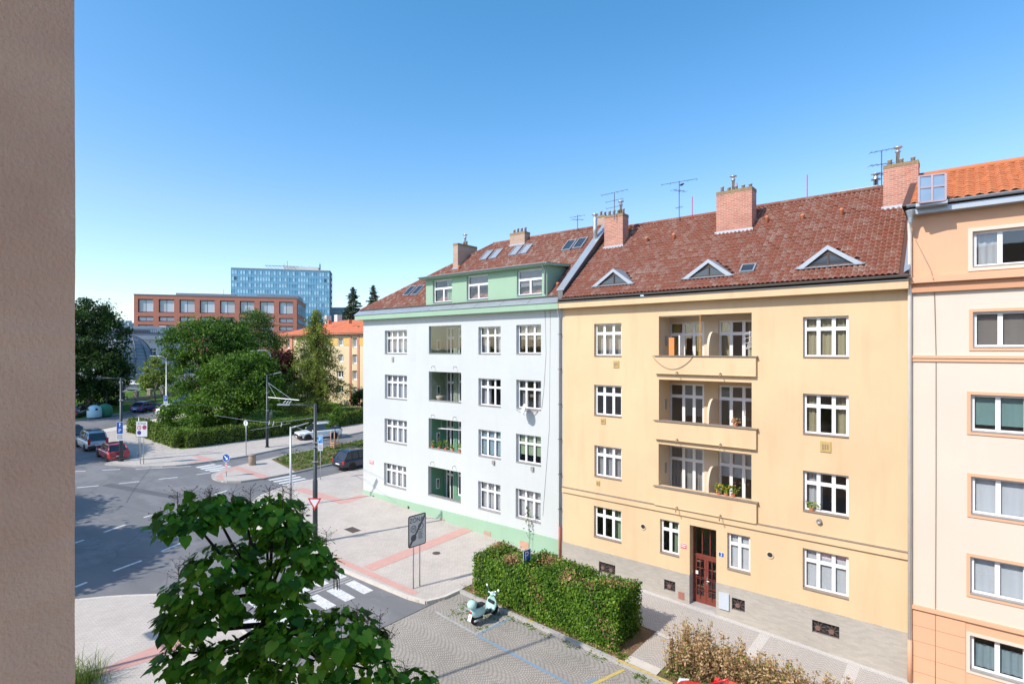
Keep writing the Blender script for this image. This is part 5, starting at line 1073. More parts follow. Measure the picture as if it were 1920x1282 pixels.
# clipped hedges
def hedge(name, label, path, w, h, n, size, mat, dry=None, z0=.1, jitter=.07, wob=.12, mask=None):
    """leaves on the faces of a clipped box that follows a path, over twiggy dark inside"""
    P0 = [Vector((x, y, 0)) for x, y in path]; T = thing(name, (P0[0].x, P0[0].y, gz(P0[0].x)+z0), label, 'hedge'); seg = [(P0[i], P0[i+1]) for i in range(len(P0)-1)]; Ls = np.array([(c-a).length for a, c in seg]); PP = []; NN = []; core = MB()
    for (a, c), L in zip(seg, Ls):
        d = (c-a)/L; nrm = Vector((-d.y, d.x, 0)); k = int(n*L/Ls.sum()); s = rng.uniform(-.1, L+.1, k); ef = w*h/L; face = rng.choice(5, k, p=np.array([h, h, w, ef, ef])/(2*h+w+2*ef)); q = rng.uniform(0, 1, k); wv = rng.uniform(-.5, .5, k)
        off = np.where(face == 0, -w/2, np.where(face == 1, w/2, wv*w)); hh = np.where(face == 2, h, q*h); s = np.where(face == 3, rng.uniform(-.12, .05, k), np.where(face == 4, L+rng.uniform(-.05, .12, k), s)); hh = np.where(face >= 3, q*h, hh); rb = .28
        over = np.clip((hh-(h-rb))/rb, 0, 1); off = np.where(face < 2, off*(1-.28*over**2*rb/w*2), off); nz = np.where(face == 2, 1., .35)
        x = a.x+d.x*s+nrm.x*off; y = a.y+d.y*s+nrm.y*off; bmp = wob*(np.sin(x*2.1+y*.7)*np.cos(y*1.9-x*.6)+.5*np.sin(x*5.3+hh*4)); hh2 = hh+np.where(face == 2, bmp, bmp*.3*hh/h)-np.where(face == 2, .3*(np.abs(off)/(w/2))**6, 0)
        sg = np.where(face == 0, -1, np.where(face == 1, 1, 0)); x = x+nrm.x*sg*bmp*.5; y = y+nrm.y*sg*bmp*.5
        zz = -SLOPE*x+z0+hh2; p = np.stack([x, y, zz], 1)+rng.normal(0, jitter, (k, 3)); PP.append(p); NN.append(np.stack([nrm.x*sg, nrm.y*sg, nz], 1))
        m = 12
        for i in range(m):
            s0, s1 = .15+(L-.3)*i/m, .15+(L-.3)*(i+1)/m; A, B = a+d*s0, a+d*s1; e = nrm*(w/2-.16); zt = h-.2
            core.add([(*(A-e).xy, gz(A.x)), (*(A+e).xy, gz(A.x)), (*(A+e).xy, gz(A.x)+z0+zt), (*(A-e).xy, gz(A.x)+z0+zt), (*(B-e).xy, gz(B.x)), (*(B+e).xy, gz(B.x)), (*(B+e).xy, gz(B.x)+z0+zt), (*(B-e).xy, gz(B.x)+z0+zt)], [(0, 1, 2, 3), (7, 6, 5, 4), (3, 2, 6, 7), (0, 3, 7, 4), (1, 5, 6, 2)])
    P = np.concatenate(PP); N = np.concatenate(NN); core.build('twigs', M['bark_dark'], T)
    cl = np.sin(P[:, 0]*3.1+P[:, 2]*4)*np.sin(P[:, 1]*3.7-P[:, 2]*3)*.17; tn = np.clip(.42+cl+rng.normal(0, .2, len(P)), 0, 1)
    if dry is not None:
        f = np.sin(P[:, 0]*1.7+1.3)*np.sin(P[:, 1]*2.9+P[:, 2]*1.3+.5)+.6*np.sin(P[:, 0]*4.1+P[:, 2]*2.2); thr = np.where(N[:, 2] > .9, .42, 1.32); isd = (f+rng.normal(0, .6, len(P)) > thr+.25)
        foliage(T, P[~isd], N[~isd], tn[~isd], size, mat, .55, 'foliage'); foliage(T, P[isd], N[isd], tn[isd], size*.85, dry, .4, 'dry_foliage')
    else: foliage(T, P, N, tn, size, mat, .5, 'foliage')
    return T
hedge('hedge', 'big clipped green hedge with dry patches beside the scooter', [(-18.1, 20.3), (-15.6, 20.32)], 2.1, 1.72, 19000, .058, HDG, DRY)
hedge('hedge', 'clipped hedge block continuing right towards the yellow house door', [(-15.45, 20.3), (-10.75, 20.35)], 2.1, 1.95, 33000, .058, HDG, DRY)
hedge('hedge', 'long clipped hedge along the far pavement and park edge', [(-59.9, 21.8), (-60.1, 31), (-61.9, 43.5), (-66, 58)], 1.1, 1.55, 26000, .10, HDF, None, .14, .08, .1)
hedge('hedge', 'short hedge arm turning left behind the two round speed signs', [(-60.2, 21.5), (-66, 21.3), (-72.5, 21.1)], 1.2, 1.4, 11000, .10, HDF, None, .14, .08, .14)
# brown dried hedge in front of the yellow house
T = thing('dry_hedge', (-7.5, 20.3, gz(-7.5)+.1), 'brown dried out hedge behind the red car roof', 'hedge'); t = MB(); PP = []; TT = []
for i in range(900):
    x = rng.uniform(-8.6, 3.5); y = rng.uniform(19.3, 21.2); z = gz(x)+.1; h_ = rng.uniform(.75, 1.35)*(1.1 if x < -7.4 else .95); e = Vector((x+rng.normal(0, .12), y+rng.normal(0, .12), z+h_)); t.tube([(x, y, z), e], [.012, .004], 4, False)
    n = 26; q = rng.uniform(.25, 1.05, n)[:, None]; p = np.array([x, y, z])*(1-q)+np.array(e)*q+rng.normal(0, .07, (n, 3)); PP.append(p); TT.append(np.clip(rng.normal(.5, .17)+rng.normal(0, .13, n), 0, 1))
t.build('twigs', plain('dry_twig', (.17, .10, .07), .9, .2, 8), T); P = np.concatenate(PP); foliage(T, P, np.tile([0, 0, 1.], (len(P), 1)), np.concatenate(TT), .055, DRY, .1, 'dry_foliage'); P0_ = P
k = 900; P = np.stack([rng.uniform(-8.6, 3, k), rng.uniform(19.0, 19.6, k), np.zeros(k)], 1); P[:, 2] = -SLOPE*P[:, 0]+.12+rng.exponential(.1, k); foliage(T, P, np.tile([0, 0, 1.], (k, 1)), rng.uniform(.3, .9, k), .06, HDG, .4, 'weeds'); i_ = rng.choice(len(P0_), 2600); foliage(T, P0_[i_]+rng.normal(0, .03, (2600, 3)), np.tile([0, 0, 1.], (2600, 1)), rng.uniform(.4, 1, 2600), .045, HDG, .2, 'green_shoots')
# weeds, grass and bed plants (nobody could count them)
def scatter(name, label, cat, P, size, mat, flat=.2, tone=(.2, .9)):
    V = leaf_quads(P, size, np.tile([0, 0, 1.], (len(P), 1)), flat); o = link(bpy.data.objects.new(name, fast_mesh(name, V, 4, mat, rng.uniform(*tone, len(P))))); tag(o, label, cat, None, 'stuff'); return o
def weeds(n, x0, x1, y0, y1, z, clump=14, sp=.12, hmax=.12):
    nc = n//clump; cx = np.repeat(rng.uniform(x0, x1, nc), clump); cy = np.repeat(rng.uniform(y0, y1, nc), clump); x = cx+rng.normal(0, sp, nc*clump); y = cy+rng.normal(0, sp, nc*clump); return np.stack([x, y, -SLOPE*x+z+rng.exponential(hmax*.5, nc*clump)], 1)
scatter('weeds', 'low weeds and dry leaves along the hedge foot', 'weeds', np.concatenate([weeds(1800, -18.5, -10.2, 18.98, 19.3, .11), weeds(260, -17.8, -15.4, 16.9, 18.7, .02, 8, .1, .02), weeds(200, -15.5, -10.6, 18.45, 18.7, .02, 8, .08, .03), weeds(120, -9.6, -7.6, 18.4, 18.7, .02, 8, .08, .04)]), .045, HDG)
scatter('dry_leaf_litter', 'brown leaf litter under the hedge', 'litter', weeds(1500, -18.5, -10, 18.95, 19.3, .105, 10, .15, .02), .04, DRY)
def inpoly(P, poly):
    x, y = P[:, 0], P[:, 1]; r = np.zeros(len(P), bool); j = len(poly)-1
    for i in range(len(poly)):
        xi, yi = poly[i]; xj, yj = poly[j]; r ^= ((yi > y) != (yj > y)) & (x < (xj-xi)*(y-yi)/(yj-yi+1e-12)+xi); j = i
    return r
bp = [(-49.4, 25.5), (-44.4, 24.9), (-44.95, 28.8), (-45.8, 33), (-47, 49), (-56, 49), (-51.9, 37.2), (-50.1, 27)]
P = weeds(15000, -56, -44, 25, 49, PAV_H+.03, 16, .28, .12); scatter('bed_plants', 'ragged low ground cover on the traffic island bed', 'ground cover', P[inpoly(P, bp)], .11, GRS)
P = weeds(9000, -100, -60, 22, 56, .14, 10, .5, .08); scatter('lawn_grass', 'park lawn grass behind the hedge', 'grass', P[inpoly(P, [(-60.6, 22.5), (-76, 22), (-100, 56), (-64, 56), (-62.3, 43)])], .16, GRS)
# grassy shrub bottom left
p = G3(150, 1290); T = thing('grassy_shrub', p, 'feathery grass clump at the bottom left corner', 'grass clump'); V = []
for i in range(520):
    a = rng.uniform(0, 6.28); L = rng.uniform(.35, 1.0); o = np.array(p)+np.array([rng.normal(0, .35), rng.normal(0, .3), 0]); d = np.array([math.cos(a), math.sin(a), 0])*L*.7; e = o+d+np.array([0, 0, L*.9]); m = o+d*.35+np.array([0, 0, L*.7]); s = np.cross(d, [0, 0, 1]); s = s/np.linalg.norm(s)*.008
    V += [o-s, o+s, m+s, m-s, m-s, m+s, e+s*.2, e-s*.2]
o = link(bpy.data.objects.new('blades', fast_mesh('blades', np.array(V), 4, GRS, rng.uniform(0, 1, len(V)//4))), T)
# sapling with stakes
p = G3(628, 840, .15); T = thing('sapling', p, 'young staked sapling on the traffic island bed', 'tree'); trunk(T, [p, p+Vector((.03, 0, 2.4)), p+Vector((0, 0, 4.0))], [.045, .035, .012], M['bark'])
P, N, tn = clumps([(p.x, p.y, p.z+2.9, .62, .62, 1.0), (p.x, p.y, p.z+3.8, .35, .35, .55), (p.x-.3, p.y-.2, p.z+2.3, .4, .4, .4)], 70, 24, .16, .2); foliage(T, P, N, tn, .1, GRN)
wd = plain('pine_stake', (.62, .36, .22), .8, .15, 6)
for dx, dy in ((-.35, -.3), (.35, -.3), (0, .4)): trunk(T, [p+Vector((dx, dy, -.1)), p+Vector((dx*.9, dy*.9, 1.75))], [.04, .04], wd, 'stake')
for z in (.15, .36, .6): b = MB(); Q = [p+Vector((-.37, -.33, z)), p+Vector((.37, -.33, z)), p+Vector((0, .43, z))]; [b.obox((Q[i]+Q[(i+1) % 3])/2, (Q[(i+1) % 3]-Q[i])/2, Vector((0, 0, 1)).cross(Q[(i+1) % 3]-Q[i]).normalized()*.015, Vector((0, 0, .05))) for i in range(3)]; b.build('rail', wd, T)
# ---------------------------------------------------------------- catalpa in the foreground
def cat_leaf(L):
    """heart shaped drooping leaf, stalk at the origin, tip along +x, surface up +z"""
    out = [(0, .0), (-.1, .2), (.02, .42), (.3, .47), (.62, .3), (1, 0)]; V = []
    mid = [(0, 0, 0), (.3*L, 0, .03*L), (.62*L, 0, -.04*L), (L, 0, -.22*L)]
    def z(x, y): return .03-abs(y)*.16-max(0, x-.25)**2*.36
    up = [(x*L, y*L, z(x, y)*L) for x, y in out]; dn = [(x*L, -y*L, z(x, y)*L) for x, y in out]; ml = [(x*L, 0, (z(x, 0)-.06)*L) for x in (0, .02, .3, .62, 1)]
    Q = []
    for S, sg in ((up, 1), (dn, -1)):
        for (a, c, e, f) in ((ml[0], S[1], S[2], ml[1]), (ml[1], S[2], S[3], ml[2]), (ml[2], S[3], S[4], ml[3]), (ml[3], S[4], S[5], ml[4])): Q.append([a, c, e, f] if sg < 0 else [a, f, e, c])
    return np.array(Q)
CT = AT(480, 1000, 10.2); cb_ = Vector((CT.x-.2, CT.y+.1, gz(CT.x)+PAV_H))
CATT = thing('catalpa_tree', cb_, 'shaded catalpa tree with big heart shaped leaves in the foreground', 'tree')
clob = [lob(*a) for a in ((352,975,10.0,58,38), (395,955,10.2,50,30), (455,965,10.4,45,30), (512,955,10.6,52,28), (545,990,10.3,36,34), (602,1060,10.2,34,26), (570,1030,10.2,44,30), (500,1010,10.8,45,26), (420,1050,9.9,62,28), (535,1075,10.0,62,32), (365,1105,9.7,52,34), (455,1105,9.8,60,32),
    (335,1165,9.5,40,34), (400,1150,9.6,55,34), (345,1235,9.3,48,34), (420,1235,9.3,55,38), (530,1130,9.9,50,26), (560,1185,8.9,62,36), (640,1180,8.8,62,36), (690,1205,8.9,42,34), (590,1250,8.7,75,36), (690,1265,8.9,62,30), (480,1270,9.0,62,32), (770,1285,9.2,50,26), (390,1290,9.2,60,30), (500,1200,9.2,40,30))]
bw = MB(); bw.tube([cb_-Vector((0, 0, .2)), cb_+Vector((.1, .05, 3.2)), AT(490, 1230, 9.9), AT(505, 1110, 10.1)], [.17, .14, .11, .07], 10)
hub = [AT(490, 1240, 9.9), AT(498, 1170, 10.0), AT(505, 1110, 10.1)]
for i, l in enumerate(clob):
    e = Vector(l[:3]); h_ = hub[0] if e.z < hub[0].z else (hub[1] if e.z < hub[2].z else hub[2]); m = h_.lerp(e, .55)+Vector((0, 0, -.12)); bw.tube([h_, m, e+Vector((0, 0, .1))], [.045, .03, .012], 6)
bw.build('trunk', M['bark_dark'], CATT, True)
pts = []
for l in clob:
    n = int(240*(l[3]*l[5])**.62/.30*.62); d = rnd_unit(n); d[:, 2] = np.abs(d[:, 2])*1.0-.42; d /= np.linalg.norm(d, axis=1, keepdims=True); r = rng.uniform(.55, 1.05, n)
    for k in range(n): pts.append((np.array(l[:3])+d[k]*r[k]*np.array(l[3:6]), d[k]))
mats_ = []
for c_, dn in pts:
    x = Vector((dn[0], dn[1], -.55+random.uniform(-.5, .25)))+Vector(rng.normal(0, .35, 3)); x.normalize(); upv = Vector((dn[0]*.6, dn[1]*.6, 1))+Vector(rng.normal(0, .25, 3)); z = (upv-x*upv.dot(x)).normalized(); y = z.cross(x); s = .08+.16*random.random()**1.3
    m = Matrix((x*s, y*s, z*s)).transposed().to_4x4(); m.translation = Vector(c_); mats_.append(m)
camp = Vector((0, 0, H)); mats_.sort(key=lambda m: (m.translation-camp).length)
base = cat_leaf(1.0); lm = [fast_mesh('leaf', base.reshape(-1, 3), 4, CAT, [t_]*8) for t_ in (.15, .35, .55, .75, .95)]
vis = [m for m in mats_ if H+0 > 0]; near = vis[:300]; rest = vis[300:]
for m in near: inst('leaf', random.choice(lm), CATT, m)
B4 = np.concatenate([base.reshape(-1, 3), np.ones((32, 1))], 1); V = np.concatenate([(np.array(m) @ B4.T).T[:, :3] for m in rest]); tn = np.repeat(np.clip(rng.normal(.45, .25, len(rest)), 0, 1), 8)
o = link(bpy.data.objects.new('foliage', fast_mesh('foliage', V, 4, CAT, tn)), CATT); o['kind'] = 'stuff'
stalk = plain('dry_panicle', (.10, .06, .05), .9, .2, 9)
for u, v, t_ in ((333,905,9.9), (360,902,10.), (392,900,10.1), (300,945,9.8), (437,905,10.3), (470,900,10.4), (505,898,10.5), (530,895,10.5), (355,1030,9.7), (335,1045,9.6), (568,930,10.3), (612,980,10.2), (620,1020,10.2), (310,1100,9.5), (640,1125,8.8), (670,1120,8.8), (712,1135,8.9), (730,1165,8.9), (610,1130,8.8), (760,1235,9.1), (800,1255,9.2), (330,1190,9.3), (395,905,10.2), (545,900,10.5), (690,1128,8.8)):
    p = AT(u, v, t_); b = MB(); p = p-Vector((0, 0, .2)); b.tube([p-Vector((0, 0, .42)), p-Vector((0, 0, .12)), p+Vector((0, 0, .05))], [.008, .006, .004], 4)
    for k in range(26):
        st = p+Vector((0, 0, -.2+.009*k)); e = st+Vector((random.uniform(-.17, .17), random.uniform(-.17, .17), random.uniform(.03, .12))); b.tube([st, e], [.003, .002], 3, False); b.lathe(e, [(.004, -.006), (.009, 0), (.004, .008)], 5)
    b.build('seed_panicle', stalk, CATT)
b = MB()
for k in range(6): p = AT(626+k*1.6, 1062, 10.); b.tube([p, p+Vector((.01*k-.02, 0, -.18)), p+Vector((random.uniform(-.04, .04), .02, -.42))], .006, 4)
b.build('seed_pods', stalk, CATT)
# ---------------------------------------------------------------- vehicles
M['tyre'] = plain('tyre_rubber', (.02, .02, .02), .85, .2, 9); M['rim'] = plain('alloy_rim', (.42, .43, .44), .35, .1, 9, metal=.8)
M['carglass'] = plain('car_glass', (.02, .028, .034), .05, .2, 1, spec=.9); M['cartrim'] = plain('black_plastic', (.025, .025, .027), .6, .2, 9)
M['lamp_red'] = plain('tail_lamp', (.45, .02, .025), .2, .1, 9, spec=.7); M['lamp_clear'] = plain('head_lamp', (.65, .68, .70), .12, .1, 9, spec=.9)
def carpaint(name, col, flake=.3): return plain(name, col, .28, .05, 2, metal=flake, spec=.6, coat=.8)
def ring(x, w, z0, z1, rr=.16, n=5, crown=.03):
    """rounded section of a body at station x: half width w, from z0 to z1"""
    P = []; 
    for cy, cz, a0 in ((w-rr, z0+rr*.6, -90), (w-rr, z1-rr, 0), (-(w-rr), z1-rr, 90), (-(w-rr), z0+rr*.6, 180)):
        for k in range(n): a = R(a0+90*k/(n-1)); P.append((x, cy+rr*math.cos(a), cz+(rr if a0 in (0, 90) else rr*.6)*math.sin(a)+(crown*(1-(cy/w)**2) if a0 in (0, 90) else 0)))
    return P
def car(name, label, pos_, heading, paint, L=4.2, Wd=1.76, Ht=1.47, style='hatch', group=None, wr=.31):
    """x forward, origin on the ground under the middle; parts: body, roof, windows, lamps, bumpers, wheels (> rim)"""
    T = bpy.data.objects.new(name, None); z = gz(pos_[0])+pos_[2]; slope = math.atan(-SLOPE*math.cos(heading))
    m0 = Matrix.Translation((pos_[0], pos_[1], z)) @ Matrix.Rotation(heading, 4, 'Z') @ Matrix.Rotation(-slope, 4, 'Y') @ Matrix.Rotation(math.atan(SLOPE*math.sin(heading)), 4, 'X')
    link(T, None, m0); tag(T, label, 'car', group)
    def put(b, nm, mt, par=None, smooth=False): return b.build(nm, mt, par or T, smooth, m0)
    h, w = L/2, Wd/2; zb = .24 if style != 'suv' else .32; belt = {'van': .56, 'suv': .585}.get(style, .62)*Ht; hood = belt-.06
    tail = {'hatch': (.055, .24), 'suv': (.03, .15), 'van': (.04, .13), 'sedan': (.2, .42)}[style]
    st = [(-h, w*.80, zb+.16, belt-.16), (-h+.06, w*.92, zb+.06, belt-.03), (-h+.28, w*.985, zb, belt+.0), (-h+L*.25, w, zb-.02, belt+.01), (0, w, zb-.03, belt), (h-L*.29, w, zb-.02, belt-.02), (h-L*.2, w*.985, zb-.01, hood-.01), (h-.35, w*.95, zb+.02, hood-.10), (h-.1, w*.86, zb+.05, hood-.18), (h, w*.72, zb+.14, hood-.26)]
    put(MB().loft([ring(*s) for s in st]), 'body', paint, None, True)
    # greenhouse: glass block with roof and pillars
    xr, xr2 = -h+L*tail[0], -h+L*tail[1]*.85; xf, xf2 = h-L*.255, h-L*(.41 if style != 'van' else .38); zr = Ht
    if style == 'sedan': xr, xr2 = -h+L*.16, -h+L*.30
    gl = MB(); lo = [(xr, -w*.86, belt-.02), (xf, -w*.86, belt-.03), (xf, w*.86, belt-.03), (xr, w*.86, belt-.02)]; hi = [(xr2, -w*.70, zr-.06), (xf2, -w*.70, zr-.06), (xf2, w*.70, zr-.06), (xr2, w*.70, zr-.06)]
    gl.add(lo+hi, [(0, 1, 5, 4), (1, 2, 6, 5), (2, 3, 7, 6), (3, 0, 4, 7), (4, 5, 6, 7)]); put(gl, 'windows', M['carglass'])
    rf = MB(); rf.loft([[(x, -ww, zz), (x, -ww*.75, zz+cz*.8), (x, 0, zz+cz), (x, ww*.75, zz+cz*.8), (x, ww, zz), (x, ww*.9, zz-.035), (x, -ww*.9, zz-.035)] for x, ww, zz, cz in ((xr2-.05, w*.72, zr-.075, .02), (xr2+.1, w*.745, zr-.05, .045), ((xr2+xf2)/2, w*.755, zr-.045, .06), (xf2-.1, w*.735, zr-.05, .045), (xf2+.04, w*.71, zr-.075, .02))]); put(rf, 'roof', paint, None, True)
    pl = MB(); mid = (xr2+xf2)/2+.05
    for s in (-1, 1):
        for (xa, xb) in ((xf, xf2), (mid+.05, mid), (xr, xr2)): pl.tube([(xa, s*w*.865, belt-.02), (xb, s*w*.715, zr-.06)], .035 if xa != xr else .06, 5)
        if style in ('suv', 'van', 'hatch'): xq = (xr2+mid)/2-.1; pl.tube([(xq-.05, s*w*.865, belt), (xq, s*w*.715, zr-.06)], .03, 5)
        pl.tube([(xr, s*w*.868, belt), (xf, s*w*.868, belt-.01)], .022, 5)
    put(pl, 'pillars', paint if style != 'suv' else M['cartrim'], None, True)
    bp = MB(); bp.loft([ring(x, ww, zb+.02, zb+.34, .1) for x, ww in ((-h-.03, w*.72), (-h+.02, w*.9), (-h+.3, w*.99))]); put(bp, 'bumper', M['cartrim'] if style in ('suv', 'van') else paint, None, True)
    bf = MB(); bf.loft([ring(x, ww, zb+.02, zb+.36, .1) for x, ww in ((h-.3, w*.97), (h-.05, w*.84), (h+.03, w*.66))]); put(bf, 'bumper', M['cartrim'] if style == 'suv' else paint, None, True)
    put(MB().box(h-.01, h+.045, -w*.42, w*.42, zb+.22, zb+.40), 'grille', M['cartrim']); put(MB().box(-h-.045, -h-.025, -.26, .26, belt-.42, belt-.31), 'number_plate', M['whitepaint']); put(MB().box(h+.035, h+.05, -.26, .26, zb+.1, zb+.2), 'number_plate', M['whitepaint'])
    for s in (-1, 1):
        tz = (belt-.30, belt-.04) if style != 'van' else (belt-.3, belt+.22)
        b = MB(); b.obox((-h+.07, s*w*.80, sum(tz)/2), (.085, 0, 0), (0, .10, 0), (0, 0, (tz[1]-tz[0])/2)); put(b, 'tail_lamp', M['lamp_red'])
        b = MB(); b.obox((h-.2, s*w*.74, hood-.22), Vector((.16, -s*.06, -.03)), Vector((.03, s*.15, 0)), (0, 0, .075)); put(b, 'headlight', M['lamp_clear'])
        b = MB(); b.obox((xf-.18, s*(w+.09), belt+.08), (.06, 0, 0), (0, .1, 0), (0, 0, .07)); put(b, 'door_mirror', paint)
        for x in (mid-.55, mid+.42): b = MB(); b.tube([(x, s*(w+.008), belt-.14), (x+.2, s*(w+.008), belt-.14)], .016, 5); put(b, 'door_handle', M['cartrim'] if style == 'van' else paint)
        for x in (-h+L*.2, h-L*.19):
            put(MB().lathe((x, s*(w-.10), wr+.02), [(wr+.05, -.06), (wr+.05, .115), (wr*.8, .118)], 20, (0, s, 0)), 'wheel_arch', M['cartrim'])
            q = MB().lathe((x, s*(w-.13), wr), [(wr*.6, -.1), (wr*.96, -.1), (wr, -.06), (wr, .12), (wr*.95, .165), (wr*.66, .165)], 22, (0, s, 0)); wh = put(q, 'wheel', M['tyre'], None, True)
            b = MB(); b.lathe((x, s*(w-.13), wr), [(wr*.65, .10), (wr*.66, .160), (wr*.58, .163), (wr*.54, .135), (.06, .15), (.02, .152)], 20, (0, s, 0)); put(b, 'rim', M['rim'], wh)
            for k in range(5): b = MB(); a = k*1.2566; b.obox((x+math.cos(a)*wr*.33, s*(w-.13+.15), wr+math.sin(a)*wr*.33), Vector((math.cos(a), 0, math.sin(a)))*wr*.24, (0, .012, 0), Vector((-math.sin(a), 0, math.cos(a)))*.028); put(b, 'spoke', M['rim'], wh)
        if style in ('suv', 'van'): b = MB(); b.tube([(xr2+.1, s*w*.66, zr-.02), (xr2+.2, s*w*.66, zr+.05), (xf2-.3, s*w*.66, zr+.05), (xf2-.15, s*w*.66, zr-.02)], .02, 5); put(b, 'roof_rail', M['steel'] if style == 'suv' else M['cartrim'])
    if style == 'van':
        for x in (-.6, .35): b = MB(); b.tube([(x, -w*.66, zr+.06), (x, w*.66, zr+.06)], .02, 5); put(b, 'roof_bar', M['cartrim'])
    return T
HW = math.pi
PT = {k: carpaint('paint_'+k, c, f) for k, c, f in (('red', (.38, .025, .03), .1), ('bright_red', (.70, .012, .02), .05), ('silver', (.42, .46, .50), .5), ('white', (.78, .79, .80), .05), ('navy', (.014, .022, .05), .3), ('blue', (.03, .055, .20), .3), ('steel', (.22, .34, .44), .4), ('charcoal', (.03, .035, .045), .3))}
car('hatchback', 'red hatchback parked behind the dark parking sign pole', (-60.0, 15.75, 0), HW, PT['red'], 4.0, 1.68, 1.42)
car('estate_van', 'silver van with roof bars parked in front of the red hatchback', (-66.0, 15.6, 0), HW, PT['silver'], 4.4, 1.78, 1.78, 'van')
car('parked_car', 'dark estate car cut by the left edge ahead of the silver van', (-72.0, 15.3, 0), HW, PT['charcoal'], 4.4, 1.76, 1.5)
p = G(597, 836); q = (p[0], p[1]); car('sport_utility_car', 'white sport utility car driving past the hedge', (-56.2, 34.1, 0), -math.pi/2-.19, PT['white'], 4.8, 1.9, 1.82, 'suv', wr=.37)
car('sport_utility_car', 'dark navy sport utility car half hidden by the white building', (-42.3, 29.6, .06), math.pi/2+.05, PT['navy'], 4.3, 1.82, 1.68, 'suv', wr=.35)
d2 = math.atan2(9.8, -6.4)
car('parked_car', 'dark blue car parked by the verge of the left street', (-89.0, 27.4, 0), d2, PT['blue'], 4.3, 1.76, 1.45)
car('parked_car', 'pale blue car facing this way in front of the stone fence', (-93.0, 34.2, 0), d2+math.pi, PT['steel'], 4.4, 1.78, 1.46)
car('parked_car', 'white saloon beside the tall two armed street lamp', (-84.4, 29.0, 0), d2, PT['white'], 4.4, 1.78, 1.45, 'sedan')
car('parked_car', 'dark car at the left edge next to the bottle bank', (-88.4, 19.3, 0), 2.6, PT['charcoal'], 4.2, 1.75, 1.46)
car('hatchback', 'bright red car at the bottom edge beneath the dried hedge', (-5.7, 17.75, 0), HW, PT['bright_red'], 4.1, 1.72, 1.45)

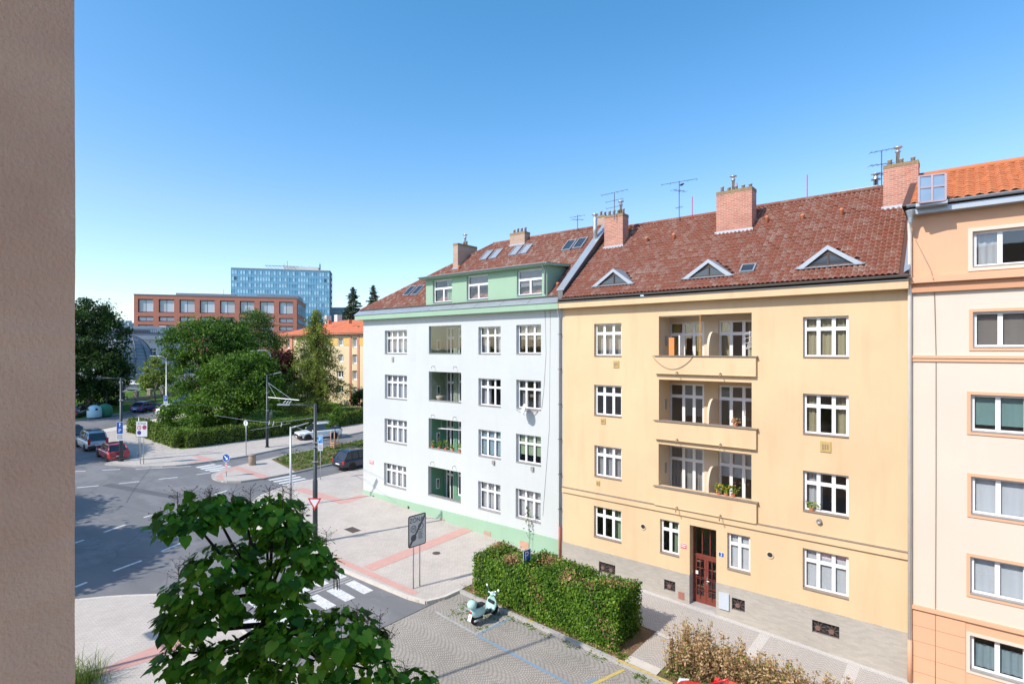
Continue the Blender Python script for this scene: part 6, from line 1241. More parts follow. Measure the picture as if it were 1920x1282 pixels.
# scooter ------------------------------------------------------------------
def scooter():
    P0 = Vector((-16.15, 17.7, 0)); m0 = Matrix.Translation((P0.x, P0.y, gz(P0.x)+.012)) @ Matrix.Rotation(math.pi/2-.03, 4, 'Z') @ Matrix.Rotation(R(5), 4, 'X'); T = bpy.data.objects.new('motor_scooter', None); link(T, None, m0)
    tag(T, 'pale mint motor scooter with round top box parked at the hedge', 'scooter'); mint = carpaint('mint_paint', (.45, .70, .66), .05)
    def put(b, nm, mt, par=None, smooth=True): return b.build(nm, mt, par or T, smooth, m0)
    def oval(x, w, z0, z1, n=14): c = (z0+z1)/2; return [(x, w*math.copysign(abs(math.cos(a))**.75, math.cos(a)), c+(z1-z0)/2*math.copysign(abs(math.sin(a))**.75, math.sin(a))) for a in [2*math.pi*k/n for k in range(n)]]
    put(MB().loft([oval(x, w, a, c) for x, w, a, c in ((-.84, .05, .52, .62), (-.80, .10, .44, .70), (-.68, .17, .34, .75), (-.5, .21, .30, .76), (-.3, .21, .30, .75), (-.12, .17, .32, .70), (-.02, .12, .34, .58))]), 'rear_cowl', mint)
    put(MB().loft([oval(x, w, a, c) for x, w, a, c in ((-.06, .13, .26, .33), (.2, .17, .25, .31), (.38, .16, .27, .34))]), 'floorboard', M['cartrim'])
    put(MB().loft([[(x, y, z) for x, y, z in ((x0-.02-abs(k)*abs(k)*.05, k*w, z0) for k in (-1, -.6, -.2, .2, .6, 1))]+[(x0+.035-abs(k)*abs(k)*.04, k*w, z0) for k in (1, .6, .2, -.2, -.6, -1)] for x0, w, z0 in ((.36, .16, .26), (.43, .25, .40), (.48, .27, .58), (.50, .24, .74), (.50, .13, .86), (.48, .07, .93))]), 'leg_shield', mint)
    put(MB().box(.37, .455, -.17, .17, .62, .72), 'glove_box', M['cartrim'], None, False)
    put(MB().loft([oval(x, w, a, c) for x, w, a, c in ((.28, .05, .36, .42), (.5, .09, .34, .46), (.68, .085, .32, .42), (.80, .04, .28, .34))]), 'front_mudguard', mint)
    put(MB().loft([oval(x, w, a, c) for x, w, a, c in ((-.60, .10, .755, .80), (-.48, .155, .74, .84), (-.3, .16, .745, .84), (-.12, .13, .73, .82), (-.03, .07, .72, .77))]), 'seat', M['cartrim'])
    bx = MB(); bx.lathe((-.80, 0, .80), [(.12, 0), (.185, .04), (.205, .13), (.19, .23), (.13, .30), (.03, .325)], 18); put(bx, 'top_box', mint); put(MB().tube([(-.62, 0, .90), (-.60, 0, 1.0)], .07, 8), 'back_pad', M['cartrim'])
    put(MB().tube([(-.5, 0, .72), (-.82, 0, .78)], .02, 6), 'luggage_rack', M['steel'])
    hd = put(MB().loft([oval(x, w, a, c) for x, w, a, c in ((.36, .05, .95, 1.03), (.42, .11, .92, 1.06), (.52, .12, .91, 1.07), (.60, .09, .93, 1.05), (.63, .05, .95, 1.02))]), 'headset', mint)
    put(MB().lathe((.62, 0, .985), [(.07, 0), (.072, .02), (.02, .03)], 14, (1, 0, 0)), 'headlight', M['lamp_clear'], hd); put(MB().lathe((.42, 0, 1.055), [(.06, 0), (.06, .015), (.01, .02)], 14, (-.3, 0, 1)), 'speedometer', M['whitepaint'], hd)
    for s in (-1, 1):
        put(MB().tube([(.45, s*.08, 1.0), (.43, s*.22, 1.02)], .035, 8), 'handlebar', mint); put(MB().tube([(.43, s*.22, 1.02), (.39, s*.35, 1.01)], .018, 8), 'grip', M['cartrim'])
        put(MB().tube([(.44, s*.2, 1.04), (.47, s*.3, 1.2), (.44, s*.33, 1.26)], .008, 5), 'mirror_arm', M['steel']); put(MB().lathe((.44, s*.34, 1.27), [(.02, -.015), (.06, -.01), (.062, .008), (.0, .012)], 14, (-1, 0, 0)), 'mirror', M['lamp_clear'])
    put(MB().tube([(.5, 0, .9), (.6, 0, .45), (.66, 0, .24)], .03, 8), 'fork', M['cartrim'])
    for x in (-.55, .66):
        w_ = MB(); w_.lathe((x, 0, .215), [(.12, -.05), (.20, -.055), (.218, -.02), (.218, .02), (.20, .055), (.12, .05)], 20, (0, 1, 0)); wh = put(w_, 'wheel', M['tyre']); put(MB().lathe((x, -.045, .215), [(.125, 0), (.11, .02), (.11, .07), (.125, .09)], 16, (0, 1, 0)), 'rim', M['rim'], wh)
    put(MB().box(-.62, -.2, -.12, .12, .18, .36), 'engine', M['cartrim'], None, False); put(MB().tube([(-.3, -.15, .22), (-.75, -.17, .26)], .05, 8), 'exhaust', M['steel'])
    put(MB().lathe((-.835, 0, .62), [(.055, 0), (.05, .03), (.01, .04)], 10, (-1, 0, .2)), 'tail_lamp', M['lamp_red']); put(MB().obox((-.88, 0, .40), (.012, 0, .03), (0, .09, 0), (.03, 0, .09)), 'number_plate', M['whitepaint'], None, False); put(MB().obox((-.84, 0, .47), (.03, 0, .06), (0, .04, 0), (.012, 0, -.006)), 'plate_holder', M['cartrim'], None, False)
    for s in (-1, 1): put(MB().tube([(-.15, s*.08, .26), (-.22, s*.2, .02)], .012, 5), 'stand', M['steel'])
scooter()

# ---------------------------------------------------------------- lettering
def text_mesh(s, size):
    c = bpy.data.curves.new('txt', 'FONT'); c.body = s; c.size = size; c.align_x = 'CENTER'; c.align_y = 'CENTER'; c.extrude = .0015
    o = bpy.data.objects.new('txt', c); me = bpy.data.meshes.new_from_object(o); bpy.data.objects.remove(o); bpy.data.curves.remove(c); return me
def frame_at(o, nrm): # sign frame: x right as read, y up, z out of the face
    n = Vector(nrm).normalized(); x = Vector((0, 0, 1)).cross(n).normalized(); return Matrix((x, Vector((0, 0, 1)), n)).transposed().to_4x4(), Matrix.Translation(o)
class Sign:
    def __init__(s, par, o, nrm): r_, t_ = frame_at(o, nrm); s.m = t_ @ r_; s.par = par
    def rrect(s, x0, x1, y0, y1, z, th, rad, mat, name='plate', par=None):
        P = []
        for cx, cy, a0 in ((x1-rad, y0+rad, -90), (x1-rad, y1-rad, 0), (x0+rad, y1-rad, 90), (x0+rad, y0+rad, 180)):
            for k in range(5): a = R(a0+22.5*k); P.append((cx+rad*math.cos(a), cy+rad*math.sin(a), z))
        return MB().prism(P, (0, 0, th)).build(name, mat, par or s.par, False, s.m)
    def disc(s, x, y, r, z, mat, name='disc', th=.002, par=None, n=28): return MB().lathe((x, y, z), [(r, 0), (r, th), (.0005, th)], n).build(name, mat, par or s.par, False, s.m)
    def ringd(s, x, y, r0, r1, z, mat, name='ring', par=None):
        n = 32; b = MB(); b.add([(x+r*math.cos(2*math.pi*k/n), y+r*math.sin(2*math.pi*k/n), z) for r in (r0, r1) for k in range(n)], [(k, (k+1) % n, n+(k+1) % n, n+k)[::-1] for k in range(n)]); return b.build(name, mat, par or s.par, False, s.m)
    def poly(s, P, z, th, mat, name='plate', par=None): return MB().prism([(x, y, z) for x, y in P], (0, 0, th)).build(name, mat, par or s.par, False, s.m)
    def text(s, t, x, y, size, z, mat, sx=1., par=None):
        me = text_mesh(t, size); me.materials.append(mat); return inst('lettering', me, par or s.par, s.m @ Matrix.Translation((x, y, z)) @ Matrix.Diagonal((sx, 1, 1, 1)))
M['black'] = plain('black_print', (.02, .02, .022), .5, .1, 9); M['greypr'] = plain('grey_print', (.12, .12, .125), .5, .1, 9); M['sign_white'] = plain('sign_white', (.66, .68, .70), .4, .04, 5); M['purple'] = plain('dark_blue_print', (.07, .03, .20), .5, .1, 9); M['alu'] = plain('sign_back_aluminium', (.40, .42, .44), .45, .1, 6, metal=.6)
def post(par, x, y, z0, z1, r, mat=None, name='post'): return MB().tube([(x, y, z0), (x, y, z1)], r, 10).build(name, mat or M['steel'], par, True)
# end-of-zone sign
p = G3(782, 1101, PAV_H); T = thing('zone_sign', p, 'grey end of ZÓNA sign crossed out on two posts by the hedge', 'sign'); nrm = Vector((1, -.06, 0)).normalized(); ex = Vector((0, 0, 1)).cross(nrm)
o = p+Vector((0, 0, 2.0)); S = Sign(T, o, nrm)
for s in (-.22, .22): q = p+ex*s*.85; post(T, q.x-nrm.x*.04, q.y-nrm.y*.04, p.z-.1, p.z+3.4, .032)
pl = S.rrect(-.52, .52, 0, 1.5, -.004, .022, .09, M['black']); S.rrect(-.475, .475, .045, 1.455, .018, .004, .07, M['sign_white'], 'face')
S.text('ZÓNA', -.05, 1.25, .30, .024, M['black'], .95); S.ringd(-.23, .86, .135, .165, .0245, M['black']); S.text('30', -.23, .86, .2, .024, M['black']); S.ringd(.2, .9, .135, .165, .0245, M['black']); S.text('P', .2, .9, .17, .024, M['greypr']); S.disc(-.22, .43, .16, .023, M['greypr'])
for k in range(7): S.rrect(.06, .34-.03*(k % 3), .32+.055*k, .345+.055*k, .0225, .001, .004, M['greypr'], 'print_line')
S.poly([(-.46, .06), (-.40, .06), (.46, 1.30), (.46, 1.42), (.42, 1.42), (-.46, .16)], .026, .001, M['greypr'], 'diagonal_bar')
# zone sign across the junction
p = G3(266, 870, PAV_H); T = thing('zone_sign', p, 'white ZÓNA sign on two posts at the far pavement corner', 'sign'); nrm = Vector((.62, -.78, 0)).normalized(); ex = Vector((0, 0, 1)).cross(nrm); S = Sign(T, p+Vector((0, 0, 2.35)), nrm)
for s in (-.17, .12): q = p+ex*s; post(T, q.x-nrm.x*.05, q.y-nrm.y*.05, p.z-.1, p.z+3.4, .035)
S.rrect(-.52, .52, 0, 1.4, -.004, .02, .08, M['greypr']); S.rrect(-.475, .475, .045, 1.355, .016, .004, .06, M['sign_white'], 'face'); S.text('ZÓNA', 0, 1.16, .26, .022, M['black'])
S.disc(-.22, .82, .19, .021, M['redpaint']); S.disc(-.22, .82, .13, .0235, M['sign_white']); S.text('30', -.22, .82, .17, .027, M['black']); S.disc(.24, .84, .19, .021, M['redpaint']); S.disc(.24, .84, .13, .0235, M['bluepaint']); S.disc(-.22, .38, .18, .021, M['purple'])
S.poly([(.10, .96), (.13, .99), (.38, .72), (.35, .69)], .027, .001, M['redpaint'], 'cross_bar'); S.poly([(.10, .72), (.13, .69), (.38, .96), (.35, .99)], .028, .001, M['redpaint'], 'cross_bar')
# slim bare pole with no sign face
p = G3(260.5, 856, PAV_H); T = thing('sign_post', p, 'slim grey post standing behind the white ZÓNA sign', 'post'); post(T, p.x, p.y, p.z-.1, p.z+3.6, .04); MB().lathe((p.x, p.y, p.z), [(.09, 0), (.08, .05), (.05, .06)], 10).build('foot', M['steel'], T)
# parking sign in the hedge
p = Vector((-15.3, 20.0, gz(-15.3)+.1)); c_ = AT(988, 1046, (p.x*-CA+p.y*SA)); T = thing('parking_sign', p, 'blue parking sign with white P sticking out of the hedge', 'sign'); nrm = Vector((1, -.06, 0)).normalized(); S = Sign(T, c_, nrm); post(T, c_.x-nrm.x*.04, c_.y-nrm.y*.04, p.z-.05, c_.z+.3, .03)
S.rrect(-.25, .25, -.4, .4, -.004, .016, .04, M['sign_white']); S.rrect(-.225, .225, -.375, .375, .012, .003, .03, M['bluepaint'], 'face'); S.text('P', -.04, .12, .52, .017, M['whitepaint']); S.poly([(.03, -.31), (.19, -.31), (.15, -.2), (.12, -.16), (.08, -.27)], .0155, .001, M['sign_white'], 'mark')
# keep-right bollard sign on the island
p = G3(424, 893, PAV_H); T = thing('keep_right_sign', p, 'round blue arrow sign with red striped board on the island tip', 'sign'); nrm = Vector((.50, -.87, 0)).normalized(); S = Sign(T, p+Vector((0, 0, 1.52)), nrm); post(T, p.x-nrm.x*.03, p.y-nrm.y*.03, p.z-.1, p.z+1.8, .03)
S.disc(0, 0, .33, -.004, M['sign_white'], 'plate', .016); S.disc(0, 0, .30, .012, M['bluepaint'], 'face', .003); S.poly([(-.17, .13), (-.12, .18), (.07, -.01), (.14, .05), (.15, -.17), (-.06, -.15), (.01, -.08)], .0155, .001, M['whitepaint'], 'arrow')
S.rrect(-.1, .1, -1.05, -.42, -.002, .012, .01, M['sign_white'], 'board')
for k in range(4): S.poly([(-.1, -1.03+.15*k), (.1, -.95+.15*k), (.1, -.88+.15*k), (-.1, -.96+.15*k)], .0105, .001, M['redpaint'], 'stripe')
# round sign seen from behind on the far pavement
p = G3(461.5, 852, PAV_H); T = thing('round_sign', p, 'round grey sign back on a slim post before the hedge', 'sign'); post(T, p.x, p.y, p.z-.1, p.z+3.3, .035); S = Sign(T, p+Vector((0, 0, 3.0)), Vector((.3, -.95, 0))); S.disc(0, 0, .27, .04, M['sign_white'], 'plate', .012); S.poly([(-.03, -.15), (.03, -.15), (.03, .05), (.08, .05), (0, .18), (-.08, .05), (-.03, .05)], .0525, .001, M['greypr'], 'mark')
# resident parking sign by the navy car
p = G3(601, 899, PAV_H); T = thing('parking_sign', p, 'narrow blue and white parking board on thin post near the navy car', 'sign'); post(T, p.x, p.y, p.z-.1, p.z+3.6, .03); S = Sign(T, p+Vector((0, 0, 2.35)), Vector((.72, -.7, 0)))
S.rrect(-.19, .19, 0, 1.25, .03, .014, .02, M['sign_white']); S.rrect(-.17, .17, .62, 1.2, .044, .003, .02, plain('sky_blue_print', (.08, .34, .70), .4, .08, 9), 'face'); S.text('P', 0, .95, .42, .048, M['whitepaint']); S.disc(-.05, .70, .06, .048, M['bluepaint'])
for k in range(4): S.rrect(-.13, .12, .1+.11*k, .13+.11*k, .0445, .001, .005, M['greypr'], 'print_line')

# ---------------------------------------------------------------- poles, lamps, wires
def lamp_post(u, v, vt, label, r=.11, arm=None, h=PAV_H, mat=None, head=True, name='lamp_post', sleeve=.45):
    p = G3(u, v, h); t_ = -CA*p.x+SA*p.y; zt = zat(vt, t_); T = thing(name, p, label, 'lamp post'); mat = mat or M['darkmetal']; hh = zt-p.z
    MB().tube([p-Vector((0, 0, .1)), p+Vector((0, 0, hh*sleeve)), p+Vector((0, 0, hh*sleeve+.03)), Vector((p.x, p.y, zt))], [r, r*.96, r*.78, r*.62], 14).build('post', mat, T, True)
    MB().lathe(p, [(r*1.5, 0), (r*1.45, .06), (r*1.1, .08)], 14).build('foot', mat, T, True)
    if arm:
        e = AT(arm[0], arm[1], t_+(arm[2] if len(arm) > 2 else 0)); MB().tube([(p.x, p.y, zt-.08), e], [.05, .04], 8).build('arm', mat, T, True)
        d = (e-Vector((p.x, p.y, zt-.08))).normalized(); s = d.cross(Vector((0, 0, 1))).normalized()
        if head: MB().obox(e+d*.25, d*.36, s*.12, Vector((0, 0, .035))).build('lamp_head', M['alu'], T)
    return T, p, t_, zt
T1, p1, t1_, zt1 = lamp_post(591, 1017, 757, 'tall dark lamp post carrying the give way sign', .14, (541, 758.5))
S = Sign(T1, Vector((p1.x, p1.y, zat(940, t1_)))+Vector((.75, -.66, 0)).normalized()*.17, Vector((.60, -.80, 0)))
S.poly([(-.40, .25), (.40, .25), (0, -.45)][::-1], 0, .014, M['redpaint'], 'give_way_plate'); S.poly([(-.27, .175), (.27, .175), (0, -.29)][::-1], .0145, .003, M['sign_white'], 'give_way_face')
for v in (830, 838, 866): MB().lathe((p1.x, p1.y, zat(v, t1_)), [(.15, 0), (.15, .07)], 14).build('clamp', M['steel'], T1)
T2, p2, t2_, zt2 = lamp_post(545, 950, 800, 'light grey lamp post with short arm beside the dark lamp post', .10, (562, 797), mat=M['alu'], sleeve=.3)
T3, p3, t3_, zt3 = lamp_post(501, 838, 702, 'black wire pole beside the maples holding trolley wire brackets', .14, (516, 700))
e3 = AT(561, 750, t3_-.5); MB().tube([(p3.x, p3.y, zat(744.5, t3_)), e3], .045, 8).build('bracket_arm', M['steel'], T3)
for e in (AT(518, 745.5, t3_), AT(546, 748, t3_-.3)): MB().tube([(p3.x, p3.y, zat(716, t3_)), e], .015, 5).build('stay_wire', M['sign_white'], T3)
for u, v in ((536, 751), (541, 752), (546, 752)): q = AT(u, v, t3_-.5); MB().tube([q, q+Vector((.1, -.3, -.2))], .04, 6).build('insulator', M['sign_white'], T3)
for v in (737, 770): MB().lathe((p3.x, p3.y, zat(v, t3_)), [(.13, 0), (.13, .1)], 12).build('clamp', M['steel'], T3)
T4, p4, t4_, zt4 = lamp_post(227, 864, 708, 'black pole with blue parking boards by the red hatchback', .15, (181, 707.5), head=False); S = Sign(T4, Vector((p4.x, p4.y, zat(825, t4_)))+Vector((.70, -.72, 0)).normalized()*.17, Vector((.75, -.66, 0)))
S.rrect(-.26, .26, 0, 1.65, 0, .012, .03, M['sign_white']); S.rrect(-.24, .24, .60, 1.62, .012, .003, .03, M['bluepaint'], 'face'); S.text('P', 0, .86, .44, .0165, M['whitepaint']); S.poly([(-.03, 1.22), (.03, 1.22), (.03, 1.42), (.09, 1.42), (0, 1.56), (-.09, 1.42), (-.03, 1.42)], .0155, .001, M['whitepaint'], 'arrow'); S.rrect(-.2, .2, .12, .50, .0125, .002, .02, M['alu'], 'timetable'); 
for k in range(4): S.rrect(-.15, .15, .17+.08*k, .20+.08*k, .015, .001, .003, M['sign_white'], 'print_line')
for v in (751,): MB().lathe((p4.x, p4.y, zat(v, t4_)), [(.15, 0), (.15, .12)], 12).build('clamp', M['steel'], T4)
def twin_lamp(u, v, vt, ul, ur, vl, vr, label):
    p = G3(u, v, .1); t_ = -CA*p.x+SA*p.y; zt = zat(vt, t_); T = thing('street_lamp', p, label, 'street lamp'); MB().tube([p-Vector((0, 0, .1)), p+Vector((0, 0, 1.4)), p+Vector((0, 0, 1.45)), Vector((p.x, p.y, zt))], [.16, .15, .10, .06], 12).build('post', M['alu'], T, True)
    for uu, vv in ((ul, vl), (ur, vr)):
        e = AT(uu, vv, t_); a = Vector((p.x, p.y, zt)); c_ = a+Vector((0, 0, (e.z-zt)*1.0)); pts = [a*(1-q)**2+c_*2*q*(1-q)+e*q*q for q in [k/6 for k in range(7)]]; MB().tube(pts, .045, 7).build('arm', M['alu'], T, True); d = (e-c_).normalized(); MB().obox(e+d*.3, d*.4, d.cross(Vector((0, 0, 1))).normalized()*.13, Vector((0, 0, .05))).build('lamp_head', M['alu'], T)
    return T, p, t_
T5, p5, t5_ = twin_lamp(312, 786, 677, 292, 326, 667, 661, 'pale two armed street lamp beside the maple')
S = Sign(T5, Vector((p5.x, p5.y, zat(756, t5_)))+Vector((.75, -.66, 0))*.2, Vector((.75, -.66, 0))); S.rrect(-.25, .25, -.3, 1.0, 0, .012, .03, M['sign_white']); S.rrect(-.23, .23, .3, .97, .012, .003, .03, M['bluepaint'], 'face'); S.text('P', 0, .63, .5, .0165, M['whitepaint'])
twin_lamp(508, 790, 672, 480, 494, 658.5, 656.5, 'pale street lamp whose arms show above the purple tree')
# poles beyond the left edge; the tall mast is added for its shadow
for x, y, h_, ax, lb in ((-25.4, -.5, 8.0, -1.7, 'lamp post out of frame whose shadow crosses the red band'), (-17.75, 3.0, 15.0, .9, 'tall lamp mast hidden by the beige wall, its shadow on the cobbles')):
    T = thing('lamp_post', (x, y, gz(x)+PAV_H), lb, 'lamp post'); z = gz(x)+PAV_H; MB().tube([(x, y, z-.1), (x, y, z+h_*.5), (x, y, z+h_)], [.11, .10, .07] if h_ < 10 else [.09, .075, .06], 12).build('post', M['darkmetal'], T, True); MB().tube([(x, y, z+h_-.05), (x+ax, y, z+h_+.05)], .04, 8).build('arm', M['darkmetal'], T, True); MB().obox((x+ax, y, z+h_+.04), (.38, 0, 0), (0, .16, 0), (0, 0, .06)).build('lamp_head', M['alu'], T)
# trolley wires
def wire(label, pts, r=.013, mat=None):
    P = [Vector(p) for p in pts]; o = MB().tube(P, r, 5, False).build('overhead_wire', mat or M['alu']); tag(o, label, 'wire', 'trolleybus overhead wires'); return o
def sag(a, c, s, n=10): a, c = Vector(a), Vector(c); return [a.lerp(c, k/n)-Vector((0, 0, s*4*(k/n)*(1-k/n))) for k in range(n+1)]
wire('pale wire running from the black pole with parking boards into the maples', sag((p4.x, p4.y, zat(751, t4_)), AT(402, 760, 58.), .05))
wire('pale wire crossing low over the red hatchback', sag(AT(120, 868, 36.), AT(256, 855, 47.), .1))
wire('wire from the maples to the wire junction left of the grey lamp post', sag(AT(402, 778, 56.), AT(505, 792, 50.), .05)); wire('wire pair fitting running right to the dark lamp post', sag(AT(505, 792, 50.), AT(592, 782, 36.), .05)); wire('lower wire of the junction beside the grey lamp post', sag(AT(470, 806, 50.), AT(545, 793, 46.), .03))
wire('wire from the grey lamp post down towards the white car', sag(AT(553, 798, 44.), AT(592, 818, 36.), .02)); wire('wire at right passing behind the white building edge', sag(AT(640, 762.5, 60.), AT(720, 764.5, 52.), .02)); wire('thin grey wire crossing the zebra on the island', sag(AT(392, 866, 44.), AT(436, 878, 44.), .02), .012)
for u, v in ((505, 793), (513, 793.5), (528, 796)): q = AT(u, v, 49.); o = MB().tube([q+Vector((0, 0, .2)), q, q+Vector((.25, -.2, -.12))], .035, 5).build('wire_clamp', M['sign_white']); tag(o, 'small pale wire clamp on the junction, %s' % {505: 'leftmost', 513: 'middle one', 528: 'rightmost'}[u], 'wire clamp', 'trolleybus wire clamps')

# ---------------------------------------------------------------- small street things
p = G3(473, 871, PAV_H); T = thing('litter_bin', p, 'stone coloured round litter bin on the traffic island', 'litter bin'); MB().lathe(p, [(.26, 0), (.30, .05), (.30, .82), (.27, .9), (.22, .9), (.2, .6)], 18).build('body', plain('exposed_aggregate', (.34, .26, .19), .9, .35, 30), T, True); MB().lathe(p+Vector((0, 0, .8)), [(.315, 0), (.315, .07), (.28, .12)], 18).build('rim', M['cap_brown'], T, True)
p = G3(177, 782, .12); T = thing('bottle_bank', p, 'pale blue dome shaped bottle bank on the left verge', 'recycling bin'); b = MB(); b.lathe(p, [(.75, 0), (.8, .1), (.8, .8), (.72, 1.15), (.5, 1.42), (.2, 1.55), (.02, 1.57)], 20); b.build('shell', plain('pale_blue_plastic', (.45, .66, .74), .5, .08, 3), T, True)
for a in (-1.2, .2): q = p+Vector((math.cos(a)*.72, math.sin(a)*.72-.1, 1.05)); MB().lathe(q, [(.14, 0), (.14, .06), (.02, .07)], 12, (math.cos(a), math.sin(a), .3)).build('slot', M['cartrim'], T)
p = G3(184, 781, .12); T = thing('bottle_bank', p, 'green bottle bank half hidden behind the pale blue one', 'recycling bin'); MB().lathe(p+Vector((-.6, .9, 0)), [(.75, 0), (.8, .1), (.8, .8), (.72, 1.15), (.5, 1.42), (.2, 1.55), (.02, 1.57)], 20).build('shell', plain('green_plastic', (.04, .22, .12), .5, .08, 3), T, True)
# stone fence of the villa: low wall, pillars and railings
FN = thing('stone_fence', (-101, 30, gz(-101)), 'low stone fence with square pillars along the left street', 'fence'); fa, fc = Vector((-88.5, 10.8, 0)), Vector((-116, 53, 0)); d = (fc-fa).normalized(); L = (fc-fa).length; nn = Vector((-d.y, d.x, 0)); stn = plain('fence_sandstone', (.40, .33, .26), .9, .15, 2, coord='pos')
n = 18
for i in range(n):
    q = fa+d*L*i/n; z = gz(q.x); MB().obox((q.x, q.y, z+.75), d*.28, nn*.28, (0, 0, .85)).build('pillar', stn, FN); MB().obox((q.x, q.y, z+1.64), d*.35, nn*.35, (0, 0, .05)).build('pillar_cap', M['far_light'], FN)
    e = fa+d*L*(i+1)/n; m = (q+e)/2; zm = gz(m.x); MB().obox((m.x, m.y, zm+.25), d*(L/n/2-.29)+Vector((0, 0, -SLOPE*d.x*L/n/2)), nn*.18, (0, 0, .4)).build('low_wall', stn, FN)
    b = MB()
    for k in range(9): r_ = q.lerp(e, (k+1)/10); b.tube([(r_.x, r_.y, gz(r_.x)+.6), (r_.x, r_.y, gz(r_.x)+1.4)], .018, 4)
    for zz in (.75, 1.35): b.tube([(q.x, q.y, gz(q.x)+zz), (e.x, e.y, gz(e.x)+zz)], .02, 4)
    b.build('railing', M['far_frame'], FN)
# ---------------------------------------------------------------- things on the roofs and facades
def aerial(u, v, vt, yz, label, bars, mat=None, lean=0, name='roof_aerial'):
    x, y, z = roofpt(u, v, *yz); t_ = -CA*x+SA*y; zt = zat(vt, t_); T = thing(name, (x, y, z), label, 'aerial'); MB().tube([(x, y, z-.3), (x+lean, y, zt)], .022, 6).build('mast', mat or M['ant'], T)
    for f, L, a, k in bars:
        zz = z+(zt-z)*f; dx = Vector((math.cos(a), math.sin(a), 0)); b = MB(); b.tube([Vector((x, y, zz))-dx*L*.5, Vector((x, y, zz))+dx*L*.5+Vector((0, 0, L*.12))], .014, 5); s = Vector((-dx.y, dx.x, 0))
        for j in range(k): c_ = Vector((x, y, zz))+dx*L*(-.5+j/max(1, k-1))+Vector((0, 0, L*.12*(j/max(1, k-1)-.0)*.8)); b.tube([c_-s*.22*(1-.05*j), c_+s*.22*(1-.05*j)], .008, 4)
        b.build('antenna', mat or M['ant'], T)
    return T
RYW = (30., H+7.57, .001); RYY = (30., H+7.27, .001)
aerial(1083, 432, 403, RYW, 'small forked aerial on the white building ridge', [(.85, .9, .4, 4), (.65, .8, 1.2, 3)])
aerial(1152, 402, 362, (28.6, H+7.7, .001), 'large loop aerial above the left red chimney', [(.95, 1.5, .3, 6), (.6, 1.0, .3, 3), (.3, .9, .3, 2)])
aerial(1273.5, 411, 340, RYY, 'tall thin aerial mast with a bird on the yellow house ridge', [(.93, 1.9, .5, 5), (.72, 1.1, 1.4, 4), (.3, .35, .2, 4)])
aerial(1653, 352, 283, (28.9, H+7.3, .001), 'aerial with several yagi arms left of the right chimney', [(.97, .9, .4, 5), (.6, 1.0, .6, 6), (.35, .8, 1.4, 5)])
for u, v, vt, lb in ((1298, 408, 369, 'short red lightning rod right of the tall aerial'), (1382, 405, 343, 'red lightning rod behind the middle red chimney'), (1513.5, 376, 328, 'red lightning rod on the ridge between the chimneys')):
    aerial(u, v, vt, RYY, lb, [], M['redpaint'], 0, 'lightning_rod')
x, y, z = roofpt(1273.5, 411, *RYY); t_ = -CA*x+SA*y; q = AT(1278, 347, t_); b = MB(); b.loft([[(q.x-.12+.24*f, q.y+rr*math.cos(a), q.z+.04*f+rr*math.sin(a)) for a in [k*math.pi/4 for k in range(8)]] for f, rr in ((0, .01), (.25, .05), (.6, .07), (.85, .045), (1, .035), (1.12, .02))]); tag(b.build('bird', M['black'], None, True), 'small dark bird perched on the tall aerial', 'bird')
# satellite dish
x, z = W(996, 770, YF); T = thing('satellite_dish', (x, YF, z), 'small white satellite dish under the white building window', 'satellite dish'); MB().tube([(x+.5, YF-.002, z), (x+.05, YF-.35, z), (x-.1, YF-.42, z+.05)], .025, 6).build('bracket', M['cap_brown'], T)
b = MB(); ax = Vector((-.6, -.75, .3)).normalized(); b.lathe(Vector((x-.12, YF-.45, z+.08)), [(.005, 0), (.12, .015), (.24, .05), (.34, .10), (.35, .10), (.25, .04), (.12, .004), (.006, -.012)], 20, ax); b.build('dish', M['sign_white'], T, True); MB().tube([Vector((x-.12, YF-.45, z-.2)), Vector((x-.12, YF-.45, z-.05))+ax*.5], .012, 5).build('feed_arm', M['ant'], T); MB().lathe(Vector((x-.12, YF-.45, z-.05))+ax*.5, [(.03, -.05), (.04, 0), (.03, .05)], 8, ax).build('feed_horn', M['sign_white'], T)
# number plates and street plate
def wall_plate(u, v, w_, h_, mat, label, y=YF, name='house_number_plate', txt=None, lines=0):
    x, z = W(u, v, y); T = thing(name, (x, y, z), label, 'sign'); S = Sign(T, Vector((x, y-.002, z)), Vector((0, -1, 0))); S.rrect(-w_/2, w_/2, -h_/2, h_/2, 0, .012, .015, M['whitepaint']); S.rrect(-w_/2+.012, w_/2-.012, -h_/2+.012, h_/2-.012, .012, .003, .01, mat, 'face')
    if txt: S.text(txt, 0, 0, h_*.95, .0155, M['whitepaint'])
    for k in range(lines): S.rrect(-w_*.38, w_*(.38-.06*k), h_*(.12-.34*k), h_*(.30-.34*k), .0155, .001, .004, M['whitepaint'], 'print_line')
wall_plate(1352.5, 1039, .24, .2, M['bluepaint'], 'small blue house number plate reading 3 right of the door', txt='3'); wall_plate(1282, 1023, .30, .24, M['redpaint'], 'small red house number plate left of the brown door', lines=2); wall_plate(697, 866, .50, .28, M['redpaint'], 'red street name plate at the white building corner', name='street_name_plate', lines=2)
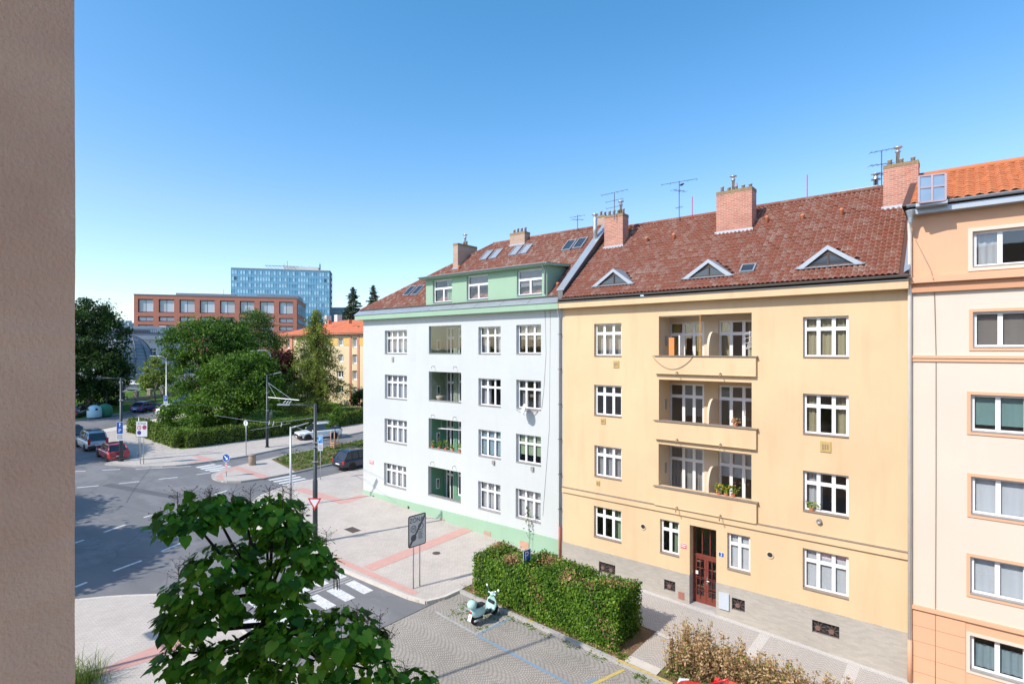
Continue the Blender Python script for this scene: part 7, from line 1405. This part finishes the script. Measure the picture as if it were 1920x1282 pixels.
# pots and plants on sills and loggias
def pot_plant(x, y, z, h_, mat, label, flower=None, name='potted_plant', group=None, w_=.13):
    T = thing(name, (x, y, z), label, 'plant', group); MB().lathe((x, y, z), [(w_*.6, 0), (w_*.8, .14), (w_*.85, .14), (w_*.7, .12)], 10).build('pot', M['clay'], T); n = 60; P = np.array([x, y, z+.14])+np.stack([rng.normal(0, w_*.75, n), rng.normal(0, w_*.5, n), rng.uniform(0, h_, n)], 1); foliage(T, P, np.tile([0, 0, 1.], (n, 1)), rng.uniform(.3, 1, n), .06, mat, .1, 'leaves')
    if flower: P = P[:14]+np.array([0, -.03, .05]); foliage(T, P, np.tile([0, -1, .3], (14, 1)), rng.uniform(.3, 1, 14), .045, flower, .5, 'flowers')
YFL = leafmat('yellow_flowers', [(.6, .4, .02), (.75, .55, .05)], .2); RFL = leafmat('red_flowers', [(.5, .04, .03), (.65, .2, .1)], .2)
o = lops[2]; nm_ = ['leftmost', 'second', 'third', 'fourth', 'rightmost']
for k in range(5): pot_plant(o[0]+.25+k*(o[1]-o[0]-.5)/4, YF+.13, o[2]+.041, .3+.1*(k % 3), LIT if k % 2 == 0 else GRN, 'potted plant on the green loggia parapet, %s of five' % nm_[k], None, group='pots on the green loggia parapet')
o = lg[2]; L = o[1]-o[0]
for k, f in enumerate((.66, .74, .81)): pot_plant(o[0]+L*f, YF+.1, o[2]+.0, .35, GRN, 'flower pot on the lowest yellow balcony, %s of three' % ['left', 'middle', 'right'][k], (YFL, YFL, RFL)[k], group='flower pots on the lowest balcony')
o = lg[1]; pot_plant(o[0]+L*.83, YF+.1, o[2]+.0, .2, DRY, 'small orange plant on the middle yellow balcony', RFL)
a = W(1521, 950, YF); pot_plant(a[0], YF+.09, pxwin(1505.5, 1591.3, 881.5, 957)[2]+.042, .22, LIT, 'bright green pot plant on the right hand window sill')
# clutter on the top balcony
o = lg[0]; L = o[1]-o[0]; x = o[0]+L*.115; q = MB().box(x-.13, x+.13, YF+.33, YF+.42, o[2]-.8, o[2]+.85).build('plank', plain('orange_board', (.66, .26, .08), .7, .12, 3, coord='pos')); tag(q, 'orange board leaning on the top yellow balcony', 'board')
T = thing('balcony_net', (o[0]+L*.3, YF+.2, o[2]), 'wire frame with orange pole over the top balcony left half', 'net frame'); MB().tube([(o[0]+L*.47, YF+.02, o[2]), (o[0]+L*.47, YF+.02, o[3]-.02)], .018, 6).build('pole', plain('orange_pole', (.62, .26, .08), .6, .1, 4), T); MB().tube([(o[0]+.02, YF+.03, o[3]-.05), (o[0]+L*.47, YF+.02, o[3]-.03), (o[0]+L*.55, YF+.5, o[3]-.06)], .012, 5).build('rail', M['cap_brown'], T)
b = MB(); xa, xb = o[0]-.25, o[0]+L*.41; b.tube([(xa+(xb-xa)*k/12, YF-.16, o[2]-.03-.62*math.sin(math.pi*k/12)**.8) for k in range(13)], .014, 5); tag(b.build('hanging_cable', M['cap_brown']), 'cable loop sagging in front of the top balcony parapet', 'cable')
x = o[0]+L*.2; q = MB().box(x-.03, x+.03, YF+.4, YF+.9, o[2]-.9, o[2]+.95).build('cabinet_door', M['whitepaint']); tag(q, 'narrow white panel standing on the top yellow balcony', 'panel')
T = thing('laundry_rack', (o[0]+L*.9, YF+.4, o[2]), 'white folding laundry rack on the top balcony right half', 'laundry rack'); b = MB()
for k in range(4): b.tube([(o[0]+L*.93, YF+.25+.12*k, o[2]+.3), (o[0]+L*1.0, YF+.25+.12*k, o[2]+1.1-.1*k)], .01, 4); b.tube([(o[0]+L*.9, YF+.3, o[2]+.3+.22*k), (o[0]+L*1.0, YF+.3, o[2]+.42+.22*k)], .01, 4)
b.tube([(o[0]+L*.94, YF+.4, o[2]-.95), (o[0]+L*.96, YF+.3, o[2]+1.1)], .012, 4); b.build('rods', M['whitepaint'], T)
o = lops[3]; T = thing('wooden_chair', (o[0]+(o[1]-o[0])*.8, YF+.9, o[2]-1.0), 'small wooden chair on the lowest white building loggia', 'chair'); wd2 = plain('beech', (.50, .27, .12), .6, .15, 5); cx = o[0]+(o[1]-o[0])*.8; z = o[2]-1.0
MB().box(cx-.2, cx+.2, YF+.7, YF+1.1, z+.72, z+.76).build('seat', wd2, T); MB().box(cx-.2, cx+.2, YF+1.08, YF+1.11, z+.9, z+1.18).build('backrest', wd2, T)
for sx in (-.18, .18):
    for sy, hh in ((.73, .72), (1.09, 1.2)): MB().box(cx+sx-.02, cx+sx+.02, YF+sy-.02, YF+sy+.02, z+.001, z+hh).build('leg', wd2, T)
o = lops[1]; T = thing('stone_planter', (o[0]+(o[1]-o[0])*.17, YF+.14, o[2]+.04), 'pale stone bowl planter on the second loggia parapet', 'planter'); MB().lathe((o[0]+(o[1]-o[0])*.17, YF+.5, o[2]-.95), [(.1, 0), (.08, .6), (.1, .95), (.22, 1.1), (.24, 1.25), (.2, 1.24)], 14).build('bowl', plain('pale_stone_bowl', (.55, .44, .32), .9, .15, 6), T, True)
o = lops[2]; T = thing('drying_rail', (o[0]+.6, YF+.6, o[2]+1.2), 'white drying rods hanging in the third loggia', 'drying rail'); b = MB()
for k in range(4): b.tube([(o[0]+.5, YF+.35+.12*k, o[3]-.7), (o[1]-.0, YF+.4+.12*k, o[3]-.62)], .01, 4)
for xx in (o[0]+.7, o[1]-.3): b.tube([(xx, YF+.5, o[3]-.68), (xx, YF+.5, o[3]+.1)], .006, 4)
b.build('rods', M['whitepaint'], T)
# climbing shoot by the white building plinth
x, z = W(994, 1020, YF-.1); T = thing('climbing_shoot', (x, YF-.25, gz(x)+.12), 'thin leafy shoot rising above the hedge before the plinth', 'plant'); pts = [(x+.05, YF-.25, gz(x)+.12), (x+.1, YF-.3, gz(x)+1.3), (x, YF-.3, gz(x)+2.1), (x-.03, YF-.3, gz(x)+2.75)]; MB().tube(pts, .012, 5).build('stem', M['bark'], T); n = 46; q = rng.uniform(.3, 1, n); P = np.stack([x+rng.normal(0, .11, n), YF-.3+rng.normal(0, .06, n), gz(x)+.12+q*2.6], 1); foliage(T, P, np.tile([0, 0, 1.], (n, 1)), rng.uniform(.1, .6, n), .075, GRN, .2, 'leaves')
